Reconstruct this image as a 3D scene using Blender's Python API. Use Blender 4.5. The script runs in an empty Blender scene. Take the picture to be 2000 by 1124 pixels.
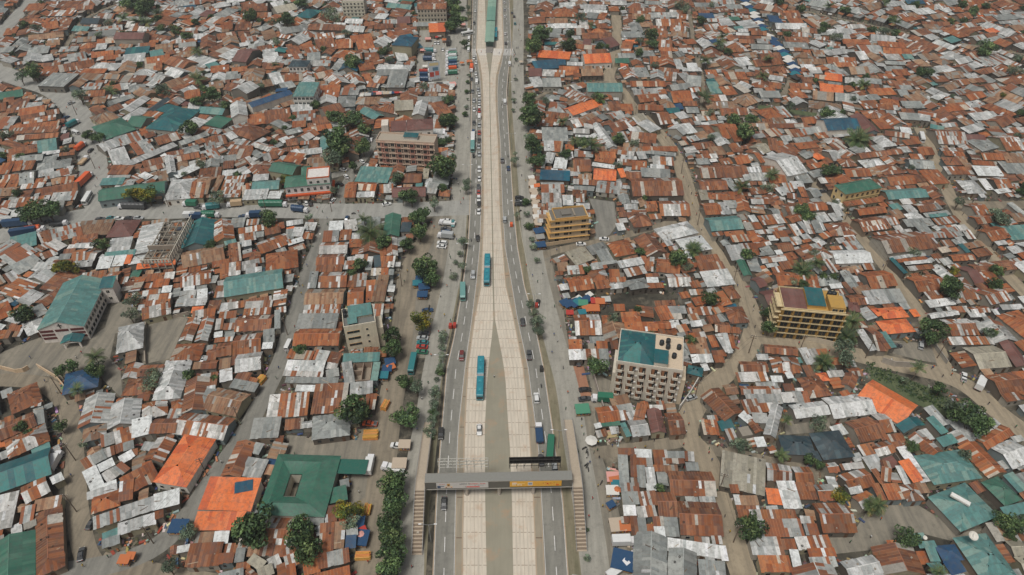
import bpy, bmesh, math, random
import numpy as np
from mathutils import Vector, Matrix
random.seed(7); rng = np.random.default_rng(7)
SC = bpy.context.scene; COL = SC.collection
# ---------------------------------------------------------------- camera, sky, sun, exposure
FPX, PITCH, CAMH = 1333.3, math.radians(40.5), 180.0
cam_data = bpy.data.cameras.new('camera'); cam_data.sensor_width = 36; cam_data.lens = 36*FPX/2000
cam_data.clip_start = 1; cam_data.clip_end = 5000
cam = bpy.data.objects.new('camera', cam_data); COL.objects.link(cam)
cam.location = (0, 0, CAMH); cam.rotation_euler = (math.pi/2-PITCH, 0, 0); SC.camera = cam
SUN_EL, SUN_AZ = math.radians(66), math.radians(215)
world = bpy.data.worlds.new('World'); SC.world = world; world.use_nodes = True
wn = world.node_tree.nodes; wl = world.node_tree.links
bg = wn['Background']; sky = wn.new('ShaderNodeTexSky'); sky.sky_type = 'NISHITA'; sky.sun_disc = False
sky.sun_elevation = SUN_EL; sky.sun_rotation = SUN_AZ; sky.air_density = 1.0; sky.dust_density = 6.0; sky.ozone_density = 0.4
hs = wn.new('ShaderNodeHueSaturation'); hs.inputs['Saturation'].default_value = 0.6
wl.new(sky.outputs[0], hs.inputs['Color']); wl.new(hs.outputs[0], bg.inputs[0]); bg.inputs[1].default_value = 0.08
sd = bpy.data.lights.new('sun', 'SUN'); sd.energy = 2.8; sd.angle = math.radians(18); sd.color = (1, .985, .95)
sun = bpy.data.objects.new('sun', sd); COL.objects.link(sun)
v = Vector((math.sin(SUN_AZ)*math.cos(SUN_EL), math.cos(SUN_AZ)*math.cos(SUN_EL), math.sin(SUN_EL)))
sun.rotation_euler = v.to_track_quat('Z', 'Y').to_euler(); sun.location = (0, 0, 300)
SC.view_settings.view_transform = 'Standard'; SC.view_settings.look = 'None'
SC.view_settings.exposure = -0.36; SC.view_settings.gamma = 1.0
# ---------------------------------------------------------------- helpers
CP, SP = math.cos(PITCH), math.sin(PITCH)
def P(px, py, z=0.0):
    dx = (px-1000)/FPX; dy = (562-py)/FPX
    d = (dx, CP+dy*SP, -SP+dy*CP); t = (z-CAMH)/d[2]
    return np.array([d[0]*t, d[1]*t])
def proj(x, y, z):
    dz = z-CAMH; depth = y*CP-dz*SP; up = y*SP+dz*CP
    return 1000+FPX*x/depth, 562-FPX*up/depth
def pxm(px, py):                                   # photo pixels per metre, across, at that ground point
    return (py-562+FPX*math.tan(PITCH))*CP/CAMH
def lin(c): return tuple(((x/12.92) if x <= .04045 else ((x+.055)/1.055)**2.4) for x in c)
def C8(r, g, b, k=1.0):
    l = lin((r/255, g/255, b/255)); return tuple(min(.9, a*k) for a in l)
class MB:
    def __init__(s): s.v=[]; s.f=[]; s.m=[]; s.c=[]; s.uv=[]
    def poly(s, pts, col=(1,1,1), m=0, uv=None, a=0.0):
        n=len(s.v); s.v.extend([tuple(p) for p in pts]); s.f.append(tuple(range(n, n+len(pts)))); s.m.append(m)
        s.c.append((col[0], col[1], col[2], a)); s.uv.append(uv or [(0,0)]*len(pts))
    def box(s, x0,x1,y0,y1,z0,z1, col=(1,1,1), m=0, top=True, bottom=False):
        if x0>x1: x0,x1=x1,x0
        if y0>y1: y0,y1=y1,y0
        a=[(x0,y0,z0),(x1,y0,z0),(x1,y1,z0),(x0,y1,z0),(x0,y0,z1),(x1,y0,z1),(x1,y1,z1),(x0,y1,z1)]
        q=[(0,1,5,4),(1,2,6,5),(2,3,7,6),(3,0,4,7)]
        if top: q.append((4,5,6,7))
        if bottom: q.append((3,2,1,0))
        for f in q:
            pts=[a[i] for i in f]
            h=[(p[0]+p[1], p[2]) for p in pts]; s.poly(pts, col, m, h)
    def hexa(s, a, col=(1,1,1), m=0):
        for f in [(0,1,5,4),(1,2,6,5),(2,3,7,6),(3,0,4,7),(4,5,6,7),(3,2,1,0)]: s.poly([a[i] for i in f], col, m)
    def tube(s, p0, p1, r0, r1=None, n=8, col=(1,1,1), m=0, cap=True):
        r1 = r0 if r1 is None else r1
        p0=Vector(p0); p1=Vector(p1); d=(p1-p0)
        if d.length<1e-6: return
        d.normalize(); u=d.orthogonal().normalized(); w=d.cross(u)
        A=[p0+(u*math.cos(2*math.pi*i/n)+w*math.sin(2*math.pi*i/n))*r0 for i in range(n)]
        B=[p1+(u*math.cos(2*math.pi*i/n)+w*math.sin(2*math.pi*i/n))*r1 for i in range(n)]
        for i in range(n):
            j=(i+1)%n; s.poly([A[i],A[j],B[j],B[i]], col, m)
        if cap: s.poly(B, col, m); s.poly(A[::-1], col, m)
    def loft(s, rings, col=(1,1,1), m=0, cap=True):
        n=len(rings[0])
        for a,b in zip(rings[:-1], rings[1:]):
            for i in range(n):
                j=(i+1)%n; s.poly([a[i],a[j],b[j],b[i]], col, m)
        if cap: s.poly(rings[0][::-1], col, m); s.poly(rings[-1], col, m)
    def dome(s, c, r, n=10, k=4, col=(1,1,1), m=0, sz=1.0, full=False):
        rings=[]
        for i in range(k+1):
            t=(math.pi/2)*i/k if not full else -math.pi/2+math.pi*i/k
            t=min(max(t,-1.5),1.52)
            rings.append([(c[0]+r*math.cos(t)*math.cos(2*math.pi*j/n), c[1]+r*math.cos(t)*math.sin(2*math.pi*j/n), c[2]+r*sz*math.sin(t)) for j in range(n)])
        s.loft(rings, col, m)
    def mesh(s, name, mats, smooth=False, weld=False):
        me=bpy.data.meshes.new(name)
        nv=len(s.v); nf=len(s.f)
        tot=np.array([len(f) for f in s.f], dtype=np.int32); idx=np.fromiter((i for f in s.f for i in f), dtype=np.int32)
        me.vertices.add(nv); me.vertices.foreach_set('co', np.array(s.v, dtype=np.float32).ravel())
        me.loops.add(len(idx)); me.loops.foreach_set('vertex_index', idx)
        me.polygons.add(nf); st=np.concatenate(([0], np.cumsum(tot)[:-1])).astype(np.int32)
        me.polygons.foreach_set('loop_start', st); me.polygons.foreach_set('loop_total', tot)
        me.polygons.foreach_set('material_index', np.array(s.m, dtype=np.int32))
        for mt in mats: me.materials.append(mt)
        me.update(calc_edges=True)
        ca=me.color_attributes.new('tint', 'FLOAT_COLOR', 'CORNER')
        ca.data.foreach_set('color', np.repeat(np.array(s.c, dtype=np.float32), tot, axis=0).ravel())
        ul=me.uv_layers.new(name='uv'); ul.data.foreach_set('uv', np.array([q for u in s.uv for q in u], dtype=np.float32).ravel())
        if weld:
            b=bmesh.new(); b.from_mesh(me); bmesh.ops.remove_doubles(b, verts=b.verts, dist=0.0005); bmesh.ops.recalc_face_normals(b, faces=b.faces); b.to_mesh(me); b.free()
        if smooth: me.polygons.foreach_set('use_smooth', [True]*len(me.polygons))
        return me
    def build(s, name, mats, parent=None, smooth=False, weld=False):
        if not isinstance(mats, (list, tuple)): mats=[mats]
        o=bpy.data.objects.new(name, s.mesh(name, mats, smooth, weld)); COL.objects.link(o)
        if parent is not None: o.parent=parent
        return o
def tag(o, label=None, cat=None, group=None, kind=None):
    if label: o['label']=label
    if cat: o['category']=cat
    if group: o['group']=group
    if kind: o['kind']=kind
    return o
def empty(name, loc=(0,0,0), rz=0.0):
    o=bpy.data.objects.new(name, None); COL.objects.link(o); o.location=loc; o.rotation_euler=(0,0,rz); o.empty_display_size=.5; return o
def copy_tree(o, parent=None):
    c=o.copy(); COL.objects.link(c); c.parent=parent
    for ch in o.children: copy_tree(ch, c)
    return c
# things whose labels are finished at the end, when every position is known
NAMED=[]     # (object, base phrase, category, group, x, y)
def later(o, base, cat, group, x, y): NAMED.append((o, base, cat, group, x, y)); return o
# ---------------------------------------------------------------- materials
def mat(name, col=(.5,.5,.5), rough=.8, metal=0.0, emit=None, spec=.3):
    m=bpy.data.materials.new(name); m.use_nodes=True; b=m.node_tree.nodes['Principled BSDF']
    b.inputs['Base Color'].default_value=(*col,1); b.inputs['Roughness'].default_value=rough; b.inputs['Metallic'].default_value=metal
    b.inputs['Specular IOR Level'].default_value=spec
    return m
def N(m, t, **k):
    n=m.node_tree.nodes.new(t)
    for a,v in k.items(): setattr(n,a,v)
    return n
def L(m, a, b): m.node_tree.links.new(a, b)
def BS(m): return m.node_tree.nodes['Principled BSDF']
def mix(m, a, b, fac, mode='MIX'):
    n=N(m,'ShaderNodeMix', data_type='RGBA', blend_type=mode)
    for s,v in ((n.inputs[0],fac),(n.inputs[6],a),(n.inputs[7],b)):
        if isinstance(v,(int,float)): s.default_value=v
        elif isinstance(v,tuple): s.default_value=(*v[:3],1)
        else: L(m,v,s)
    return n.outputs[2]
def noise(m, vec, scale, detail=4, rough=.55, dist=0.0):
    n=N(m,'ShaderNodeTexNoise'); n.inputs['Scale'].default_value=scale; n.inputs['Detail'].default_value=detail
    n.inputs['Roughness'].default_value=rough; n.inputs['Distortion'].default_value=dist; L(m,vec,n.inputs['Vector']); return n.outputs['Fac']
def ramp(m, fac, a, b, ca=(0,0,0), cb=(1,1,1)):
    r=N(m,'ShaderNodeValToRGB'); r.color_ramp.elements[0].position=a; r.color_ramp.elements[1].position=b
    r.color_ramp.elements[0].color=(*ca,1); r.color_ramp.elements[1].color=(*cb,1); L(m,fac,r.inputs[0]); return r.outputs[0]
def mapping(m, src, scale=(1,1,1), loc=(0,0,0)):
    n=N(m,'ShaderNodeMapping'); n.inputs['Scale'].default_value=scale; n.inputs['Location'].default_value=loc; L(m,src,n.inputs['Vector']); return n.outputs[0]
def bump(m, h, strength=.3, dist=.05):
    b=N(m,'ShaderNodeBump'); b.inputs['Strength'].default_value=strength; b.inputs['Distance'].default_value=dist
    L(m,h,b.inputs['Height']); L(m,b.outputs[0],BS(m).inputs['Normal'])
def roof_mat():
    m=mat('corrugated_sheet', rough=.62, spec=.35)
    at=N(m,'ShaderNodeAttribute', attribute_name='tint'); uv=N(m,'ShaderNodeTexCoord')
    u=uv.outputs['UV']; geo=N(m,'ShaderNodeNewGeometry')
    col=at.outputs['Color']
    st=noise(m, mapping(m,u,(2.6,.28,1)), 1.0, 5, .7)                      # runs down the slope
    st2=noise(m, mapping(m,geo.outputs['Position'],(.55,.55,.55)), 1.0, 5, .62)
    dark=mix(m, col, (.09,.035,.018), ramp(m,st,.52,.74))                   # darker rust runs
    light=mix(m, col, (.42,.24,.14), ramp(m,st,.5,.78))
    rusty=mix(m, dark, light, ramp(m,st2,.4,.62))
    f=N(m,'ShaderNodeMath', operation='MULTIPLY'); L(m,at.outputs['Alpha'],f.inputs[0]); f.inputs[1].default_value=.62
    fade=mix(m, col, (.45,.44,.41), mixf(m, ramp(m,noise(m, mapping(m,geo.outputs['Position'],(.14,.14,.14)),1.0,7,.7),.42,.75), .13))
    fade=mix(m, fade, (.05,.045,.04), mixf(m, ramp(m,noise(m, mapping(m,u,(1.3,.16,1),(9,3,0)), 1.0, 5, .7),.52,.85), .3))
    c=mix(m, fade, rusty, f.outputs[0])
    grime=mix(m, c, (.10,.095,.085), ramp(m,noise(m, mapping(m,geo.outputs['Position'],(.9,.9,.9)),1.0,6,.75),.46,.86))
    wv=N(m,'ShaderNodeTexWave', wave_type='BANDS', bands_direction='X', wave_profile='SIN'); wv.inputs['Scale'].default_value=.8
    L(m,u,wv.inputs['Vector'])
    c2=mix(m, grime, (.6,.6,.6), mixf(m, wv.outputs['Fac'], .14), 'MULTIPLY')
    sx=N(m,'ShaderNodeSeparateXYZ'); L(m,u,sx.inputs[0]); fr=N(m,'ShaderNodeMath',operation='FRACT'); L(m,sx.outputs['X'],fr.inputs[0])
    ls=N(m,'ShaderNodeMath',operation='LESS_THAN'); L(m,fr.outputs[0],ls.inputs[0]); ls.inputs[1].default_value=.11
    sn=ramp(m, noise(m, mapping(m,geo.outputs['Position'],(.09,.09,.09)),1.0,3,.6), .42,.62); mm=N(m,'ShaderNodeMath',operation='MULTIPLY'); L(m,ls.outputs[0],mm.inputs[0]); L(m,sn,mm.inputs[1])
    m2=N(m,'ShaderNodeMath',operation='MULTIPLY'); L(m,mm.outputs[0],m2.inputs[0]); L(m,at.outputs['Alpha'],m2.inputs[1])
    c2=mix(m, c2, C8(200,150,112), mixf(m, m2.outputs[0], .55))
    L(m,c2,BS(m).inputs['Base Color']); bump(m, wv.outputs['Fac'], .5, .05)
    rr=N(m,'ShaderNodeMapRange'); rr.inputs[1].default_value=0; rr.inputs[2].default_value=1; rr.inputs[3].default_value=.5; rr.inputs[4].default_value=.88
    L(m,at.outputs['Alpha'],rr.inputs[0]); L(m,rr.outputs[0],BS(m).inputs['Roughness'])
    return m
def mixf(m, sock, k):
    n=N(m,'ShaderNodeMath', operation='MULTIPLY'); L(m,sock,n.inputs[0]); n.inputs[1].default_value=k; return n.outputs[0]
def tint_mat(name, rough=.85, k=.35, sc=.8, spec=.25):
    m=mat(name, rough=rough, spec=spec); at=N(m,'ShaderNodeAttribute', attribute_name='tint'); g=N(m,'ShaderNodeNewGeometry')
    n1=noise(m, mapping(m,g.outputs['Position'],(1,1,.35)), sc, 6, .68)
    c=mix(m, at.outputs['Color'], (.16,.13,.10), mixf(m, ramp(m,n1,.42,.78), k))
    L(m,c,BS(m).inputs['Base Color']); bump(m,n1,.25,.03); return m
def paint_mat(name, rough=.35, spec=.5):
    m=mat(name, rough=rough, spec=spec); at=N(m,'ShaderNodeAttribute', attribute_name='tint'); oi=N(m,'ShaderNodeObjectInfo')
    c=mix(m, at.outputs['Color'], oi.outputs['Color'], at.outputs['Alpha']); g=N(m,'ShaderNodeTexCoord')
    c=mix(m, c, (.2,.17,.13), mixf(m, noise(m,g.outputs['Object'],1.3,5,.7), .28))
    L(m,c,BS(m).inputs['Base Color']); return m
M_ROOF=roof_mat(); M_WALL=tint_mat('plaster_wall'); M_TINT=tint_mat('weathered_surface', .8, .3, 1.6)
M_PAINT=paint_mat('vehicle_paint'); M_CLOTH=tint_mat('cloth', .9, .15, 2.0)
M_GLASS=mat('window_glass',(.02,.025,.028),.15,spec=.6); M_TYRE=mat('tyre_rubber',(.02,.02,.02),.9)
M_LAMP=mat('lamp_lens',(.7,.68,.6),.2); M_METAL=mat('grey_metal',(.33,.34,.34),.5,.3); M_WHITE=mat('white_paint',(.75,.75,.73),.6)
M_WOOD=tint_mat('timber',.85,.25,2.5); M_TANK=mat('black_plastic',(.028,.032,.035),.45)
def ground_mat():
    m=mat('packed_earth', rough=.95, spec=.15); g=N(m,'ShaderNodeNewGeometry'); p=g.outputs['Position']
    a=ramp(m, noise(m,p,.035,6,.6), .38,.62, C8(64,62,55), C8(102,97,85))  # earth tones, darkened to stand in for shade between the packed houses
    b=mix(m, a, C8(44,44,40), ramp(m, noise(m,p,.22,7,.7,.6), .47,.66))
    c=mix(m, b, C8(152,142,124), mixf(m, ramp(m, noise(m,mapping(m,p,(1,1,1),(40,9,0)),.09,6,.65), .52,.68), .75))
    d=mix(m, c, C8(62,60,55), mixf(m, ramp(m, noise(m,p,1.1,6,.75), .55,.72), .65))
    e=mix(m, d, C8(205,195,180), mixf(m, ramp(m, noise(m,mapping(m,p,(1,1,1),(7,77,0)),1.9,5,.75), .63,.72), .6))
    L(m,e,BS(m).inputs['Base Color']); bump(m, noise(m,p,.9,7,.75), .6,.25); return m
def asphalt_mat(name, base, dark, light, lane=False):
    m=mat(name, rough=.9, spec=.2); g=N(m,'ShaderNodeNewGeometry'); p=g.outputs['Position']
    a=ramp(m, noise(m,mapping(m,p,(.5,.05,1)),1.0,6,.6), .35,.65, dark, light)
    c=mix(m, base, a, .5); c=mix(m, c, tuple(x*.62 for x in base), mixf(m, ramp(m, noise(m,p,.5,7,.75), .5,.7), .65))
    c=mix(m, c, tuple(min(.6,x*1.35) for x in base), mixf(m, ramp(m, noise(m,p,2.6,5,.75), .55,.68), .45))
    L(m,c,BS(m).inputs['Base Color']); bump(m, noise(m,p,6,4,.7), .2,.03); return m
def concrete_mat(name, base, joint=4.9, jx=True, stain=.5):
    m=mat(name, rough=.88, spec=.2); g=N(m,'ShaderNodeNewGeometry'); p=g.outputs['Position']
    c=mix(m, base, tuple(x*.74 for x in base), mixf(m, ramp(m, noise(m,mapping(m,p,(1.3,.09,1)),1.0,6,.65), .42,.7), stain))
    c=mix(m, c, C8(176,140,108), mixf(m, ramp(m, noise(m,mapping(m,p,(.35,.35,1)),.55,6,.7), .54,.75), .75))
    c=mix(m, c, tuple(x*.8 for x in base), mixf(m, ramp(m, noise(m,p,.18,5,.6), .45,.6), .35))
    if joint:
        sx=N(m,'ShaderNodeSeparateXYZ'); L(m,p,sx.inputs[0])
        f=N(m,'ShaderNodeMath',operation='PINGPONG'); L(m,sx.outputs['Y'],f.inputs[0]); f.inputs[1].default_value=joint/2
        r=N(m,'ShaderNodeMath',operation='LESS_THAN'); L(m,f.outputs[0],r.inputs[0]); r.inputs[1].default_value=.09
        c=mix(m, c, C8(120,100,82), mixf(m, r.outputs[0], .8))
    L(m,c,BS(m).inputs['Base Color']); bump(m, noise(m,p,4,5,.7), .15,.03); return m
# ---------------------------------------------------------------- ground, roads
G_MAT=ground_mat()
gb=MB(); gb.poly([(-1500,-300,0),(1500,-300,0),(1500,2500,0),(-1500,2500,0)]); g=gb.build('ground', G_MAT); tag(g, kind='structure')
M_ASPH=asphalt_mat('asphalt', C8(129,127,119), C8(108,107,100), C8(148,146,136))
M_ASPH2=asphalt_mat('worn_asphalt', C8(128,126,118), C8(104,103,97), C8(150,147,137))
M_STREET=asphalt_mat('pale_street', C8(152,151,144), C8(130,129,123), C8(170,168,160))
M_LANE=asphalt_mat('pale_dirt_lane', C8(150,138,118), C8(120,112,98), C8(176,162,138))
M_DIRT=asphalt_mat('dirt_road', C8(131,122,106), C8(102,96,85), C8(162,150,130))
M_PAVE=asphalt_mat('paved_frontage', C8(152,149,139), C8(128,126,117), C8(172,168,156))
M_CONC=concrete_mat('busway_concrete', C8(207,197,180), stain=.7)
M_STRIP=concrete_mat('verge_concrete', C8(154,145,127), 0, stain=.8)
M_KERB=concrete_mat('kerb_concrete', C8(178,160,138), 0)
M_MED=concrete_mat('median_surface', C8(148,143,126), 0, stain=.3)
def interp(pts, ys):
    pts=sorted(pts, key=lambda t:t[0]); a=np.array(pts,float); return np.interp(ys, a[:,0], a[:,1])
YS=np.array([0,20,40,60,80,98,110,125,150,180,215,250,280,320,360,404,440,484,520,560,600,622,660,700,719,749,780,820,840,874,900,940,976,1020,1050,1090,1124],float)
L_OUT=[(0,923),(98,921.5),(180,920.7),(280,919.5),(380,918),(430,916.5),(484,913),(560,903),(575,900.5),(660,886),(719,872),(840,861.7),(900,857),(976,851.5),(1050,848),(1124,844.9)]
L_IN=[(0,934),(60,932),(98,930),(125,934),(150,938),(180,940),(280,941.4),(404,940.6),(484,938),(560,930.7),(622,923),(719,909.5),(840,896.6),(874,895),(976,891.7),(1050,890),(1124,889)]
BL_L=[(0,934.6),(60,932.6),(98,930.8),(125,938),(150,941.5),(180,943.2),(215,943.8),(415,944.6),(484,942.5),(560,939.4),(622,927),(719,914),(820,908.5),(874,906.6),(976,905),(1050,903.6),(1124,903)]
BL_R=[(0,947),(98,949.5),(110,950),(125,952.5),(150,955.6),(215,956),(415,960),(560,962),(632,964),(660,960.6),(700,955.6),(749,951.2),(840,946.9),(874,946.9),(976,947.7),(1124,950.4)]
BR_L=[(0,968),(98,963.8),(110,962),(125,960),(150,957.4),(215,958),(415,962.4),(560,965),(632,966.2),(637,968),(674,976.8),(734,986.7),(840,993),(874,996),(976,999.6),(1124,1002.3)]
BR_R=[(0,979.8),(98,982.8),(125,975),(150,968.6),(180,967.6),(222,969),(280,972.6),(415,976),(484,981.4),(560,988),(622,1002.9),(719,1021.6),(820,1032.5),(874,1035.6),(976,1041.8),(1124,1047.8)]
R_IN=[(0,981),(98,984),(125,979),(150,972.6),(180,971.2),(222,971.9),(280,976.6),(404,980.6),(484,985.5),(560,999),(622,1009),(719,1030),(820,1043),(874,1050),(976,1056),(1124,1064)]
R_OUT=[(0,995),(98,999.4),(130,994),(180,990),(222,991.8),(280,995.5),(404,1003.4),(484,1011.6),(560,1025),(622,1042.8),(719,1062.7),(840,1080.5),(900,1089),(976,1100),(1124,1110.5)]
def line(px, ext=True):
    xs=interp(px, YS); pts=[P(x,y) for x,y in zip(xs,YS)]
    if ext:
        d=pts[0]-pts[1]; pts=[pts[0]+d*12]+pts; d=pts[-1]-pts[-2]; pts=pts+[pts[-1]+d*4]
    return pts
def strip(name, lp, rp, z, m, thick=0.0):
    b=MB()
    for i in range(len(lp)-1):
        q=[lp[i+1],rp[i+1],rp[i],lp[i]]; b.poly([(p[0],p[1],z) for p in q])
        if thick:
            b.poly([(lp[i][0],lp[i][1],z-thick),(lp[i+1][0],lp[i+1][1],z-thick),(lp[i+1][0],lp[i+1][1],z),(lp[i][0],lp[i][1],z)])
            b.poly([(rp[i+1][0],rp[i+1][1],z-thick),(rp[i][0],rp[i][1],z-thick),(rp[i][0],rp[i][1],z),(rp[i+1][0],rp[i+1][1],z)])
    o=b.build(name, m); tag(o, kind='structure'); return o
def off(pts, d):
    r=[]
    for i,p in enumerate(pts):
        a=pts[max(0,i-1)]; c=pts[min(len(pts)-1,i+1)]; t=np.array(c)-np.array(a); t=t/np.linalg.norm(t); r.append(np.array(p)+np.array([t[1],-t[0]])*d)
    return r
lo,li,bll,blr,brl,brr,ri,ro=[line(q) for q in (L_OUT,L_IN,BL_L,BL_R,BR_L,BR_R,R_IN,R_OUT)]
strip('road', lo, li, .09, M_ASPH); strip('road', ri, ro, .09, M_ASPH)
strip('verge', li, bll, .2, M_STRIP, .16); strip('verge', brr, ri, .2, M_STRIP, .16)
strip('busway', bll, blr, .12, M_CONC, .05); strip('busway', brl, brr, .12, M_CONC, .05)
strip('median', blr, brl, .19, M_MED, .14)
def rail(a, d0, d1, z0, z1, m, name='kerb'):
    strip(name, off(a,d0), off(a,d1), z1, m, z1-z0)
rail(bll, -.15, .2, .0, .26, M_KERB); rail(brr, -.2, .15, .0, .26, M_KERB)
rail(lo, -.25, .05, 0, .21, M_KERB); rail(ro, -.05, .25, 0, .21, M_KERB)
rail(li, -.12, .08, 0, .24, M_KERB); rail(ri, -.08, .12, 0, .24, M_KERB)
def flipmid(a,b,t=.5): return [p*(1-t)+q*t for p,q in zip(a,b)]
M_MARK=tint_mat('road_paint', .7, .55, 1.2)
mk=MB(); WH=(.74,.73,.7)
def dashes(a, length=4.5, period=9.2, w=.2, z=.095, solid=False):
    s=0.0; acc=[0.0]
    for p,q in zip(a[:-1],a[1:]): acc.append(acc[-1]+float(np.linalg.norm(q-p)))
    T=np.array(acc); A=np.array(a)
    def at(d): return np.array([np.interp(d,T,A[:,0]), np.interp(d,T,A[:,1])])
    d=0.0
    while d<acc[-1]-length:
        p=at(d); q=at(d+length); t=(q-p)/np.linalg.norm(q-p); n=np.array([-t[1],t[0]])*w/2
        if 60<p[1]<700: mk.poly([(*(p+n),z),(*(p-n),z),(*(q-n),z),(*(q+n),z)], WH)
        d+=period if not solid else length
dashes(flipmid(lo,li)); dashes(flipmid(ri,ro))
for a,d in ((lo,.35),(li,-.3),(ri,.3),(ro,-.35)): dashes(off(a,-d if a is lo or a is ri else -d), 6, 6, .12, .096, True)
mko=mk.build('road_marking', M_MARK); tag(mko, kind='structure')
# darker centre joints and wheel tracks of the busway
M_TRK=concrete_mat('busway_wheel_track', C8(199,189,172), 0, stain=1.0)
for a,b in ((bll,blr),(brl,brr)):
    for t_ in (.17,.33,.67,.83):
        c=flipmid(a,b,t_); strip('busway_track', off(c,-.22), off(c,.22), .1225, M_TRK)
jt=MB(); JC=C8(182,170,152)
for a,b in ((bll,blr),(brl,brr)):
    c=flipmid(a,b)
    for i in range(len(c)-1):
        t=(c[i+1]-c[i]); t/=np.linalg.norm(t); n=np.array([-t[1],t[0]])*.09
        jt.poly([(*(c[i]+n),.125),(*(c[i]-n),.125),(*(c[i+1]-n),.125),(*(c[i+1]+n),.125)], JC)
tag(jt.build('busway_joint', M_MARK), kind='structure')
dr=MB()                                            # cross drains of the verges
for k in range(0,60):
    y=88+k*13.0
    for A,B in ((li,bll),(brr,ri)):
        AY=np.array(A)[::-1]; BY=np.array(B)[::-1]
        x0=np.interp(y,AY[:,1],AY[:,0]); x1=np.interp(y,BY[:,1],BY[:,0])
        if x1-x0>.8: dr.box(x0+.1,x1-.1,y,y+.35,.19,.23,C8(120,104,88))
tag(dr.build('drain_cover', M_TINT), kind='structure')
# zebra crossing by the station
zb=MB()
for x in np.arange(921,1003,2.35):
    if 950<x<962: continue
    a=P(x,96); b=P(x+1.0,96); c=P(x+1.0,109); d=P(x,109)
    zb.poly([(*a,.13),(*d,.13),(*c,.13),(*b,.13)][::1], WH)
tag(zb.build('crossing_marking', M_MARK), kind='structure')
# ---------------------------------------------------------------- occupancy raster
RX0,RY0,RES=-520.0,60.0,.5; RW,RH=2080,1320
OCC=np.zeros((RH,RW),np.uint8)
def rast(pts, val, shrink=0.0):
    q=np.array(pts,float); 
    x0,y0=q.min(0); x1,y1=q.max(0)
    i0=max(0,int((x0-RX0)/RES)); i1=min(RW,int((x1-RX0)/RES)+2); j0=max(0,int((y0-RY0)/RES)); j1=min(RH,int((y1-RY0)/RES)+2)
    if i0>=i1 or j0>=j1: return None
    X,Y=np.meshgrid(RX0+(np.arange(i0,i1)+.5)*RES, RY0+(np.arange(j0,j1)+.5)*RES)
    ins=np.zeros(X.shape,bool); n=len(q)
    for k in range(n):
        xa,ya=q[k]; xb,yb=q[(k+1)%n]
        if ya==yb: continue
        c=((ya>Y)!=(yb>Y))&(X<(xb-xa)*(Y-ya)/(yb-ya)+xa); ins^=c
    if val is None: return OCC[j0:j1,i0:i1][ins]
    sub=OCC[j0:j1,i0:i1]; sub[ins]=np.maximum(sub[ins],val); return None
def rshift(q, val, h=3.2):
    for f in (.5,1.0):
        rast([(p[0]*(1-h*f/CAMH), p[1]*(1-h*f/CAMH)) for p in q], val)
def road(name, pts, w, m, z=.012, val=2, mats=True, ww=None):
    c=[P(*p) for p in pts]
    # smooth
    for _ in range(2):
        n=[c[0]]
        for a,b in zip(c[:-1],c[1:]): n+= [a*.75+b*.25, a*.25+b*.75]
        n.append(c[-1]); c=n
    l=off(c,-w/2); r=off(c,w/2)
    jit=[random.uniform(-.35,.35)*min(1,w/5) for _ in c]
    l=off(l,0); 
    strip(name, l, r, z*4, m)
    for i in range(len(c)-1): rast([l[i],r[i],r[i+1],l[i+1]], val); rshift([l[i],r[i],r[i+1],l[i+1]], 1)
    ROADC.append((np.array(c), w))
ROADC=[]
mainpoly=off(lo,-1.0)+off(ro,1.0)[::-1]; rast(mainpoly,3)
W=M_ASPH2; D=M_DIRT
road('road',[(935,405),(880,407),(790,411),(700,413),(560,412),(440,409),(330,414),(240,412),(180,418),(90,436),(0,462),(-60,478)],12.5,M_STREET,.014)
road('road',[(205,412),(188,385),(184,350),(181,310),(172,270),(158,232),(135,200),(105,176),(60,163),(20,150),(-20,128)],13.5,M_STREET,.0165)
road('road',[(-10,75),(15,50),(40,25),(60,0),(75,-20)],11,M_STREET)
road('road',[(640,415),(628,470),(605,520),(583,590),(565,650),(550,705),(520,765),(480,845),(432,912),(392,972),(350,1032),(290,1082),(180,1112),(60,1124)],6.2,M_ASPH2,.013)
road('path',[(-40,744),(30,742),(80,748),(115,768),(137,805),(143,870),(147,940),(152,1010),(165,1080),(185,1112)],6.0,D,.011)
road('path',[(188,1105),(240,1116),(330,1135),(420,1150)],8,D,.0105)
road('pavement',[(905,330),(897,420),(893,480),(880,560),(857,660),(842,740),(835,800),(815,900),(806,1000),(803,1130)],7.0,M_PAVE,.013)
road('path',[(842,445),(815,495),(795,540),(790,600),(785,660),(775,720),(760,800),(750,880),(742,960),(735,1040),(730,1130)],8.5,D,.0115)
road('pavement',[(900,-10),(902,60),(903,160),(904,250),(903,330),(898,400)],9.0,M_PAVE,.0125)
road('pavement',[(1012,-10),(1013,60),(1010,120),(1012,200),(1020,280),(1028,360),(1035,450),(1050,540),(1068,610),(1090,690),(1110,760),(1122,850),(1138,940),(1152,1030),(1165,1130)],8.0,M_PAVE,.0125)
road('path',[(1060,500),(1085,490),(1150,477),(1215,462),(1270,447),(1320,432)],4.2,D)
road('path',[(1203,30),(1206,70),(1200,120),(1186,150),(1196,165),(1215,178),(1240,215),(1290,262),(1322,305),(1338,350),(1352,410),(1372,462),(1416,520),(1452,570),(1474,630),(1468,670),(1438,712),(1390,752),(1352,800),(1335,850),(1368,880),(1392,920),(1408,990),(1428,1050),(1455,1130)],7.4,M_LANE,.0118)
road('path',[(1345,860),(1290,870),(1210,880),(1160,885)],4.5,D,.0107)
road('path',[(1375,878),(1430,885),(1500,902),(1560,915),(1600,930)],4.2,D,.0107)
road('path',[(1474,655),(1530,668),(1600,678),(1660,690),(1720,706),(1800,722),(1860,738),(1905,765),(1955,812),(2040,870)],7.6,M_LANE,.0115)
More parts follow.
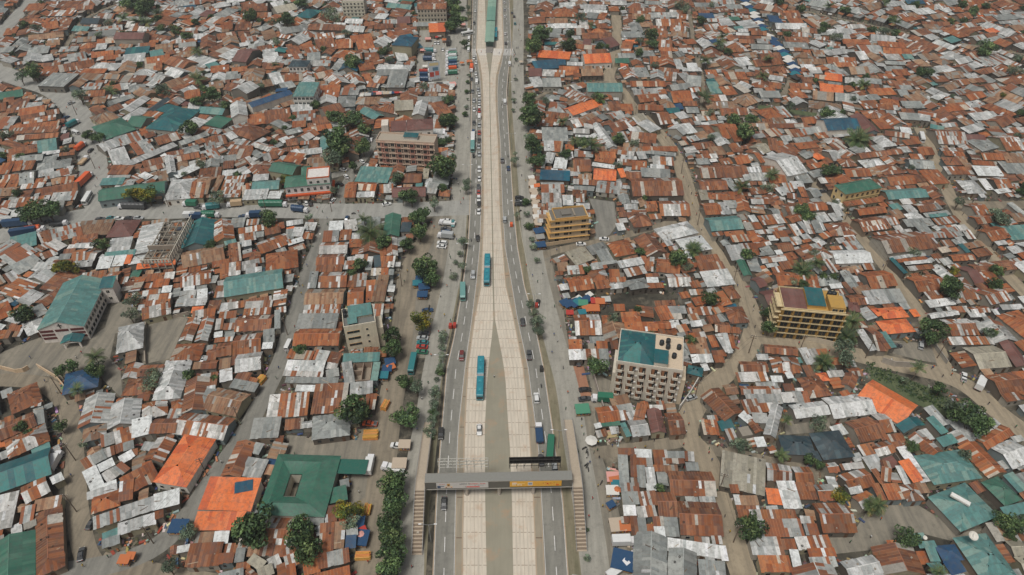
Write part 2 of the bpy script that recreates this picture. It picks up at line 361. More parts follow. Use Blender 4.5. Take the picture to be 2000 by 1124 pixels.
road('path',[(1850,735),(1838,690),(1815,640),(1790,600),(1745,545),(1705,492),(1662,440),(1618,395),(1580,350)],5,M_LANE,.0108)
road('path',[(1795,250),(1822,300),(1842,350),(1862,400),(1895,450),(1930,495),(1975,545),(2040,610)],6,M_LANE,.0112)
road('path',[(1858,395),(1920,402),(2030,400)],6.5,D,.0106)
road('path',[(1438,-10),(1462,20),(1495,55),(1522,90),(1538,118),(1552,150),(1530,185)],4.5,D)
road('path',[(1345,20),(1358,100),(1374,160),(1372,215)],3.0,D)
road('path',[(1560,20),(1700,50),(1800,70),(1900,90),(2020,110)],3.0,D)
road('path',[(1030,960),(1180,930),(1185,1000),(1190,1124)],.1,D,.0101) if False else None
road('path',[(560,360),(650,345),(690,330),(720,300),(735,262)],5.0,M_ASPH2,.0109)
road('path',[(660,410),(668,375),(690,335)],5.0,M_ASPH2,.0104)
road('path',[(225,10),(165,35),(140,70),(120,105)],3.5,D)
road('path',[(400,196),(480,190),(560,178),(700,188),(790,182)],3.2,D)
road('path',[(1030,200),(1100,165),(1190,160)],2.6,D)
def area(name, pts, m, z=.009, val=2):
    w=[P(*p) for p in pts]; z*=4
    if name:
        b=MB(); b.poly([(p[0],p[1],z) for p in (w if sum((w[i][0]*w[(i+1)%len(w)][1]-w[(i+1)%len(w)][0]*w[i][1]) for i in range(len(w)))>0 else w[::-1])]); tag(b.build(name,m),kind='structure')
    rast(w,val); rshift(w,1)
M_SAND=asphalt_mat('sandy_yard', C8(130,125,113), C8(98,95,87), C8(158,149,132))
M_RED=asphalt_mat('red_soil', C8(158,112,88), C8(128,96,80), C8(176,136,108))
area('ground_yard',[(0,690),(75,660),(175,662),(205,640),(218,600),(235,590),(268,600),(262,640),(225,652),(215,700),(235,720),(240,780),(200,742),(160,735),(130,720),(95,735),(0,735)],M_SAND)
area('ground_yard',[(285,625),(370,618),(350,660),(335,700),(280,712),(272,700)],M_SAND,.0085)
area('ground_yard',[(820,60),(868,58),(905,70),(905,160),(845,165),(812,150)],M_PAVE,.0085)
area('ground_yard',[(845,425),(900,418),(900,560),(862,600),(840,700),(790,700),(800,560),(812,500)],M_SAND,.007)
area('ground_yard',[(1040,440),(1075,500),(1100,600),(1120,740),(1185,800),(1160,850),(1200,960),(1235,1124),(1160,1124),(1130,900),(1080,650)],M_SAND,.0075)
area('ground_yard',[(1112,716),(1140,716),(1155,775),(1125,780)],M_RED,.0095)
area('ground_yard',[(1148,725),(1195,745),(1192,795),(1160,790)],M_SAND,.0092)
area('ground_yard',[(1150,388),(1200,395),(1205,440),(1190,460),(1160,470),(1165,425)],M_ASPH2,.0088)
area('ground_yard',[(1610,1030),(1660,1050),(1700,990),(1790,985),(1830,1010),(1880,1040),(1930,1030),(1870,1060),(1790,1040),(1740,1060),(1700,1075),(1610,1085)],M_SAND,.0085)
area('ground_yard',[(1530,815),(1620,815),(1622,842),(1535,850)],M_SAND,.0085)
area('ground_yard',[(1735,665),(1770,668),(1820,670),(1845,712),(1800,705),(1740,690)],M_SAND,.0085)
area('ground_yard',[(560,850),(690,860),(730,840),(735,960),(680,990),(690,900),(560,905)],M_SAND,.0085)
area('ground_yard',[(700,850),(735,800),(760,700),(775,700),(740,990),(720,1124),(690,1124),(700,1000)],M_DIRT,.008)
M_GRASS=asphalt_mat('rough_grass', C8(84,96,68), C8(66,80,56), C8(112,112,84))
area('grass_bank',[(1700,715),(1760,735),(1835,765),(1870,800),(1850,815),(1790,790),(1700,745)],M_GRASS,.0085)
area('grass_bank',[(1480,215),(1590,228),(1600,222),(1480,205)],M_GRASS,.0085)
area(None,[(1085,590),(1195,588),(1200,610),(1090,615)],None)
area(None,[(1170,575),(1330,575),(1330,600),(1170,600)],None)

M_VERGE=asphalt_mat('dusty_verge', C8(122,114,94), C8(92,96,72), C8(156,146,124))
area('verge',[(914,-5),(920.5,-5),(918.5,120),(917,230),(916,330),(914,430),(908,500),(897,570),(880,660),(866,720),(856,840),(850,900),(838,1000),(832,1124),(812,1124),(822,1000),(838,900),(846,820),(852,740),(868,650),(886,575),(898,490),(905,420),(907,330),(910,200)],M_VERGE,.0062)
area('verge',[(996,-5),(1006,-5),(1004,100),(1000,200),(1008,280),(1018,360),(1026,450),(1040,540),(1058,610),(1080,690),(1100,760),(1112,850),(1128,940),(1142,1030),(1152,1124),(1110,1124),(1100,976),(1088,900),(1081,840),(1063,719),(1043,622),(1025,560),(1012,484),(1003,404),(996,280),(992,200),(995,130)],M_VERGE,.0062)
area(None,[(895,0),(1035,0),(1022,250),(1050,560),(1180,900),(1200,1124),(740,1124),(800,600),(850,470),(895,430)],None)

ROOFS='''T 0 948
0 150 255 90 295 480 mM;290 290 455 250 470 430 qM;440 560 440 1300 -150 1300 nG;770 235 810 1010 450 1100 rH;300 490 450 430 450 500 bM;1090 100 1460 -20 1480 60 sM;1150 150 1500 40 1530 240 oH;1510 -20 1680 -60 1690 160 rM;1170 410 1490 300 1500 440 qM;1490 290 1920 150 1880 320 sM;1480 490 1945 350 1945 480 sM;1280 640 1640 590 1620 840 qM;1650 590 1850 530 1800 800 mM;
T 280 948
850 -85 1480 -65 1370 325 OM4;690 345 1290 345 1210 560 OM4;1150 -20 1370 -60 1200 90 TM4.6;140 130 455 50 455 230 wM;150 340 250 310 250 400 rM;90 510 240 450 250 580 sM;70 600 240 590 160 740 oM;680 600 890 590 860 730 bM;900 590 1080 570 1010 725 wM;600 750 1010 725 940 1000 rM;430 770 590 740 570 820 wM;950 860 1140 850 1130 970 qM;400 1020 540 1020 520 1150 rM;560 1030 800 1010 790 1150 wM;950 1110 1250 1040 1270 1180 gM;1380 860 1540 960 1430 1050 pM;1420 1060 1600 980 1620 1100 pM;1480 740 1640 740 1620 880 rM;1170 800 1280 790 1260 950 gM;
T 560 948
400 90 740 10 745 180 nM;745 -50 860 -60 860 160 wM;465 280 640 250 640 370 rM;480 380 620 350 600 450 qM;275 400 470 380 480 490 gM;430 500 600 480 640 820 rM;610 480 740 470 760 780 bM;350 540 425 510 425 620 sM;745 640 870 630 860 780 uM;745 560 880 530 880 620 qM;390 880 770 790 775 960 qM;200 950 390 890 400 1080 oM;350 1120 780 1010 780 1150 oM;0 1010 105 980 110 1124 oM;790 1030 940 1000 945 1130 wM;
T 0 772
150 240 530 80 400 -140 rH;400 90 520 60 530 120 qM;-50 400 420 205 460 380 rG;430 200 550 160 560 340 gM;-300 975 630 650 600 1000 tG;630 1040 765 970 770 1060 sM;1440 -20 1350 350 970 400 qG;1660 330 1900 270 1870 480 wM;1430 480 1650 400 1670 550 mM;1265 520 1425 470 1430 600 qM;1130 770 1280 690 1300 800 gM;1285 690 1420 640 1430 740 mM;1540 610 1665 570 1670 660 gM;1430 640 1530 600 1540 690 rM;1480 780 1640 690 1660 780 sM;1645 690 1720 670 1730 740 rM;1010 830 1130 760 1140 900 mM;1210 885 1400 790 1430 870 wM;1040 980 1205 895 1280 1150 wM;1420 920 1520 840 1570 960 qM;1500 1060 1900 850 1920 1070 oM;1310 1110 1450 1060 1450 1130 wM;
T 280 772
T 280 596
-10 60 340 -20 360 100 mM;430 -60 800 -80 800 0 sM;620 90 790 60 770 150 mM;795 60 910 50 890 140 oM;890 160 800 450 650 430 qG;720 180 600 450 450 430 mG;960 100 1170 80 1150 160 mM;1090 180 1205 165 1190 230 gM;920 190 1010 180 1000 300 mM;1015 240 1180 230 1180 300 mM;890 350 990 335 1000 390 wM;1200 140 1640 120 1640 310 rG;1290 -20 1620 -40 1640 110 mM;1645 90 1710 80 1700 290 gM;1160 385 1495 345 1495 590 mG;1505 330 1640 310 1620 465 gM;1495 480 1620 472 1620 540 wM;1180 620 1490 580 1490 800 sG;420 490 780 480 700 690 oH;940 485 1120 460 1120 620 rG;900 420 1120 400 1110 450 mM;820 610 920 600 930 680 rM;750 700 940 690 930 790 rG;960 690 1095 670 1100 780 bM;1105 660 1170 650 1170 740 rM;960 830 1110 800 1130 930 sM;720 880 850 860 850 890 sM;855 860 940 850 940 1000 rM;800 1030 900 1010 870 1120 sM;620 670 460 1160 100 1210 sH;840 900 790 1310 480 1310 rG;1140 930 1450 990 1390 1090 gM;
T 280 772
800 -60 920 -50 860 190 gM;930 -90 1340 -10 1190 275 bG;530 215 1150 290 990 560 mG;150 300 470 290 400 470 rG;905 550 535 1150 150 1040 OH3.8;25 590 145 600 130 700 sM;1390 310 1730 290 1690 525 gM;1410 600 1210 1030 970 1000 rG;1410 600 1510 620 1450 745 gM;1320 790 1570 830 1490 1050 qM;1590 20 2080 -20 2070 250 mM;0 870 110 840 150 1090 oM;
T 560 772
330 270 790 210 850 490 gH;1055 70 1110 70 1110 180 rM;
T 0 596
200 280 480 190 430 440 bM;1440 300 1410 490 1240 540 aG;1480 280 1800 210 1750 540 sH;820 860 1250 760 1255 1010 uH;1275 840 1420 800 1430 910 sM;-100 50 110 -30 110 140 oM;0 240 80 260 20 320 sM;0 330 160 320 50 420 mM;0 500 90 460 105 520 OM;400 60 530 0 480 150 gM;-60 620 0 600 0 690 sM;
T 560 596
230 15 680 5 665 110 mM;165 130 655 125 615 290 gM;140 300 695 295 685 505 oG;50 560 350 590 290 690 oM;380 570 545 590 480 700 qM;20 700 490 712 465 835 sM;-30 825 460 842 450 900 mM;0 905 650 915 645 980 gM;130 1005 360 1010 350 1080 wM;370 1010 780 990 700 1340 rM;800 985 1075 960 1060 1100 qM;715 620 1165 600 1165 700 aM;1090 735 1170 735 1150 940 aM;690 745 810 720 800 975 qM;830 710 1080 700 1080 940 bF;
T 0 420
140 300 460 225 470 370 aM;150 320 275 390 20 540 qM;0 545 335 375 440 470 qM;120 665 430 510 540 590 gM;330 800 470 690 690 755 sG;430 640 640 700 610 750 sM;480 600 690 610 650 680 sM;560 400 700 320 860 370 mM;440 430 580 350 640 390 mM;500 500 690 430 790 465 mM;640 210 1000 110 920 280 qM;470 250 620 200 620 340 mM;1030 100 1440 70 1370 240 bM;920 290 1230 240 1190 330 rM;980 345 1210 345 1215 415 sG;870 380 970 380 960 430 mM;810 440 950 425 900 490 rM;760 500 900 490 880 550 gM;950 440 1110 420 1050 560 mG;1120 440 1280 450 1200 570 mG;1000 590 1170 570 1130 640 sM;1460 70 1765 60 1670 270 dH;1390 320 1670 290 1650 430 sM;1320 480 1700 440 1705 505 aM;1260 545 1430 530 1400 660 wM;1450 525 1590 515 1570 630 wM;1595 515 1665 510 1640 605 OM;1040 740 1340 700 1340 780 mM;1360 720 1530 700 1470 900 oG;40 770 200 700 280 790 mM;0 990 260 795 400 930 mM;210 1090 410 945 555 990 sM;1600 960 1700 780 1800 850 oM;
T 280 420
-70 620 410 560 400 620 OM;940 70 850 390 450 470 tG;490 470 1000 365 1000 560 bG;1110 60 1140 300 890 350 mG;1115 60 1280 50 1285 150 gM;1010 340 1150 305 1155 350 aM;1065 385 1205 358 1215 570 rM;1190 180 1500 130 1500 190 mM;1200 260 1395 222 1390 310 mM;1410 225 1505 215 1505 270 gM;1510 190 1700 150 1700 220 rM;1300 70 1450 60 1460 120 mM;1390 360 1760 230 1800 370 mG;1230 340 1345 320 1345 380 sM;1530 490 1920 430 1925 650 oH;1220 600 1500 540 1510 590 mM;1230 640 1430 610 1430 670 mM;1040 800 1745 690 1745 930 aG;500 730 870 680 870 850 mG;960 640 1070 620 1070 780 mM;1080 620 1220 600 1230 740 mM;930 840 1030 820 1030 895 mM;920 905 1040 895 1040 1020 mM;510 910 640 890 640 940 wM;680 950 805 930 800 1030 wM;590 1060 800 1045 800 1090 wM;470 970 670 950 680 1060 qM;870 770 940 770 935 850 gM;0 760 400 720 370 800 mM;140 820 340 805 360 890 oM;250 900 365 890 365 960 wM;0 960 70 950 70 1010 wM;60 1020 360 990 340 1110 mM;75 950 220 930 200 980 mM;1060 1110 1600 1020 1610 1090 mM;
T 560 420
0 90 200 60 210 110 sM;0 200 95 190 100 300 gM;100 170 230 170 230 270 sM;0 170 95 150 90 190 OM;0 340 190 280 190 330 wM;540 100 710 90 680 200 wM;720 90 870 70 860 195 mM;470 220 660 210 640 330 qM;680 205 815 200 810 310 mM;820 240 920 235 910 310 sM;890 60 1170 40 1170 140 gM;1425 0 1400 270 1200 260 nG;1440 110 1560 110 1540 210 kM;790 320 940 315 940 400 oM;440 350 780 340 770 480 mG;400 500 740 490 720 625 rG;380 640 700 630 690 705 rM;300 730 400 725 370 910 gM;440 720 780 710 750 900 mG;270 930 740 920 690 1110 bG;770 760 1005 750 985 890 mM;790 910 980 900 950 1124 mG;1060 680 1270 670 1260 750 oM;1280 690 1340 690 1340 750 gM;1000 840 1120 830 1110 1080 oM;1130 770 1280 770 1250 1080 bM;1085 530 1165 520 1190 640 kM;1175 530 1360 530 1360 650 mM;1020 530 1080 530 1070 590 sM;1000 600 1070 600 1060 690 gM;1375 290 1385 510 1250 510 mG;1160 430 1235 420 1230 500 mM;860 510 1015 500 1010 570 mM;
T 1110 948
660 95 860 92 855 240 gM;655 -20 870 -20 870 85 qM;865 100 1075 80 1065 250 mM;970 -10 1080 -10 1080 65 wM;1080 90 1310 90 1310 400 rG;680 260 830 260 820 380 sM;840 280 1070 260 1060 390 mM;1340 200 1850 220 1900 640 rG;1630 150 1820 150 1840 225 qM;765 400 845 400 855 620 rM;850 420 955 420 950 600 gM;960 500 1055 495 1060 630 mM;1065 525 1190 525 1200 640 wM;1050 400 1175 400 1180 510 rM;1185 415 1350 420 1370 640 gM;655 400 755 400 750 470 rM;670 485 745 485 745 545 bF;1230 650 1230 1200 800 1200 gG;1240 665 1930 770 1920 920 sM;1600 850 1600 1250 1240 1250 gG;1615 940 1940 970 1940 1200 gM;1570 650 1750 660 1740 720 mM;1780 640 1900 640 1890 730 mM;
T 1410 948
670 -30 890 -30 930 290 sM;540 50 790 70 805 250 OM;215 140 430 140 420 250 bM;140 130 210 130 220 240 sM;90 0 190 0 190 100 mM;180 265 460 275 455 310 rM;190 315 900 315 950 430 mM;440 440 960 435 1000 640 qM;970 390 1130 400 1160 480 mM;1010 490 1170 490 1210 620 qM;330 660 620 660 650 870 sM;625 660 720 660 765 870 mM;725 680 895 680 915 800 mM;440 890 820 890 840 1080 oM;835 815 940 820 985 1020 wM;900 660 1310 630 1370 780 mM;1060 800 1390 790 1410 895 oM;1080 910 1400 900 1440 1020 qM;1120 225 1530 220 1680 590 mG;1140 0 1360 -10 1370 190 qG;1530 0 1680 -30 1790 80 sG;1620 150 1800 70 1920 230 mG;1470 960 1870 870 1990 1100 sG;-30 770 30 770 50 940 sM;90 1020 210 1020 215 1080 sM;
T 1700 948
0 0 90 -10 200 190 oM;130 0 325 -10 300 180 oM;335 0 550 -20 620 190 mH;720 150 1180 -30 1560 400 aH;1610 290 1916 220 1950 350 aM;1030 660 1440 600 1850 1200 aH;800 760 1050 740 1070 940 uH;900 970 1080 920 1030 1120 uM;580 715 790 700 790 770 aM;670 780 790 780 795 950 aM;540 620 660 610 680 660 aM;700 975 860 965 890 1100 aG;520 765 690 1110 190 1190 rG;110 540 290 540 320 680 mM;200 700 340 700 360 760 oM;1680 700 1860 690 1916 880 pG;1790 620 1940 600 1960 690 mM;1790 900 1990 880 2060 1100 pG;
T 1110 772
330 160 590 130 640 320 oG;595 140 780 110 790 190 qM;615 210 710 200 730 310 mM;720 225 825 200 860 290 sM;730 320 940 290 1000 500 sG;835 190 940 180 950 280 sM;290 200 325 190 350 340 sM;320 370 395 350 400 400 wM;400 350 640 330 640 365 nM;645 370 700 355 740 520 aM;860 120 980 150 1000 400 rM;1150 180 1220 470 1040 480 dG;1195 230 1380 220 1400 490 rG;1010 130 1205 130 1210 180 mM;730 540 850 530 850 600 sM;860 520 990 510 1000 580 uM;1650 325 1840 325 1885 495 oM;1570 330 1645 330 1665 470 qM;1620 190 1770 270 1740 315 sM;620 670 815 670 820 750 rM;825 680 1030 690 1030 785 wM;850 790 1040 795 1045 890 mM;850 895 945 900 970 1150 gM;955 920 1060 920 1065 1150 sM;770 760 840 765 845 1020 rM;615 765 730 770 740 1150 gM;780 1040 845 1040 840 1130 mM;1050 700 1220 700 1215 870 mM;1225 710 1440 710 1455 795 gM;1450 710 1560 720 1565 830 mM;1060 880 1180 880 1180 950 mM;1460 850 1610 850 1625 940 gM;1590 790 1690 790 1680 895 wM;1215 800 1440 800 1455 850 rM;1230 950 1780 960 1820 1264 rG;
T 1410 772
-40 -90 265 215 70 370 rG;230 80 420 60 430 230 mM;285 0 720 0 720 110 qM;450 115 620 105 590 205 mM;725 -20 900 -20 910 90 mM;370 230 550 240 520 350 qM;200 270 270 205 375 300 wM;400 300 515 450 430 490 rG;760 160 670 540 520 490 sG;830 130 1250 75 1270 250 sG;1240 40 1760 -20 1850 240 sG;700 500 1090 515 1110 750 kH4.2;1085 480 1460 440 1630 770 kH4.4;1115 710 1325 705 1325 820 kM;1530 340 1830 270 1930 550 rG;1680 640 1880 600 1960 720 mM;1740 790 1916 750 1990 920 sM;30 440 130 425 160 570 mM;185 400 330 375 390 500 pF;395 540 510 530 530 640 wM;0 710 535 830 535 1260 pM;545 840 840 885 870 1110 mG;865 895 1080 900 1200 1110 mG;1275 855 1405 840 1470 960 qG;1465 870 1740 840 1755 910 mM;1450 1000 1755 915 1890 1130 mG;
T 1700 772
30 -190 590 130 430 410 OG;0 240 150 220 370 450 mG;0 345 75 335 165 560 rM;-20 625 200 570 285 720 mG;580 275 685 375 490 550 tG;685 310 770 275 935 470 aM;650 185 760 145 1005 350 sM;815 550 1000 490 1085 590 aM;540 760 1120 680 1420 1030 aH;335 850 465 815 605 1075 OM;430 640 740 1080 655 1125 sM;0 765 55 760 150 950 sM;115 800 230 830 320 1110 rG;300 905 375 900 475 1120 sM;0 945 60 930 125 1110 rM;1310 560 1640 375 1810 480 oG;1310 580 1700 960 1445 1010 oG;1480 650 1740 555 2020 830 sG;1745 530 1870 505 1915 570 qM;1455 350 1535 295 1635 350 sM;1625 0 1880 -40 1916 50 mM;1705 130 1800 120 1855 210 sM;1385 1090 1590 1015 1885 1305 nH;1645 1020 1760 975 1915 1190 aM;1800 1000 1990 950 2000 1090 gM;
T 1110 596
60 125 375 120 395 375 mG;565 0 695 0 695 75 oM;650 105 880 98 950 205 oM;695 225 1095 225 1095 325 oM;1065 50 1220 22 1235 185 oM;1228 30 1448 22 1475 105 sM;1242 120 1400 112 1410 175 rM;1472 50 1755 32 1778 120 mM;1485 130 1600 112 1600 185 oM;1785 50 1916 22 1916 95 oM;1000 215 1250 200 1320 290 oG;1340 270 1460 245 1485 325 oM;1512 210 1650 200 1660 265 sM;1130 312 1190 302 1208 365 mM;1352 360 1480 342 1508 405 qM;1502 362 1690 342 1708 415 mM;1530 425 1700 422 1755 615 bM;1442 430 1508 422 1565 600 rM;1730 400 1815 392 1845 525 oM;1825 390 1916 372 1985 590 sM;1522 630 1778 622 1788 715 sM;1802 640 1916 632 1928 715 rM;1500 745 1685 790 1640 890 tH;1812 760 1916 742 1916 785 oM;0 445 160 442 165 555 oM;348 462 480 462 488 550 oM;232 472 330 472 338 555 bF;0 570 175 566 175 680 sM;182 566 368 562 368 675 mM;378 562 490 562 508 680 gM;505 430 600 422 570 550 rM;
T 1410 596
20 30 250 20 320 220 rH;108 282 220 292 245 360 mM;0 372 58 372 125 600 sM;72 402 128 402 155 540 oM;150 412 238 412 228 485 mM;515 490 920 525 940 635 rG;580 645 935 655 985 850 mH;425 622 565 622 565 685 sM;205 705 540 712 565 835 rG;165 855 540 845 570 950 mM;765 852 770 830 870 950 mM;602 892 740 892 755 960 wM;782 852 858 842 870 910 wM;212 1015 700 1015 715 1120 mG;755 992 880 992 888 1070 rM;0 1005 145 985 230 1100 bG;945 562 1045 552 1085 740 sM;992 772 1088 762 1130 890 mM;1072 562 1158 552 1195 635 mM;1172 562 1295 552 1325 612 oM;1085 645 1188 645 1212 740 gM;1302 832 1500 822 1515 892 mM;1545 795 1700 785 1760 885 rG;1700 905 1640 1050 1500 950 rG;1660 330 1750 320 1785 580 sM;1765 285 1880 282 1970 575 rG;1320 772 1400 762 1408 812 gM;1462 1092 1558 1065 1595 1120 oM;1560 -60 1700 -40 1800 100 dH;
T 1700 596
75 45 385 22 425 155 OH;0 52 70 35 80 145 OH;65 205 440 172 585 330 OH;475 72 555 62 578 145 OM;105 362 180 352 225 540 aM;180 565 428 575 428 665 aM;435 585 690 622 735 695 qM;-40 350 10 332 115 595 rG;705 112 1055 62 1085 125 sG;935 32 1190 22 1195 90 mM;1205 32 1425 12 1470 90 mG;655 2 735 2 715 55 rM;1205 100 1400 88 1425 145 sM;865 185 1200 172 1310 375 mG;935 412 1480 402 1520 490 mM;1385 162 1478 152 1555 245 mM;1570 130 1845 62 1970 410 oH;1505 65 1565 62 1600 120 sM;1605 5 1825 2 1830 55 sM;1145 535 1535 508 1785 770 pG;1770 462 1995 780 1835 800 dG;1415 885 1745 842 1890 1090 rG;1755 842 1916 832 1916 920 oM;1785 482 1895 445 1970 570 oM;
T 1110 420
-40 490 190 412 300 560 pM;218 412 428 352 505 445 gM;335 472 478 442 595 560 gM;285 612 600 572 605 600 gM;-20 652 178 642 195 735 qM;265 632 468 612 478 665 qM;475 352 735 305 840 480 oH;1060 252 1235 470 1010 555 rG;602 592 900 538 928 615 sM;685 692 928 645 945 735 mM;955 592 1058 602 1095 710 mM;505 692 628 692 628 775 oM;512 792 708 782 700 835 oM;715 822 948 785 980 905 gH;672 852 712 845 712 900 gM;962 742 1118 732 1135 768 rM;972 787 1113 787 1122 845 wM;982 862 1178 855 1185 910 oM;1203 742 1478 732 1485 890 mG;1062 178 1480 78 1635 222 sH;1332 312 1658 255 1795 425 wH;1192 342 1268 325 1298 375 sM;1242 402 1348 392 1365 435 mM;725 2 950 -30 1005 135 rH;692 92 758 82 798 185 mM;585 122 678 112 735 185 sM;1012 22 1125 12 1138 95 mM;1132 2 1458 -38 1475 35 mM;962 32 1008 32 1045 105 sM;1692 42 2085 12 2160 175 aG;1572 532 1848 502 1895 592 rM;1602 622 1912 592 1925 680 rM;1632 732 1975 692 2020 870 sM;1502 842 1610 825 1625 905 mM;1502 942 1668 932 1678 995 mM;1532 1052 1678 1022 1688 1115 oM;1372 982 1478 962 1488 1035 oM;1562 742 1620 735 1632 785 gM;1782 232 1912 212 1915 255 mM;1852 312 1915 302 1928 365 bM;-40 792 248 752 325 920 oG;325 842 498 822 508 910 oM;532 1002 638 992 685 1115 oM;1072 1082 1320 1072 1340 1130 rM;692 302 758 292 785 335 bM;762 372 818 362 845 405 sM;
T 1410 420
322 22 398 12 428 85 sM;435 32 738 2 755 105 mM;252 112 368 102 398 185 bM;375 112 458 102 465 175 oM;772 32 918 -18 995 65 oG;1152 32 1298 12 1315 85 sM;1312 2 1428 -18 1485 65 sM;22 222 258 202 295 250 oM;92 272 318 252 345 325 oM;302 212 528 192 545 235 mM;542 192 738 172 765 215 qM;622 222 778 205 825 280 mM;562 272 668 262 695 315 wM;722 292 828 282 875 325 gM;382 352 558 312 595 375 mG;32 402 208 392 285 560 sM;202 372 335 362 360 430 mM;342 372 418 372 465 500 oM;442 482 638 462 655 490 gM;642 362 828 342 895 445 rG;652 452 728 442 755 485 wM;452 532 755 495 805 570 mG;762 502 878 472 945 540 oM;702 602 928 572 955 660 rM;542 622 678 602 688 640 sM;812 142 908 132 935 260 mM;932 112 988 102 1025 235 sM;1002 82 1078 82 1115 235 mM;1092 82 1188 82 1198 225 gM;1192 112 1248 112 1275 195 sM;1262 112 1558 92 1615 250 rH;1202 252 1308 212 1335 280 oM;972 262 1058 242 1095 300 sM;992 322 1088 302 1115 330 oM;1412 302 1638 272 1695 325 mM;1512 262 1638 252 1655 285 sM;1342 402 1480 392 1500 430 mM;1492 362 1678 332 1735 420 qM;1320 450 1770 435 1895 595 wG;1612 62 1912 22 1945 190 rG;1702 152 1748 132 1805 215 gM;1792 282 1912 262 1990 390 oM;280 567 378 760 290 795 nG;352 802 448 772 545 890 dG;455 962 648 932 685 1110 dG;0 902 128 882 195 1040 rH;762 912 938 912 955 960 qM;1252 582 1328 572 1395 720 mM;1132 682 1198 662 1235 730 gM;1052 892 1198 872 1215 930 oM;1332 872 1478 862 1495 910 wM;1482 862 1538 852 1585 980 rM;1590 706 1728 925 1620 955 gG;1695 722 1900 702 1955 920 oG;1732 972 1985 952 1995 1110 sM;1532 1012 1738 992 1825 1115 rG;
T 1700 420
0 42 75 22 175 185 rG;85 22 248 2 365 115 mG;392 72 728 52 815 130 gM;502 22 618 2 685 45 sM;722 2 938 -18 955 15 aM;762 62 1048 22 1065 100 mM;32 232 498 182 525 205 mM;0 292 568 225 735 440 rG;232 532 578 482 610 510 sM;322 562 678 522 695 555 oM;412 592 738 562 755 595 sM;452 652 758 622 785 670 mM;222 562 270 552 405 735 tM;742 512 838 492 915 590 mM;845 562 958 542 985 620 qM;832 422 948 402 958 465 oM;862 332 988 322 1055 390 mM;1002 322 1048 312 1115 365 gM;1082 382 1138 372 1235 465 tM;1145 372 1368 332 1415 390 bM;972 422 1068 412 1095 455 oM;962 502 1238 482 1300 560 oG;1252 452 1438 422 1505 500 rM;862 192 1055 162 1090 270 qM;1062 142 1168 132 1200 200 mM;1130 205 1228 202 1285 300 mM;1222 22 1448 -8 1525 95 oG;1322 192 1558 142 1710 290 oG;1602 162 1912 142 1985 300 aM;1542 342 1668 322 1695 365 sM;1692 412 1838 392 1895 470 sM;1822 492 1912 472 1915 550 oM;1205 622 1708 562 1795 680 rG;1072 662 1188 642 1410 840 dG;1555 822 1912 752 1975 920 gM;432 782 778 742 925 930 oG;0 712 168 692 285 885 oG;1302 962 1555 902 1820 1050 mG;0 952 348 942 435 1090 gM;672 1082 995 1042 1085 1115 sM;1002 1052 1148 1042 1195 1095 mM;1832 1032 1985 1012 1995 1090 sM;1722 2 1858 -8 1875 90 bM;
T 0 200 5
100 20 260 0 200 95 rM;280 15 430 5 430 40 sM;200 80 440 40 450 90 oM;40 160 190 150 190 250 qM;220 130 450 90 460 150 rG;240 180 550 130 560 165 mM;110 240 590 190 600 235 oM;130 265 600 240 600 285 rM;200 320 600 290 600 340 rG;400 370 580 340 580 460 aG;70 460 400 400 400 475 rG;0 420 75 380 60 540 rM;420 490 590 470 590 495 sM;370 600 700 545 725 620 gH;440 710 690 650 720 690 qM;665 640 730 635 735 710 sM;240 680 380 660 400 780 gG;120 740 220 730 220 820 oM;160 590 235 580 240 660 oM;40 610 150 600 140 690 oM;245 590 360 580 350 650 mM;220 810 440 790 440 830 mM;430 830 780 770 750 880 rG;0 770 100 765 100 850 oM;120 960 500 920 500 990 mM;530 900 770 880 760 950 qM;570 980 640 970 640 1050 gM;1110 360 1350 295 1450 355 qM;930 420 1085 362 1130 440 sG;1270 420 1440 370 1540 460 qM;1050 470 1210 430 1300 575 sG;1190 610 1690 400 1700 440 sM;940 500 1040 480 1170 600 sM;900 260 1190 165 1330 285 nH;1370 130 1515 150 1400 250 nG;1420 270 1690 60 1915 130 tH;1530 90 1640 25 1780 50 tM;870 150 1070 80 1140 155 bH;1850 20 1970 10 1990 60 sM;1730 390 2000 290 2020 330 gG;1730 520 1940 480 1950 540 rG;1690 520 1720 685 1630 690 sG5;1680 710 1900 610 1940 650 wM;1360 650 1590 590 1600 640 rG;1350 730 1420 690 1470 730 sM;1540 700 1630 680 1640 770 bM;1010 755 1230 745 1240 800 aM;1060 720 1280 715 1280 738 gM;1010 860 1640 780 1610 900 nG;1680 760 1930 740 1840 940 sH;1950 735 2080 730 2050 930 oG;
T 400 200 5
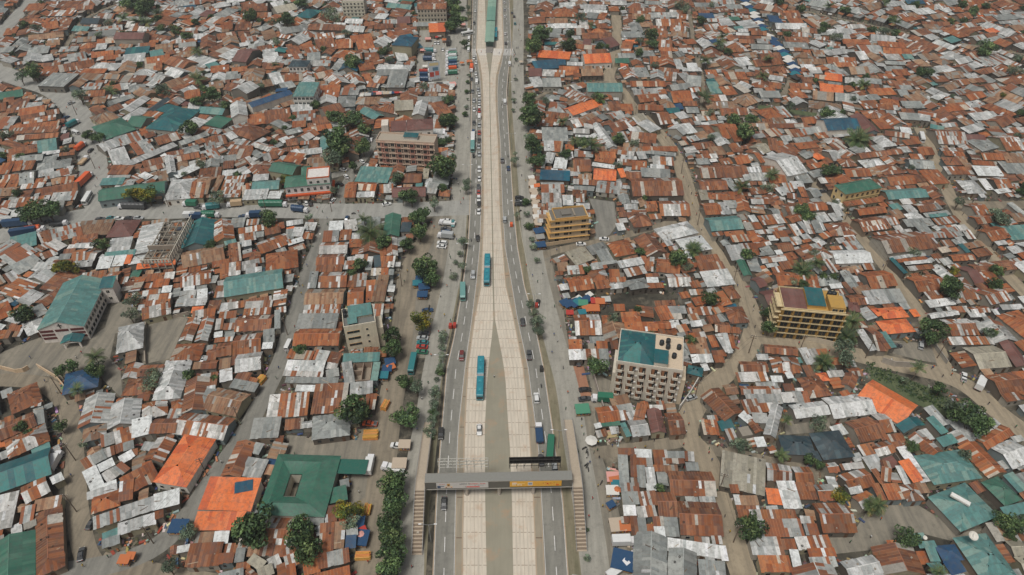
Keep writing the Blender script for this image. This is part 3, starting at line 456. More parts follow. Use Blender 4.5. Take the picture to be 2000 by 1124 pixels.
0 40 240 60 220 130 aG;0 230 120 140 250 180 nM;400 0 420 130 260 150 sG6;240 290 420 200 560 330 rH;160 320 230 290 300 350 sG;0 370 200 330 240 400 mM;0 420 100 400 200 450 qM;590 80 835 50 860 180 rG;840 40 1050 20 1050 85 sM;860 110 1080 90 1080 170 qM;1100 60 1275 10 1250 130 rG;640 220 720 180 860 235 gM;860 200 990 190 990 240 oM;1010 240 1225 205 1210 265 oG;1230 205 1340 200 1350 235 gM;780 290 930 250 970 280 gM;890 340 1020 270 1120 310 mG;720 370 800 340 820 380 wM;790 380 900 360 980 400 rM;1020 390 1110 380 1120 440 rM;450 420 570 350 600 370 sM;330 370 450 390 420 430 qM;540 390 820 480 780 535 mG;500 470 590 520 530 550 gM;260 470 480 470 480 555 rM;150 540 310 520 330 570 gM;0 490 100 460 150 550 qM;190 590 290 580 290 640 rM;380 560 440 540 520 600 mM;560 520 700 490 740 540 mM;840 490 900 470 1080 520 sM;830 500 1000 520 970 600 oM;720 580 950 618 850 710 nG5;1060 570 1290 590 1240 680 nH5;960 625 1040 620 1000 710 nG;1530 640 1840 655 1800 790 aM;1410 780 1515 780 1450 930 oG;1525 780 1700 790 1680 870 oG;1490 885 1660 880 1640 925 sM;1460 930 1640 930 1640 975 mM;1670 920 1820 920 1820 980 oM;1850 830 1960 830 1950 930 dG;1710 820 1840 810 1840 880 mM;0 730 130 730 60 900 bG;140 730 200 730 190 870 bM;210 740 410 730 400 920 mM;370 830 440 820 390 930 oM;490 770 750 760 690 850 aG;400 870 630 860 620 945 sM;640 880 760 880 770 940 wM;
T 700 200 4.682
100 50 240 125 190 190 aG;160 70 240 10 400 80 rH5;330 0 500 -10 480 70 pM7;640 0 600 125 485 130 sG9;640 10 790 10 780 100 mM;415 650 590 650 560 735 rG;600 620 650 620 700 700 pM;320 780 620 770 620 860 dG;625 750 740 760 740 840 qM;550 870 610 870 610 900 sM;
T 1020 200 5
200 100 330 110 340 240 mM;190 260 435 260 425 380 gM;420 170 510 150 570 240 mG;390 70 680 -30 740 45 OG;620 200 720 150 760 190 rM;725 140 790 120 820 165 gM;760 208 930 440 830 440 sG;790 220 935 180 1010 265 rG;960 200 1010 190 1100 285 sM;1020 150 1130 110 1200 170 pG;1110 220 1220 180 1310 275 sM;830 10 945 0 940 80 rM;955 30 1070 30 1080 85 oM;1130 20 1370 30 1390 85 oG;1260 100 1370 90 1500 205 mG;1400 70 1520 60 1520 100 tM;1480 120 1570 100 1600 155 sM;1590 60 1710 60 1720 105 gM;1540 180 1645 170 1660 220 rM;1660 150 1880 140 1890 175 mM;1420 260 1490 220 1585 315 sG;1530 230 1630 215 1710 295 wM;1690 240 1760 220 1840 315 rG;1830 220 1998 200 2050 350 oG;1600 350 1690 330 1730 370 qM;1650 400 1850 380 1880 445 rH;1690 520 1890 510 1910 545 mM;1690 562 1810 557 1820 605 gM;1160 430 1500 430 1510 480 oG;1150 465 1500 502 1510 532 gM;1110 497 1190 492 1190 553 sM;1270 542 1470 552 1470 620 mM;1480 552 1520 552 1530 635 wM;740 480 890 475 940 545 oG;900 470 1095 490 1095 525 mM;720 535 905 562 905 605 oM;690 592 905 622 900 652 wM;930 562 1070 572 1060 620 mM;700 645 915 658 860 765 OG;925 665 980 660 980 735 OM;1000 672 1145 672 1145 745 rG;1155 652 1440 672 1490 748 gM;1030 765 1510 758 1585 930 rG;1480 670 1530 665 1565 745 wM;1520 755 1575 752 1600 860 wM;480 545 648 542 640 675 rG;510 485 690 492 690 538 qM;500 265 655 270 655 308 mM;520 322 680 327 680 345 sM;240 502 325 512 320 600 sM;325 552 445 562 440 652 wM;210 390 305 390 305 475 sM;312 392 398 397 393 488 oM;420 422 500 422 500 468 oM;180 672 465 685 465 768 TM;180 782 400 782 400 885 qG;500 757 760 772 760 815 mM;510 822 700 832 700 868 gM;190 900 378 902 370 990 mM;392 922 490 922 490 1005 sM;522 912 600 912 600 975 mM;990 1002 1120 1002 1120 1048 sM;1310 965 1595 965 1605 1110 mG;1190 1012 1300 1007 1305 1065 mM;940 1082 1200 1082 1210 1120 rM;1690 622 1995 612 1995 735 rG;1690 762 1955 752 1965 855 rG;1715 872 1795 872 1805 955 pM;1805 882 1990 892 1990 955 oG;1730 992 1890 982 1910 1095 oG;1905 992 1995 992 1995 1095 sM;
T 1400 200 5
0 60 270 50 270 125 rG;370 80 535 50 550 165 oH;545 60 640 50 715 145 qM;490 212 860 202 880 245 rG;975 165 1290 148 1370 262 TG6;1440 130 1600 300 1420 270 dG;1500 182 1620 172 1715 255 oM;1480 342 1620 322 1735 425 sH;1095 292 1290 272 1325 325 sM;1350 502 1760 452 1785 505 rG;455 282 570 262 615 325 oM;655 282 800 272 838 335 oM;332 322 450 312 475 345 sM;445 342 530 342 635 470 rG;312 442 400 402 505 485 pG;445 532 640 492 850 690 sG5;732 362 900 347 948 395 gM;752 412 950 392 955 445 oM;945 312 1050 302 1095 345 oM;1082 422 1180 392 1215 465 rM;1022 472 1100 462 1138 575 sG;905 512 980 492 1018 555 OH;812 522 900 484 905 540 gM;1152 552 1300 542 1365 625 rH;1202 652 1440 642 1475 725 oG;872 622 1050 582 1058 625 oM;882 692 1000 662 1035 715 gM;742 722 880 712 935 785 gM;2 622 220 602 238 735 rG;122 532 250 512 305 595 oG;285 492 325 482 435 595 oG;102 422 200 412 255 480 mM;2 222 80 212 225 380 oG;842 852 920 832 985 925 gG;602 1002 760 982 815 1105 rG;772 982 1030 972 1038 1055 oG;1032 982 1100 972 1190 1115 sG;1222 982 1590 932 1625 970 oM;1332 1042 1600 1012 1635 1080 oG;312 932 490 932 518 995 mG;72 892 240 882 258 945 oM;2 902 65 892 75 975 rM;62 972 180 972 188 1035 gM;562 852 655 832 675 905 sM;632 802 720 802 755 875 mM;682 892 775 902 775 945 rM;782 842 845 842 865 925 mM;242 642 420 642 428 685 sM;242 702 480 702 495 765 qM;302 852 420 842 428 895 mM;492 1042 560 1032 595 1115 gG;982 752 1140 742 1148 785 mM;
T 1600 200 5
592 862 980 837 1095 925 aG;770 112 955 122 948 175 gM;962 122 1080 142 1080 188 sM;792 2 980 2 980 58 gM;562 22 760 42 755 78 mM;782 252 885 262 918 315 wM;1052 262 1330 272 1368 415 mG;1362 312 1555 312 1640 390 dG;1432 392 1595 352 1680 460 gM;1642 332 1820 322 1935 470 mG;1372 262 1535 215 1625 260 sM;1622 182 1760 122 1865 215 rG;1442 122 1690 102 1580 175 sM;1152 62 1420 32 1445 75 oM;1172 452 1390 452 1398 478 mM;1202 484 1398 492 1398 528 oM;1182 552 1345 552 1365 615 rM;1202 642 1455 642 1475 705 mM;1532 492 1738 492 1738 565 oG;1482 572 1715 592 1730 628 oM;1482 634 1735 642 1825 725 wM;1732 592 1808 592 1905 695 gM;832 552 1065 562 1125 655 gG;892 442 1038 432 1085 515 oG;542 622 738 602 795 695 rH;602 722 855 702 960 795 oG;962 682 1148 672 1225 795 oM;802 382 948 362 975 405 mM;1622 742 1765 732 1840 840 mG;1542 762 1615 762 1690 855 sM;1702 862 1835 842 1855 878 wM;1822 1002 1878 992 1990 1115 gM;1402 1002 1528 982 1615 1095 mG;902 1002 1065 982 1105 1065 rG;1072 1002 1148 992 1185 1045 gM;1012 1092 1245 1062 1290 1095 gM;822 1102 955 1082 1020 1120 sM;1782 262 1995 252 1995 295 mM;1912 722 1995 702 1995 775 rM;672 1012 758 992 775 1055 aM;
T 0 0 5
290 50 470 40 470 100 oM;510 115 755 112 740 155 mM;610 20 820 20 810 78 rM;430 232 585 212 585 275 oG;592 202 720 192 720 265 rM;860 180 1028 185 1000 238 kG;780 257 930 267 900 318 aG;1180 322 1460 322 1465 385 dG6;1240 482 1470 462 1460 518 tM;1462 512 1590 492 1618 535 aM;1522 452 1688 432 1680 498 bM;382 672 608 662 600 738 oM;402 552 515 532 518 588 sG;662 542 835 512 790 588 qG;822 682 1055 682 1058 718 oM;812 724 1048 742 1055 798 bM;535 742 785 752 700 870 gM;332 772 525 762 518 825 bM;1292 732 1360 682 1525 702 sH;1202 752 1438 752 1438 805 rM;1422 642 1588 622 1578 685 oM;-80 922 240 872 288 930 nG;82 1002 298 972 308 1035 rM;202 1072 468 1042 478 1095 bM;1732 892 1850 842 1905 880 sG;1800 905 1950 882 1985 945 oM;1802 152 1890 102 1955 140 sG;1752 232 1858 192 1895 238 oM;292 482 498 462 498 515 gM;2 472 158 462 158 508 gM;602 472 778 462 778 498 qM;952 442 1055 432 1058 478 sM;72 292 188 282 188 335 oM;1902 82 1990 72 2000 118 gM;2 602 98 562 108 618 sM;842 832 1008 822 1025 868 qM;1082 852 1248 822 1255 868 qM;1032 1002 1268 922 1290 960 gG;1165 1085 1365 952 1465 970 sG;1425 1085 1595 965 1645 1000 kG;
T 400 0 5
392 62 638 52 600 118 rG;642 82 838 42 828 108 pG;1002 87 1148 102 1090 188 tH;1042 252 1398 262 1368 318 rH;782 412 898 352 1028 382 sG;1072 392 1248 372 1248 458 rG;1272 402 1448 392 1428 468 oM;1462 412 1618 392 1600 478 oG;1602 442 1698 372 1835 400 sG;1822 442 1898 352 2045 420 TH9;1652 182 1698 132 1798 142 wH;1882 172 2008 167 2008 228 dG;412 477 548 487 380 608 dG5;132 562 298 482 368 520 sM;682 512 718 472 808 482 tM;792 502 918 482 928 538 rM;562 502 698 482 698 518 sM;592 562 768 562 750 608 sM;1082 592 1248 592 1238 648 qG;1002 532 1128 522 1090 588 gM;582 632 778 632 770 678 rM;602 722 708 702 728 818 sG;742 752 958 732 958 788 oM;1042 722 1218 682 1218 748 oG;722 832 850 802 850 858 gM;252 882 378 812 498 868 sG6;402 1012 798 882 828 930 uG6;685 900 700 870 810 880 uM6;1492 642 1638 622 1638 678 oM4;1262 642 1308 592 1358 612 sM;1692 692 1878 692 1878 738 gM;1542 742 1605 732 1598 818 oM;1665 752 1788 762 1778 818 mM;1822 692 1995 692 1978 855 gM5;1852 512 1948 502 1908 598 sM;1562 532 1698 522 1688 598 mM;1112 852 1328 842 1328 948 oM;1342 872 1518 872 1510 930 qM;212 742 358 732 368 768 gM;62 662 238 642 230 698 oM;42 822 178 802 178 858 bM;2 642 108 612 148 640 aM;352 382 498 362 518 400 qM;162 232 278 222 288 288 oM;312 232 468 222 460 288 rM;482 292 558 252 598 290 gH;32 1042 188 942 258 970 rG;432 442 588 432 598 460 gM;
T 780 0 4.015
230 195 355 190 355 250 OM5;155 225 228 225 225 253 OM5;240 822 350 802 345 895 rM;0 290 90 275 30 400 TM;0 410 45 405 20 470 sM;
T 1020 0 5
170 502 475 522 470 583 OM4;572 532 828 522 828 615 OG4;92 612 328 592 485 655 TM;342 592 420 592 428 635 TM;62 682 188 682 188 748 dM;202 692 418 702 418 755 mM;62 772 168 762 188 848 sM;182 762 358 757 362 848 gG;622 812 958 812 988 898 aG6;702 402 798 372 868 468 dG;602 392 678 397 678 448 dM;217 417 338 417 338 438 tM;692 332 868 332 878 378 rM;502 282 598 282 678 345 rG;722 242 828 242 818 278 oM;312 102 538 102 500 178 oH;642 132 748 142 748 188 gM4;762 132 838 142 838 198 oM;1032 82 1248 87 1238 138 rG;562 52 818 62 818 98 sM;62 2 328 22 318 58 gM;2 232 118 232 118 278 wM;1252 262 1412 272 1412 308 rM;1282 192 1528 192 1510 258 mG;1717 142 1858 142 1858 178 uM;962 322 1188 322 1178 368 gM;1042 792 1378 792 1388 848 oG;1092 932 1288 912 1298 988 oG;1402 892 1588 882 1675 995 oG;982 412 1088 422 1088 488 oM;902 582 1038 582 1038 618 nM;932 532 1098 532 1098 568 gM;1222 552 1288 552 1278 638 oG;1332 502 1438 502 1448 568 oG;1442 522 1508 502 1538 558 gG;1472 592 1538 592 1538 678 sM;1552 662 1738 662 1738 698 sH;1512 732 1598 722 1598 855 sM;1605 732 1738 742 1728 848 gG;1792 812 1898 812 1898 915 aM;1392 712 1508 722 1498 798 mM;1522 482 1598 482 1598 518 sM;1605 482 1728 482 1738 528 mM;1562 402 1668 392 1688 428 oM;1882 82 1995 82 1995 118 rM;1902 272 1995 262 1995 318 oM;
T 1400 0 5
2 92 128 102 128 128 rM;162 97 308 102 308 133 rM;87 177 208 172 198 198 nM;162 347 518 362 508 388 rG;2 282 108 262 148 318 oH;832 202 928 192 995 268 oM;682 192 818 192 818 228 oM;642 422 878 432 868 478 gM;892 432 958 402 1005 468 sM;952 352 1098 372 1128 408 mH;1212 392 1478 402 1468 438 oM;1272 512 1358 502 1415 588 sG;62 717 268 717 278 778 oM;152 582 288 567 308 638 sM;532 652 638 642 648 718 rH;512 742 648 762 648 798 sM;402 902 598 902 598 955 gM;1052 722 1218 742 1198 798 OM4;702 822 918 832 898 875 oM;922 882 1118 902 1108 988 bG;692 922 848 912 858 958 oM;1362 952 1558 932 1565 975 gM;1372 1002 1538 992 1548 1058 mM;1032 632 1118 622 1118 688 gH;882 672 998 672 988 718 mM;1132 622 1338 622 1338 658 oM;1302 332 1518 322 1538 348 oG;12 862 138 852 148 928 oM;152 852 218 832 218 928 rM;
T 1680 0 5
432 12 608 12 600 38 TM4;242 132 318 102 378 138 rM;392 192 598 152 648 178 oM;482 312 638 292 628 348 rM;602 252 748 252 768 288 bM;612 362 698 342 768 378 sM4;332 342 508 402 498 413 sM;802 392 898 362 978 398 aM;1052 282 1178 262 1218 288 rM;1202 302 1288 282 1335 318 OM;1162 402 1368 352 1408 378 gM;542 542 718 532 718 588 bM;702 602 818 572 925 608 bH;1102 692 1278 652 1348 698 rH;1022 642 1128 612 1195 648 sM;1312 772 1498 742 1585 818 rH;1142 842 1258 812 1345 868 rG;752 852 868 802 995 838 bG;962 932 1118 892 1185 958 oG;682 762 818 752 828 798 rM;982 722 1078 712 1185 768 sH;632 902 698 862 768 898 sM;682 952 758 912 828 948 sH;52 882 298 872 298 928 oM;302 882 388 872 458 938 gG;2 952 78 922 162 978 gG;392 1002 578 1012 578 1048 gM;152 1032 348 1042 348 1078 mM;822 1032 1008 1012 1045 1065 oM;252 802 528 802 528 838 rM;162 732 298 732 298 768 oM;302 692 448 692 448 738 oM;232 602 428 612 428 638 gM;222 542 388 542 388 588 mM;162 412 428 432 400 468 oM;1442 262 1588 252 1588 298 bM;1272 162 1418 152 1400 198 gM;862 82 968 82 968 118 oM;772 102 858 82 868 118 sM;'''
TREES='''T 280 948
545 590 130 b;310 1010 130 b;1430 520 270 g;1310 700 100 g
T 560 948
180 560 200 g;230 800 220 g;1340 60 150 g;1340 190 150 g;1330 320 130 g;1260 480 150 g;1310 680 160 g;1320 860 170 g;1320 1060 150 g;730 310 130 y;900 300 90 y;800 460 100 b
T 0 772
270 390 80 g;330 480 60 g;740 380 80 g;1050 600 80 s
T 560 772
850 180 215 g;1480 250 155 g;1320 1060 140 g
T 0 596
290 110 130 g;1610 110 95 b;1180 790 110 g;1180 640 120 p;880 760 100 g;740 820 90 g;960 1050 90 p;1230 850 70 g
T 280 596
120 850 100 b;80 980 110 b;890 910 50 g
T 560 596
1320 380 125 g;1330 540 125 g;1680 200 140 y;1470 940 115 g;1610 1020 115 b
T 0 420
760 640 120 y;880 660 120 y;1260 360 85 g;1640 1060 95 b;350 10 110 g
T 280 420
1560 70 110 g
T 560 420
1050 200 190 p;960 60 80 p;920 610 95 g;1180 340 100 g;1640 20 110 g;1660 200 115 g;1520 360 95 g;1720 640 150 g;1790 780 110 g;280 30 70 s
T 1110 948
1140 30 60 g
T 1410 948
370 520 170 g;1460 120 105 y;1880 260 120 q
T 1700 948
450 650 130 g;1720 470 140 g;1870 480 100 g;1740 640 70 g;850 1080 90 p;100 240 110 p
T 1410 772
240 620 125 b;750 740 90 p;1090 790 80 g;1210 360 130 b;810 310 70 p;1220 860 60 g
T 1700 772
1200 230 200 g;1330 370 170 g;1050 180 130 b;520 640 90 g;1190 760 110 b
T 1110 596
360 740 140 g;560 170 80 b;870 60 60 g;1030 370 50 p
T 1410 596
560 110 90 g;590 270 100 g;1620 200 130 p;1540 540 150 b;1560 680 140 b;1570 390 120 q;1270 710 120 q
T 1700 596
790 300 155 g;760 420 90 g;1460 340 90 b;1540 350 70 g;600 780 90 p;880 1030 90 g;420 940 60 s
T 1110 420
1370 540 130 g;1560 430 110 q;1780 1040 110 g;900 450 60 g;230 670 50 g;1490 650 70 b
T 1410 420
1010 700 140 q;1190 590 90 p;320 490 90 g;1150 470 60 b;1270 770 60 g;1400 770 60 g;1060 20 80 g;900 830 60 b;1020 860 60 g
T 1700 420
1050 930 150 g;1010 830 100 g;1660 60 110 b;1560 60 60 b;1040 700 60 y
T 0 200 5
870 310 60 g;950 340 70 g;1840 240 90 g;1290 890 100 y;1430 890 100 y;340 1040 110 g;460 1050 110 g;60 310 60 b;180 530 40 g;170 890 50 g;1960 600 60 b;1800 700 40 b
T 400 200 5
1280 350 140 g;1330 430 120 g;1250 540 110 b;1540 430 80 g;1420 160 110 g;1270 140 80 g;1560 260 70 g;120 930 75 b;210 30 60 g;780 250 30 g;1870 740 70 b;780 750 50 y;1450 620 50 g;620 1110 70 g;1260 860 50 b
T 700 200 4.682
780 580 130 g;480 860 80 g;570 1030 80 g;350 690 60 g;790 170 60 g;860 150 50 g;770 780 45 g;820 340 40 g;990 740 40 b;990 790 35 b;690 920 60 b
T 1020 200 5
90 140 110 g;110 420 95 g;140 560 90 g;80 340 60 b;395 190 60 p;520 370 60 p;680 420 90 p;590 400 60 g;410 510 60 g;950 360 70 g;1090 400 60 b;1200 930 35 g;1850 340 50 b;1830 100 50 b
T 1400 200 5
160 170 80 g;290 280 110 g;340 160 60 g;1370 360 120 q;1110 660 80 g;830 1050 70 g;890 1090 60 g;540 710 70 p;250 820 80 p;490 830 60 b;1060 100 60 g;1140 110 50 g;1230 100 40 g;1160 980 45 b;720 40 60 b
T 1600 200 5
1360 970 60 b;1750 1100 80 b;900 640 40 b;1950 330 50 b
T 0 0 5
1290 30 90 g;1420 30 90 g;1390 110 70 g;1210 180 60 p;1350 220 70 p;1430 220 60 p;320 700 80 g;300 640 60 p;1710 290 60 g;1820 350 50 g;770 920 80 b;1600 880 80 b;350 270 50 b;1920 500 60 p;1930 770 80 p;1540 130 50 p;1080 890 60 p;960 340 40 b;1940 990 60 g;200 750 60 b
T 400 0 5
440 150 70 g;790 190 80 g;1210 130 80 b;1270 180 60 b;1440 600 75 g;960 30 60 g;60 930 90 g;700 410 50 b;180 1020 50 b;690 640 40 p;540 850 50 b;1740 500 50 g;660 210 40 b;1420 640 50 g;100 30 0 g
T 780 0 4.015
420 20 60 g;430 80 60 g;430 170 60 g;400 200 45 g;540 60 28 b;540 110 25 b;510 335 30 g;380 780 50 g;380 940 60 g;190 680 40 b
T 1020 0 5
180 320 100 g;110 440 90 g;460 440 80 g;750 960 70 g;580 170 60 b;1260 340 75 g;1270 420 60 g;1140 400 50 b;60 960 80 g;70 1060 80 g;670 250 40 p;1560 50 60 b;1590 90 50 b;1790 590 60 p;1780 950 80 p;1140 510 50 g;1290 640 50 b;1850 50 40 b;1760 205 50 g;1930 420 60 p
T 1400 0 5
500 580 50 p;450 740 60 p;600 10 60 g;830 80 50 g;1060 260 50 g;1030 300 40 g;1170 360 60 b;1430 820 60 p;60 360 50 p;40 460 50 b;1330 970 40 b;1100 60 50 p
T 1680 0 5
240 310 70 b;350 220 50 p;330 320 50 g;1240 470 90 g;1200 500 60 g;620 700 70 g;1110 100 50 g;1240 60 40 g;1000 40 50 g;40 830 60 p;1520 690 60 b;1540 570 50 b;1400 930 40 y;240 30 40 p
T 780 280 4.015
900 130 35 b;910 80 20 b;530 300 35 b;520 350 30 b;920 560 25 b;500 770 45 b;490 960 40 b;380 0 0 g
T 780 560 4.015
1090 260 60 b;1095 350 55 b;325 630 38 b;280 840 55 b;270 930 50 b;260 1050 45 b;290 1000 30 b
T 1020 240 4
120 300 0 g'''
# ---------------------------------------------------------------- roofs and houses
PAL={ # sheet colours: (main list, second list, share of second, rust amount of first/second)
 'r':([C8(130,76,44),C8(142,88,56),C8(110,66,44),C8(146,98,68),C8(118,76,58)],[C8(184,178,166)],.1,.95,.3),
 'o':([C8(156,86,46),C8(164,96,54),C8(138,76,42),C8(166,106,66)],[C8(186,174,156)],.09,.95,.3),
 'b':([C8(152,118,90),C8(136,98,72),C8(160,130,102)],[C8(150,146,136)],.2,.8,.3),
 'm':([C8(146,84,46),C8(128,74,44),C8(156,98,58),C8(136,92,66)],[C8(192,190,184),C8(166,166,160),C8(210,209,204)],.44,.95,.35),
 'q':([C8(166,169,164),C8(182,183,178),C8(150,154,151)],[C8(146,88,58)],.28,.35,.9),
 's':([C8(190,192,188),C8(202,203,199),C8(174,178,175)],[C8(218,219,216)],.25,.22,.1),
 'g':([C8(142,147,143),C8(134,139,136),C8(152,156,151)],[C8(164,166,160)],.2,.2,.1),
 'w':([C8(222,225,222),C8(214,217,214)],[C8(202,204,200)],.2,.05,.05),
 'p':([C8(170,164,144),C8(162,156,138)],[C8(180,174,156)],.2,.15,.1),
 'a':([C8(86,134,130),C8(92,140,134),C8(80,126,122)],[C8(118,150,140)],.2,.12,.1),
 't':([C8(20,90,96),C8(24,96,100)],[C8(50,120,116)],.14,.05,.05),
 'T':([C8(8,74,96),C8(10,80,102)],[C8(20,96,116)],.14,.03,.03),
 'n':([C8(50,104,86),C8(56,110,90)],[C8(70,118,98)],.16,.08,.06),
 'u':([C8(2,68,104),C8(4,74,110)],[C8(16,84,114)],.1,.03,.03),
 'O':([C8(224,118,62),C8(228,126,72)],[C8(206,98,52)],.18,.06,.2),
 'k':([C8(42,62,70),C8(46,66,74)],[C8(66,86,92)],.12,.02,.02),
 'd':([C8(110,70,62),C8(116,76,68)],[C8(126,86,78)],.15,.18,.1)}
NAMEOF={'r':'rust brown','o':'orange rusted','b':'tan rusted','m':'rust and silver patched','q':'rust streaked grey','s':'silver','g':'grey','w':'bright white','p':'pale tan','a':'faded teal','t':'teal green','T':'deep teal','n':'green','u':'blue','O':'bright orange','k':'charcoal','d':'maroon'}
WALLS=[C8(168,160,146),C8(148,143,132),C8(128,124,115),C8(186,180,166),C8(112,104,94),C8(150,134,116),C8(138,150,150),C8(176,168,140)]
def cells(mb, code, fn, Lx, Ty, cw, cl, R, a_slope=None):
    """cover a slope with overlapping sheets; fn(s,t)->xyz, t=0 ridge..Ty eave; a_slope(s) gives first t"""
    mainc, sec, share, a1, a2 = PAL[code]
    nc=max(1,int(round(Lx/cw))); nr=max(1,int(round(Ty/cl)))
    colmode=R.random()<.85; run=None; runleft=0; solid=code in 'tTnuOkdwa'
    tone=1.0; ht=1.0 if solid else min(1.12,max(.62,.93+R.normal()*.13))
    for i in range(nc):
        s0=Lx*i/nc; s1=Lx*(i+1)/nc
        if runleft<=0: 
            run=R.random(); runleft=int(R.integers(1,5)); tone=1+R.normal()*(.03 if solid else .09)
        runleft-=1
        ext=0 if solid else R.normal()*.07
        b0=0.0 if a_slope is None else a_slope(s0); b1=0.0 if a_slope is None else a_slope(s1)
        for j in range(nr):
            t0=Ty*j/nr; t1=Ty*(j+1)/nr+(.06 if j<nr-1 else .0)
            if j==nr-1: t1+=ext
            u0=max(t0,b0); u1=max(t0,b1)
            if u0>=t1-1e-3 and u1>=t1-1e-3: continue
            u0=min(u0,t1-.001); u1=min(u1,t1-.001)
            k=run if colmode else .5*run+.5*R.random()
            k=.65*k+.35*R.random()
            # the share is compared with a value that is uniform enough
            second = R.random()<share*1.6 and k<.62 if not colmode else (run<share*.85 or R.random()<share*.25)
            if second: c=sec[int(R.integers(len(sec)))]; a=a2
            else: c=mainc[int(R.integers(len(mainc)))]; a=a1
            if R.random()<(0 if solid else .009): c=(.66,.67,.66); a=.0
            q=ht*tone*(1+R.normal()*(.015 if solid else .055)); c=tuple(max(.01,min(.85,x*q)) for x in c)
            z=0.0 if solid else abs(R.normal())*.018+ (i%2)*.006 + j*(-.012)+.0
            a=max(0,min(1,a+R.normal()*.12)) if not solid else a
            p=[fn(s0,t1),fn(s1,t1),fn(s1,u1),fn(s0,u0)]
            p=[(x,y,zz+z) for x,y,zz in p]
            mb.poly(p, c, 0, [(i,t1),(i+1,t1),(i+1,u1),(i,u0)], a)
def roof_into(mb, code, typ, Lx, Wy, eave, rise, R, cw=.9, cl=2.4, ov=.35):
    """roof over the rectangle 0..Lx, 0..Wy ; ridge along x; x right, y away"""
    x0,x1,y0,y1=-ov,Lx+ov,-ov,Wy+ov; LL=x1-x0; WW=y1-y0
    if typ=='F': return
    if typ=='M':                                     # single slope, low side at y0
        sl=math.hypot(WW,rise)
        cells(mb,code,lambda s,t:(x0+s,y1-t*WW/sl,eave+rise-t*rise/sl),LL,sl,cw,cl,R)
        return
    h=WW/2; sl=math.hypot(h,rise)
    hp=min(h*1.05,LL*.45) if typ=='H' else 0.0
    f=(lambda s:max(0.0,(1-s/hp),(1-(LL-s)/hp))*sl) if hp else None
    cells(mb,code,lambda s,t:(x0+s,y0+h-t*h/sl,eave+rise-t*rise/sl),LL,sl,cw,cl,R,f)
    cells(mb,code,lambda s,t:(x1-s,y0+h+t*h/sl,eave+rise-t*rise/sl),LL,sl,cw,cl,R,(lambda s:f(LL-s)) if f else None)
    if hp:
        sh=math.hypot(hp,rise); g=lambda s:max((1-s/h),(1-(WW-s)/h),0)*sh
        cells(mb,code,lambda s,t:(x0+hp-t*hp/sh,y1-s,eave+rise-t*rise/sh),WW,sh,cw,cl,R,g)
        cells(mb,code,lambda s,t:(x1-hp+t*hp/sh,y0+s,eave+rise-t*rise/sh),WW,sh,cw,cl,R,g)
    c=PAL[code][0][0]; cc=tuple(min(.8,x*1.35+.03) for x in c)
    r=.12; zt=eave+rise+.05
    mb.poly([(x0+hp,y0+h-r,zt-.02),(x1-hp,y0+h-r,zt-.02),(x1-hp,y0+h,zt+.03),(x0+hp,y0+h,zt+.03)],cc,0,None,.1)
    mb.poly([(x0+hp,y0+h,zt+.03),(x1-hp,y0+h,zt+.03),(x1-hp,y0+h+r,zt-.02),(x0+hp,y0+h+r,zt-.02)],cc,0,None,.1)
def walls_into(mb, typ, Lx, Wy, eave, rise, col, m=0):
    z=-.1
    if typ in 'HF': mb.box(0,Lx,0,Wy,z,eave-.06,col,m,top=(typ=='F'))
    elif typ=='M':
        e=eave+ (rise*.35/max(1,Wy+.7)); zt=eave+rise*(Wy+.35)/(Wy+.7)-.07; zb=eave+rise*.35/(Wy+.7)-.07
        mb.hexa([(0,0,z),(Lx,0,z),(Lx,Wy,z),(0,Wy,z),(0,0,zb),(Lx,0,zb),(Lx,Wy,zt),(0,Wy,zt)],col,m)
    else:
        mb.box(0,Lx,0,Wy,z,eave-.06,col,m,top=False)
        zr=eave+rise*(Wy)/(Wy+.7)-.07; b=eave-.06
        mb.poly([(0,0,b),(0,Wy,b),(0,Wy/2,zr)],col,m); mb.poly([(Lx,0,b),(Lx,Wy,b),(Lx,Wy/2,zr)],col,m)
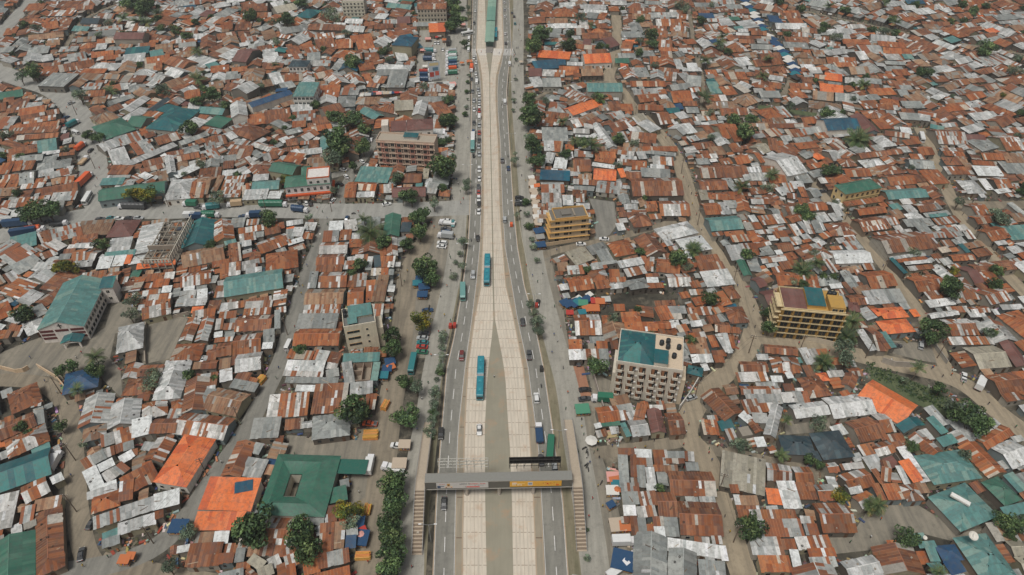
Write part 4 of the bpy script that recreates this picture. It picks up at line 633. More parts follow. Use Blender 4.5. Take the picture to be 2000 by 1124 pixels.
# walk the list of roofs read off the photograph: tile origin, then two ends of the ridge side and the next corner
HL=[]
def parse(txt):
    ox=oy=0; sc=6.386; out=[]
    for ln in txt.strip().split('\n'):
        if ln[0]=='T':
            t=ln.split(); ox,oy=float(t[1]),float(t[2]); sc=float(t[3]) if len(t)>3 else 6.386; continue
        for e in ln.split(';'):
            t=e.split()
            if t: out.append((ox,oy,sc,t))
    return out
def add_house(cx,cy,ang,Lx,Wy,code,typ,eave,src):
    HL.append(dict(cx=cx,cy=cy,ang=ang,L=Lx,W=Wy,code=code,typ=typ,h=eave,src=src))
def corners(h, g=0.0):
    c,s=math.cos(h['ang']),math.sin(h['ang']); a,b=h['L']/2+g,h['W']/2+g
    return [(h['cx']+x*c-y*s, h['cy']+x*s+y*c) for x,y in ((-a,-b),(a,-b),(a,b),(-a,b))]
for ox,oy,sc,t in parse(ROOFS):
    x=[float(v) for v in t[:6]]; cd=t[6]; code,typ=cd[0],cd[1]; px=[(ox+x[i]/sc, oy+x[i+1]/sc) for i in (0,2,4)]
    big=abs(x[2]-x[0])+abs(x[5]-x[3]); eave=float(cd[2:]) if len(cd)>2 else 0
    e=eave or 3.0+.5*((len(HL)*37)%10)/10
    A,B,Cc=[P(q[0],q[1],e) for q in px]
    d=B-A; Ln=float(np.linalg.norm(d)); 
    if Ln<.8: continue
    ux=d/Ln; n=np.array([-ux[1],ux[0]]); w=float(np.dot(Cc-B,n))
    if abs(w)<.8: continue
    if not eave and Ln*abs(w)>260: e=4.2
    cen=(A+B)/2+n*w/2
    if typ=='M':                      # low side is the one nearer the camera unless steep sideways
        ang=math.atan2(ux[1],ux[0]) 
        if n[1]*1<0: ang+=math.pi
        nn=np.array([-math.sin(ang),math.cos(ang)])
    else: ang=math.atan2(ux[1],ux[0])
    add_house(cen[0],cen[1],ang,max(1.2,Ln-.5),max(1.2,abs(w)-.5),code,typ,e,'p')
NHAND=len(HL)
def onroad(h):
    v=rast(corners(h,0),None); return v is not None and len(v)>0 and h['L']*h['W']<160 and float((v==2).mean())>.42
HL=[h for h in HL if not onroad(h)]; NHAND=len(HL)
HS=[]
for h in HL: rast(corners(h,.15),2); HS.append((h['cx'],h['cy'],h['ang']))
print('hand roofs',NHAND)
# ---------------------------------------------------------------- larger buildings
LAND=[]   # landmarks for labels: (name, x, y)
def land(n, px, py): p=P(px,py); LAND.append((n,p[0],p[1]))
def frame(FL,FR,BR,h):
    A,B,Cc=P(*FL,h),P(*FR,h),P(*BR,h); d=B-A; Ln=float(np.linalg.norm(d)); u=d/Ln; n=np.array([-u[1],u[0]]); w=abs(float(np.dot(Cc-B,n)))
    return A,math.atan2(u[1],u[0]),Ln,w
def block_root(name,label,cat,FL,FR,BR,h,group=None):
    A,ang,Ln,w=frame(FL,FR,BR,h); r=empty(name,(A[0],A[1],0),ang); tag(r,label,cat,group); return r,Ln,w
def window(root,x,z,w=1.2,hh=1.2,y=0.0,side='f',frame_c=C8(214,206,190),name='window',Ly=0,Lx=0,glass=1):
    b=MB(); e=.07
    if side=='f':
        b.box(x-w/2-.1,x+w/2+.1,y-e,y,z-.08,z+hh+.08,frame_c,0); b.box(x-w/2,x+w/2,y-e-.03,y-e+.02,z,z+hh,(.03,.03,.03),glass)
        if w>1.0: b.box(x-.03,x+.03,y-e-.05,y-e-.025,z,z+hh,frame_c,0)
    elif side=='r':
        b.box(Lx,Lx+e,x-w/2-.1,x+w/2+.1,z-.08,z+hh+.08,frame_c,0); b.box(Lx+e-.02,Lx+e+.03,x-w/2,x+w/2,z,z+hh,(.03,.03,.03),glass)
    else:
        b.box(-e,0,x-w/2-.1,x+w/2+.1,z-.08,z+hh+.08,frame_c,0); b.box(-e-.03,-e+.02,x-w/2,x+w/2,z,z+hh,(.03,.03,.03),glass)
    return b.build(name,[M_TINT,M_GLASS],root)
def parapet(root,Lx,Wy,z,hh=.9,t=.22,c=C8(214,206,190),x0=0,y0=0):
    b=MB(); 
    for a in ((x0,x0+Lx,y0,y0+t),(x0,x0+Lx,y0+Wy-t,y0+Wy),(x0,x0+t,y0+t,y0+Wy-t),(x0+Lx-t,x0+Lx,y0+t,y0+Wy-t)): b.box(*a,z,z+hh,c)
    return b.build('parapet',M_WALL,root)
def tank_proto():
    r=empty('water_tank'); b=MB(); prof=[(.0,.62),(.1,.68),(.5,.68),(.55,.64),(.6,.68),(1.0,.68),(1.05,.64),(1.1,.68),(1.45,.66),(1.65,.45),(1.72,.22)]
    b.loft([[(q*math.cos(2*math.pi*i/14),q*math.sin(2*math.pi*i/14),z) for i in range(14)] for z,q in prof]); b.build('tank_body',M_TANK,r)
    l=MB(); l.tube((0,0,1.7),(0,0,1.82),.2,.18,10); l.build('lid',M_TANK,r); return r
TANK=tank_proto(); TANK_USED=[False]
def tank(x,y,z,base,s=1.0):
    o=TANK if not TANK_USED[0] else copy_tree(TANK); TANK_USED[0]=True
    o.location=(x,y,z); o.scale=(s,s,s); later(o,base,'water tank','black water tanks on flat roofs',x,y)
def w2(root,x,y):
    c,s=math.cos(root.rotation_euler[2]),math.sin(root.rotation_euler[2]); return root.location[0]+x*c-y*s, root.location[1]+x*s+y*c
CREAM=C8(202,194,178)
def roofpart(root,code,typ,Lx,Wy,eave,rise,x0=0,y0=0,name='roof',ov=.35,seed=3,swap=False):
    b=MB(); R=np.random.default_rng(seed)
    if swap:
        roof_into(b,code,typ,Wy,Lx,eave,rise,R,ov=ov); b.v=[(x0+Lx-y,y0+x,z) for x,y,z in b.v]
    else:
        roof_into(b,code,typ,Lx,Wy,eave,rise,R,ov=ov); b.v=[(x0+x,y0+y,z) for x,y,z in b.v]
    return b.build(name,M_ROOF,root)
# --- cream balconied hotel with teal roof
r,Lx,W_=block_root('hotel','cream hotel with many small balconies, teal hipped roof and black water tanks','hotel',(1204.8,706.9),(1333.7,726),(1335.8,661),16.5)
b=MB(); b.box(0,Lx,0,W_,-.2,16.2,CREAM); b.build('wall',M_WALL,r)
xs=Lx*.56; parapet(r,Lx,W_,16.2,.8); roofpart(r,'t','H',xs-.8,W_-1.2,16.6,2.2,.5,.7)
b=MB(); b.box(xs,xs+Lx*.2,.5,W_*.4,16.2,18.4,CREAM); b.build('stair_head',M_WALL,r); roofpart(r,'t','M',Lx*.2,W_*.4-.5,18.4,.3,xs,.5,name='stair_roof',ov=.15)
pf=MB(); pf.box(xs-.1,Lx-.22,.22,W_-.22,16.2,16.28,C8(204,186,162)); pf.build('roof_terrace',M_TINT,r)
for fl in range(5):
    z=1.0+fl*3.0
    for k in range(6):
        cx=Lx*(k+.5)/6; bw=Lx/6*.52
        b=MB(); sh=((fl+k)%2)*.35
        b.box(cx-bw/2-.6+sh,cx+bw/2-.6+sh,-1.25,0,z+.0,z+.15,CREAM,bottom=True); b.box(cx-bw/2-.6+sh,cx+bw/2-.6+sh,-1.25,-1.12,z+.15,z+1.05,C8(206,198,182)); b.box(cx-bw/2-.6+sh,cx-bw/2-.48+sh,-1.12,0,z+.15,z+1.05,CREAM); b.box(cx+bw/2-.72+sh,cx+bw/2-.6+sh,-1.12,0,z+.15,z+1.05,CREAM)
        b.build('balcony',M_WALL,r)
        window(r,cx-.3+sh,z+.15,bw*1.05,2.3,0,glass=1,frame_c=C8(150,104,74)); b=MB(); b.box(cx-.3+sh-bw*.45,cx-.3+sh-bw*.05,-.16,-.1,z+.2,z+2.3,C8(150,104,72),bottom=True); b.build('recess_panel',M_WALL,r);  # brown panel added to stand in for the balcony's brown inside
        if (fl*6+k)%2: 
            b=MB(); b.box(cx+bw/2+.05,cx+bw/2+.8,-.42,-.1,z+1.1,z+1.65,C8(216,214,206)); b.build('air_conditioner',M_TINT,r)
b=MB(); b.box(-.9,0,W_*.1,W_*.8,-.2,9.5,CREAM); b.box(Lx,Lx+1.6,.4,W_*.45,-.2,12,C8(206,190,164)); b.build('stair_tower',M_WALL,r)
for q in range(5): window(r,W_*.3,1.2+q*3,1.2,1.3,side='l',frame_c=CREAM); window(r,W_*.7,1.2+q*3,1.0,1.3,side='r',Lx=Lx,frame_c=CREAM)
for a,bb in ((.66,.72),(.76,.8),(.76,.63),(.93,.66),(.86,.38)):
    x,y=w2(r,Lx*a,W_*bb); tank(x,y,16.28,'black ribbed water tank on the hotel terrace',1.15)
rast([w2(r,-2,-2),w2(r,Lx+2,-2),w2(r,Lx+1,W_+1),w2(r,-1,W_+1)],2); land('the balconied cream hotel',1262,735)
# --- yellow balconied apartment block
r,Lx,W_=block_root('apartment_block','yellow apartment block with stacked balcony rows and teal and maroon roof','apartment block',(1530.6,602),(1652,613),(1648,571),14.5)
YEL=C8(182,144,76); YC=C8(208,190,150)
b=MB(); b.box(0,Lx,0,W_,-.2,14.2,YEL); b.build('wall',M_WALL,r); parapet(r,Lx,W_,14.2,.6,c=YC)
roofpart(r,'d','M',Lx*.38,W_*.9,14.4,.5,.3,.3,ov=0); roofpart(r,'t','M',Lx*.3,W_*.8,15.4,.6,Lx*.4,W_*.15,name='teal_roof',ov=0)
b=MB(); b.box(Lx*.74,Lx-.3,.3,W_*.6,14.2,16.6,YEL); b.box(Lx*.4,Lx*.7,W_*.16,W_*.94,14.2,15.35,YEL); b.build('roof_room',M_WALL,r)
window(r,Lx*.82,14.7,1.8,1.2,.3,frame_c=YC); window(r,Lx*.92,14.7,1.4,1.2,.3,frame_c=YC)
for fl in range(5):
    z=.3+fl*2.85; b=MB(); out=.75
    b.box(-.9,Lx+.9,-out,0,z+2.4,z+2.5,YC,bottom=True); b.box(-.9,Lx+.9,-out,-out+.14,z+2.5,z+2.85,YC); b.build('balcony',M_WALL,r)
    b=MB()
    for k in range(7): b.box(Lx*k/6-.14,Lx*k/6+.14,-out+.02,0,z,z+2.35,YEL)
    b.build('pier',M_WALL,r)
    for k in range(6): window(r,Lx*(k+.5)/6,z+.15,Lx/6*.68,1.9,-.3,frame_c=C8(170,132,66))
    b=MB(); b.box(-2.2,0,W_*.1,W_*.75,z+2.2,z+2.4,YC,bottom=True)
    for q in range(5): b.box(-2.2,-2.08,W_*(.1+.16*q),W_*(.14+.16*q),z+2.4,z+3.2,YC)
    b.box(-2.2,-2.08,W_*.1,W_*.75,z+3.2,z+3.3,YC); b.build('side_balcony',M_WALL,r)
x,y=w2(r,Lx*.88,W_*.75); tank(x,y,14.2,'black water tank behind the roof room of the yellow balconied block',1.5); x,y=w2(r,Lx*.82,W_*.78); tank(x,y,14.2,'black water tank on the yellow balconied block roof corner',1.4)
rast([w2(r,-3,-3),w2(r,Lx+2,-3),w2(r,Lx+1,W_+1),w2(r,-1,W_+1)],2); land('the yellow balconied block',1580,650)
# --- yellow four storey block beside the road
r,Lx,W_=block_root('office_block','yellow and cream four storey block with bare concrete roof beside the main road','office building',(1077.6,431),(1151,424),(1143,403),12.2)
YB=C8(206,164,100); YW=C8(206,188,156)
b=MB(); b.box(0,Lx,0,W_,-.2,12,YW); b.build('wall',M_WALL,r); parapet(r,Lx*.86,W_,12,.9,c=YB,x0=Lx*.1)
b=MB(); b.box(.3,Lx-.3,.3,W_-.3,12,12.1,C8(112,110,104)); b.build('roof_slab',M_TINT,r)
b=MB(); b.box(Lx*.3,Lx*.55,W_*.3,W_*.7,12.1,13.0,C8(120,116,108)); b.box(Lx*.62,Lx*.66,W_*.2,W_*.85,12.1,12.7,C8(150,140,124)); b.build('roof_upstand',M_TINT,r)
for fl in range(4):
    z=fl*3.0; b=MB(); b.box(-1.2,Lx+.8,-.8,0,z+2.7,z+2.85,YB,bottom=True); b.box(-1.2,Lx+.8,-.8,-.68,z+2.85,z+(3.6 if fl==3 else 3.0),YB); b.box(-1.2,-1.08,-1.18,W_*.8,z+2.85,z+3.25,YB); b.box(-1.2,0,0,W_*.8,z+2.7,z+2.85,YB,bottom=True); b.build('balcony',M_WALL,r)
    if fl<4:
        for xx in (.16,.4,.52,.86): window(r,Lx*xx,z+.9,1.9 if xx!=.52 else .8,1.2,0,frame_c=YW)
rast([w2(r,-2,-3),w2(r,Lx+2,-3),w2(r,Lx+1,W_+1),w2(r,-1,W_+1)],2); land('the yellow four storey block',1110,450)
# --- pink hotel
r,Lx,W_=block_root('pink_hotel','pink and cream five storey hotel with rows of dark paired windows','hotel',(734,275),(848,281),(853,265),15.5)
PK=C8(184,134,118); PC=C8(198,176,156)
b=MB(); b.box(0,Lx,0,W_,-.2,15.2,PC); b.build('wall',M_WALL,r)
b=MB()
for k in (1,3,5,7): b.box(Lx*k/8-1.6,Lx*k/8+1.0,-.12,0,2.6,15.2,PK)
b.build('pink_panel',M_WALL,r); parapet(r,Lx,W_,15.2,.9,c=PC)
b=MB(); b.box(.3,Lx-.3,.3,W_-.3,15.2,15.3,C8(168,158,142)); b.build('roof_slab',M_TINT,r)
for fl in range(5):
    for k in range(9):
        window(r,Lx*(k+.5)/9,3.0*fl+.9,1.7,1.4,-.12 if k in (1,3,5,7) else 0,frame_c=PC)
    b=MB(); b.box(-.2,Lx+.2,-.35,0,3*fl+2.75,3*fl+2.95,PC,bottom=True)
    for k in range(9): b.box(Lx*(k+.5)/9-.95,Lx*(k+.5)/9+.95,-.75,-.3,3*fl+.0,3*fl+.12,PC,bottom=True); b.box(Lx*(k+.5)/9-.95,Lx*(k+.5)/9+.95,-.75,-.68,3*fl+.12,3*fl+.75,PK if k%2 else PC,bottom=True)
    for k in range(8): b.box(Lx*(k+1)/9-.2,Lx*(k+1)/9+.2,-.16,-.02,3*fl+.5,3*fl+2.5,C8(70,58,50),bottom=True)
    b.build('ledge',M_WALL,r)
roofpart(r,'t','M',Lx*.25,W_*.5,17,.3,Lx*.45,W_*.3,name='teal_canopy',ov=0); b=MB(); b.box(Lx*.46,Lx*.69,W_*.35,W_*.75,15.3,16.9,C8(206,204,196)); b.build('roof_room',M_WALL,r)
rast([w2(r,-1,-2),w2(r,Lx+1,-2),w2(r,Lx+1,W_+1),w2(r,-1,W_+1)],2); land('the pink five storey hotel',795,322)
r2,Lx2,W2=block_root('hotel_annex','white building with a maroon hipped roof right behind the pink hotel','hotel',(764,256),(845,252),(852,232),13.0)
b=MB(); b.box(0,Lx2,0,W2,-.2,12.8,C8(222,216,206)); b.build('wall',M_WALL,r2); roofpart(r2,'d','H',Lx2*.62,W2,13,2.2,Lx2*.38,0); roofpart(r2,'d','M',Lx2*.34,W2*.8,12.9,.9,0,0,name='lower_roof')
b=MB(); b.box(-5,-1.5,W2*.2,W2*.8,-.2,15,C8(214,206,194)); b.build('stair_tower',M_WALL,r2)
for fl in range(4):
    for k in range(5): window(r2,Lx2*(k+.5)/5,3*fl+1,1.3,1.2,0)
rast([w2(r2,-5,0),w2(r2,Lx2,0),w2(r2,Lx2,W2),w2(r2,-5,W2)],2)
# --- church
r,Lx,W_=block_root('church','white church with a black cross, maroon panels and long teal gabled roof','church',(73,645),(162.9,637),(193,548),6.8)
WHT=C8(224,216,206); MAR=C8(98,52,50)
b=MB(); b.box(0,Lx,0,W_,-.2,6.7,WHT,top=False); rz=3.2
b.poly([(0,0,6.7),(Lx,0,6.7),(Lx/2,0,6.7+rz-.15)],WHT); b.poly([(0,W_,6.7),(Lx,W_,6.7),(Lx/2,W_,6.7+rz-.15)],WHT); b.build('wall',M_WALL,r)
roofpart(r,'a','G',Lx,W_,6.8,rz,swap=True,ov=.3)
for z,cols in ((5.1,(0,1,2)),(3.4,(0,2)),(1.7,(0,2))):
    for k in cols:
        b=MB(); c=Lx*(k+.5)/3; b.box(c-Lx*.145,c+Lx*.145,-.1,0,z,z+1.05,MAR); b.build('maroon_panel',M_WALL,r)
b=MB(); b.box(Lx/2-.14,Lx/2+.14,-.16,0,6.6,8.9,(.02,.02,.02)); b.box(Lx/2-.75,Lx/2+.75,-.17,-.01,7.85,8.15,(.02,.02,.02)); b.build('cross',M_TINT,r)
for z in (1.2,4.2):
    for k in range(11): window(r,W_*(k+.6)/11.6,z,1.5,1.5,side='r',Lx=Lx,frame_c=WHT)
b=MB(); b.box(Lx*.52,Lx*.56,-4,-3.8,-.1,2.6,WHT); b.box(Lx*.86,Lx*.9,-4,-3.8,-.1,2.6,WHT); b.box(Lx*.5,Lx*.92,-4.1,-3.6,2.6,2.9,WHT,bottom=True); b.build('porch',M_WALL,r)
roofpart(r,'t','G',Lx*.44,4.4,2.9,1.2,Lx*.49,-4.2,name='porch_roof',swap=True,ov=.2)
b=MB(); b.box(Lx,Lx+4.5,W_-6.5,W_-1,-.1,8.0,WHT); b.build('side_tower',M_WALL,r); roofpart(r,'t','M',4.5,5.5,8,1.0,Lx,W_-6.5,name='tower_roof'); window(r,Lx+2.2,5.4,1.1,1.2,W_-6.5); window(r,Lx+2.2,2.0,1.1,1.2,W_-6.5)
rast([w2(r,-1,-5),w2(r,Lx+5,-5),w2(r,Lx+5,W_+1),w2(r,-1,W_+1)],2); land('the white church',120,660)
# --- cream block with teal roof, lower left of the road
r,Lx,W_=block_root('cream_block','cream four storey block with plain walls, slit balconies and pale teal roof','apartment block',(671,641),(734,630),(733,595),13.2)
b=MB(); b.box(0,Lx,0,W_,-.2,13,C8(220,208,182)); b.build('wall',M_WALL,r); parapet(r,Lx,W_,13,.7,c=C8(220,210,188))
b=MB(); b.box(.22,Lx-.22,.22,W_-.22,13,13.08,C8(110,112,108)); b.build('roof_slab',M_TINT,r); roofpart(r,'a','M',Lx*.74,W_*.62,14.3,.5,Lx*.2,W_*.36,ov=0); roofpart(r,'a','M',Lx*.3,W_*.33,14.0,.3,Lx*.14,.6,name='lower_roof',ov=0)
b=MB(); b.box(Lx*.22,Lx*.92,W_*.4,W_*.95,13.08,14.25,C8(200,192,170)); b.build('roof_room',M_WALL,r)
for fl in range(4):
    z=.9+fl*3.05; window(r,Lx*.27,z,Lx*.38,1.0,0,frame_c=C8(196,160,110),name='balcony_slot'); window(r,Lx*.7,z+.3,.7,.9,0,frame_c=C8(220,208,182)); window(r,W_*.5,z+.3,1,1,side='r',Lx=Lx,frame_c=C8(220,208,182))
b=MB(); b.box(Lx+.1,Lx+2.2,W_*.1,W_*.75,-.1,9.5,C8(206,194,170)); b.build('stair_tower',M_WALL,r)
x,y=w2(r,Lx*.08,W_*.8); tank(x,y,13.08,'black water tank on the back corner of the cream block',1.1); x,y=w2(r,Lx*.09,W_*.6); tank(x,y,13.08,'second black water tank on the cream block roof',1.0)
rast([w2(r,-1,-1),w2(r,Lx+3,-1),w2(r,Lx+3,W_+1),w2(r,-1,W_+1)],2); land('the cream four storey block',707,660)
# --- other storeyed buildings
def simple_block(name,label,cat,FL,FR,BR,h,floors,bays,wc,roof=None,typ='H',rise=2,extra=None,land_=None,ww=1.2):
    r,Lx,W_=block_root(name,label,cat,FL,FR,BR,h); b=MB(); b.box(0,Lx,0,W_,-.2,h-.2,wc); b.build('wall',M_WALL,r); fh=(h-.2)/floors
    if roof: roofpart(r,roof,typ,Lx,W_,h-.15,rise,seed=len(LAND))
    else: parapet(r,Lx,W_,h-.2,.8,c=wc); b=MB(); b.box(.22,Lx-.22,.22,W_-.22,h-.2,h-.1,C8(170,162,148)); b.build('roof_slab',M_TINT,r)
    for fl in range(floors):
        if fl: 
            b=MB(); b.box(-.1,Lx+.1,-.18,0,fl*fh-.1,fl*fh+.12,tuple(x*.85 for x in wc),bottom=True); b.build('ledge',M_WALL,r)
        for k in range(bays): window(r,Lx*(k+.5)/bays,fl*fh+.9,min(ww,Lx/bays*.7),fh*.45,0,frame_c=tuple(min(.8,x*1.1) for x in wc))
        for k in range(max(1,int(W_/4))): 
            window(r,W_*(k+.5)/max(1,int(W_/4)),fl*fh+.9,1.1,fh*.45,side='r',Lx=Lx); window(r,W_*(k+.5)/max(1,int(W_/4)),fl*fh+.9,1.1,fh*.45,side='l')
    rast([w2(r,-.5,-.5),w2(r,Lx+.5,-.5),w2(r,Lx+.5,W_+.5),w2(r,-.5,W_+.5)],2)
    if land_: land(land_,*[(FL[0]+FR[0])/2,FL[1]+8])
    return r,Lx,W_
simple_block('apartment_block','beige four storey block with rusty top roof behind the market square','apartment block',(815,18),(871,17),(868,3),12.5,4,9,C8(186,178,160),'r','G',1.2,land_='the beige block at the market')
simple_block('apartment_block','pale five storey block with round corner among trees near the top','apartment block',(667,5),(710,4),(712,-10),13,5,6,C8(206,202,184),None,land_='the pale five storey block')
r,Lx,W_=simple_block('corner_building','white and orange three storey house with green roof on the cross street','building',(556,366),(645,358),(640,338),7.6,2,7,C8(216,212,206),'n','H',1.6,land_='the white and orange house')
b=MB(); b.box(-.3,Lx+.3,-1.3,0,2.7,3.5,C8(206,92,50),bottom=True); b.box(Lx,Lx+1.2,-1.3,W_,2.7,3.4,C8(206,92,50),bottom=True); b.build('orange_balcony',M_WALL,r)
b=MB(); b.box(Lx*.5,Lx,.2,W_,7.4,10.6,C8(216,212,206)); b.build('top_floor',M_WALL,r); parapet(r,Lx*.5,W_-.2,10.6,.7,c=C8(206,110,70),x0=Lx*.5,y0=.2)
for k in range(3): window(r,Lx*(.58+.16*k),8.2,1.2,1.2,.2)
simple_block('villa','white two storey house with a dark hipped roof in the upper left blocks','house',(563.6,130),(599,130),(607,118),6.5,2,5,C8(222,220,212),'k','H',1.8,land_='the white dark roofed house')
simple_block('office_block','white three storey building with a flat pale green roof','building',(572,188),(611,188),(619,163),9,3,5,C8(206,204,196),'a','M',.8,ww=3.2,land_='the pale green roofed building')
simple_block('guest_house','cream two storey building with pale green hipped roof and grey yard','building',(1652,379),(1722,366),(1700,349),7,2,7,C8(212,186,134),'n','H',2.2,land_='the green roofed cream guesthouse')
r,Lx,W_=block_root('concrete_shell','unfinished grey concrete frame building with open floors by the cross street','unfinished building',(272,507),(332,505),(366,424),8.0)
b=MB()
for fl in range(3):
    z=2.9*fl
    if fl<2: b.box(0,Lx,0,W_,z-.15,z+.1,C8(104,98,88),bottom=True)
    else:
        for i in range(5): b.box(Lx*i/4.08,Lx*i/4.08+.3,0,W_,z-.3,z+.1,C8(150,142,128),bottom=True)
        for j in range(9): b.box(0,Lx,W_*j/8.15,W_*j/8.15+.3,z-.28,z+.08,C8(142,134,120),bottom=True)
        RQ=random.Random(2)
        for q in range(40): qx,qy=RQ.uniform(1,Lx-3),RQ.uniform(1,W_-3); b.box(qx,qx+RQ.uniform(.4,2.4),qy,qy+RQ.uniform(.4,2.4),3,3+RQ.uniform(.2,1.6),RQ.choice([C8(160,120,90),C8(90,84,78),C8(180,176,166),C8(70,80,90)]))
    for i in range(5):
        for j in range(9): 
            if fl<2 and (i in(0,4) or j in (0,8)): b.box(Lx*i/4.08,Lx*i/4.08+.35,W_*j/8.15,W_*j/8.15+.35,z+.1,z+2.75,C8(186,178,162))
b.build('concrete_frame',M_WALL,r)
b=MB()
for j in range(14): b.box(Lx-.2,Lx,W_*j/14,W_*j/14+W_*.045,5.9,8.6,C8(206,200,184))
for j in range(9): b.box(Lx*j/9,Lx*j/9+Lx*.06,0,.2,5.9,7.4,C8(206,200,184))
b.box(Lx-.22,Lx+.02,0,W_,8.6,8.9,C8(206,200,184)); b.box(0,Lx,-.02,.22,7.4,7.7,C8(206,200,184)); b.box(0,Lx,W_*.3,W_*.32,5.9,8,C8(150,140,126)); b.build('infill_wall',M_WALL,r)
rast([w2(r,0,0),w2(r,Lx,0),w2(r,Lx,W_),w2(r,0,W_)],2); land('the unfinished concrete building',310,480)
# --- green hall round a courtyard
A,ang,Lx,W_=frame((505,1004),(632,1008),(673,893),4.2); r=empty('courtyard_hall',(A[0],A[1],0),ang); tag(r,'green roofed hall built round a small square courtyard','hall')
hx0,hx1,hy0,hy1=Lx*.3,Lx*.47,W_*.3,W_*.66; e=4.2; rs=1.6
b=MB(); GW=C8(190,184,168)
b.box(0,Lx,0,hy0,-.1,e-.05,GW,top=False); b.box(0,Lx,hy1,W_,-.1,e-.05,GW,top=False); b.box(0,hx0,hy0,hy1,-.1,e-.05,GW,top=False); b.box(hx1,Lx,hy0,hy1,-.1,e-.05,GW,top=False); b.build('wall',M_WALL,r)
b=MB(); Rg=np.random.default_rng(4)
def quadslope(p0,p1,q1,q0,code='n',n=22,rows=4):
    for i in range(n):
        for j in range(rows):
            f=lambda s,t:tuple((p0[k]*(1-s)+p1[k]*s)*(1-t)+(q0[k]*(1-s)+q1[k]*s)*t for k in range(3))
            s0,s1,t0,t1=i/n,(i+1)/n,j/rows,(j+1)/rows; c=PAL[code][0][int(Rg.integers(2))]; q=1+Rg.normal()*.02
            b.poly([f(s0,t0),f(s1,t0),f(s1,t1),f(s0,t1)],tuple(x*q for x in c),0,[(s0*20,t0*5),(s1*20,t0*5),(s1*20,t1*5),(s0*20,t1*5)],.05)
O_=[(-.4,-.4,e),(Lx+.4,-.4,e),(Lx+.4,W_+.4,e),(-.4,W_+.4,e)]; I_=[(hx0-.2,hy0-.2,e),(hx1+.2,hy0-.2,e),(hx1+.2,hy1+.2,e),(hx0-.2,hy1+.2,e)]
Mid=[tuple((O_[k][d]+I_[k][d])/2+(rs if d==2 else 0) for d in range(3)) for k in range(4)]
for k in range(4):
    k2=(k+1)%4; quadslope(O_[k],O_[k2],Mid[k2],Mid[k]); quadslope(Mid[k],Mid[k2],I_[k2],I_[k])
b.build('roof',M_ROOF,r)
b=MB(); b.box(Lx-.5,Lx+9,W_*.72,W_*.98,3.6,3.75,C8(40,96,84),bottom=True); b.build('canopy',M_TINT,r)
for k in range(5): window(r,Lx*(.15+.17*k),1.2,1.4,1.2,0)
rast([w2(r,0,0),w2(r,Lx,0),w2(r,Lx,W_),w2(r,0,W_)],2); land('the green courtyard hall',590,955)
for n,px,py in (('the orange hipped hall',362,900),('the blue roof by the churchyard',162,740),('the charcoal roofed villa',1590,870),('the big teal villa',1870,950),('the lower teal villa',1900,1080),('the orange shop roof',440,990),('the long grey green warehouse',500,560),('the white barn',1660,510),('the tan flat roof',1925,690),('the red orange hipped house',1750,640),('the orange roof above the bank',1735,785),('the teal roof beside the highway',1080,345),('the orange roof near the highway',1135,208),('the dark green street hall',265,370),('the deep teal market roof',335,240),('the long blue school roof',520,195),('the teal roof with peach walls',1635,243),('the maroon gabled roof upper right',1178,85),('the station canopy',955,50),('the grey barn at the bottom',1275,1090),('the big striped rust roof',1360,1010),('the long green street roof',385,165),('the scrap yard',1140,590),('the top right rust hall',1960,150),('the lone top right tree',1928,95),('the blue tarpaulin lane',1470,50),('the teal pyramid roof',785,80),('the grey dirt road shed',190,820),('the bottom left green roof',30,1080),('the tan roof beside the highway',1110,510)): land(n,px,py)
# fill what is left between the roofs and lanes with small houses, turned like their neighbours
HA=np.array(HS); 
RC=[]
for c,w in ROADC:
    for a,b in zip(c[:-1],c[1:]):
        m_=(a+b)/2; RC.append((m_[0],m_[1],math.atan2(*(b-a)[::-1])))
RC=np.array(RC)
MAPC=[ # (px,py, mix of roof codes) what the photo shows around there
 ('rrrommqsgb'), ]
def frame_ok(x,y):
    if y<62 or y>690: return False
    u,w=proj(x,y,0); return -130<u<2130 and -60<w<1175
def occ_frac(pts):
    v=rast(pts,None); 
    return 1.0 if v is None or len(v)==0 else float((v>0).mean())
passes=[(16,10.5,3500),(12.5,9.5,6000),(9.5,7.5,9000),(7,5.6,12000),(5,4,14000),(3.6,2.8,13000),(2.5,2.0,9000)]
YY,XX=np.meshgrid(np.arange(RH),np.arange(RW),indexing='ij'); wy=RY0+(YY+.5)*RES; wx=RX0+(XX+.5)*RES
dep=wy*CP+CAMH*SP; UPX=1000+FPX*wx/dep; VPY=562-FPX*(wy*SP-CAMH*CP)/dep
INV=(UPX>-130)&(UPX<2130)&(VPY>-60)&(VPY<1175)
TSPOT=[]
free=np.argwhere(INV&(OCC==0)&(wy>150))
for q_ in free[rng.integers(len(free),size=1500)]:
    if len(TSPOT)>=150: break
    x=RX0+q_[1]*RES; y=RY0+q_[0]*RES; rr_=rng.uniform(1.6,3.4)
    if OCC[q_[0],q_[1]]: continue
    rast([(x-rr_*.7,y-rr_*.5),(x+rr_*.7,y-rr_*.5),(x+rr_*.7,y+rr_*.9),(x-rr_*.7,y+rr_*.9)],1); TSPOT.append((x,y,rr_))
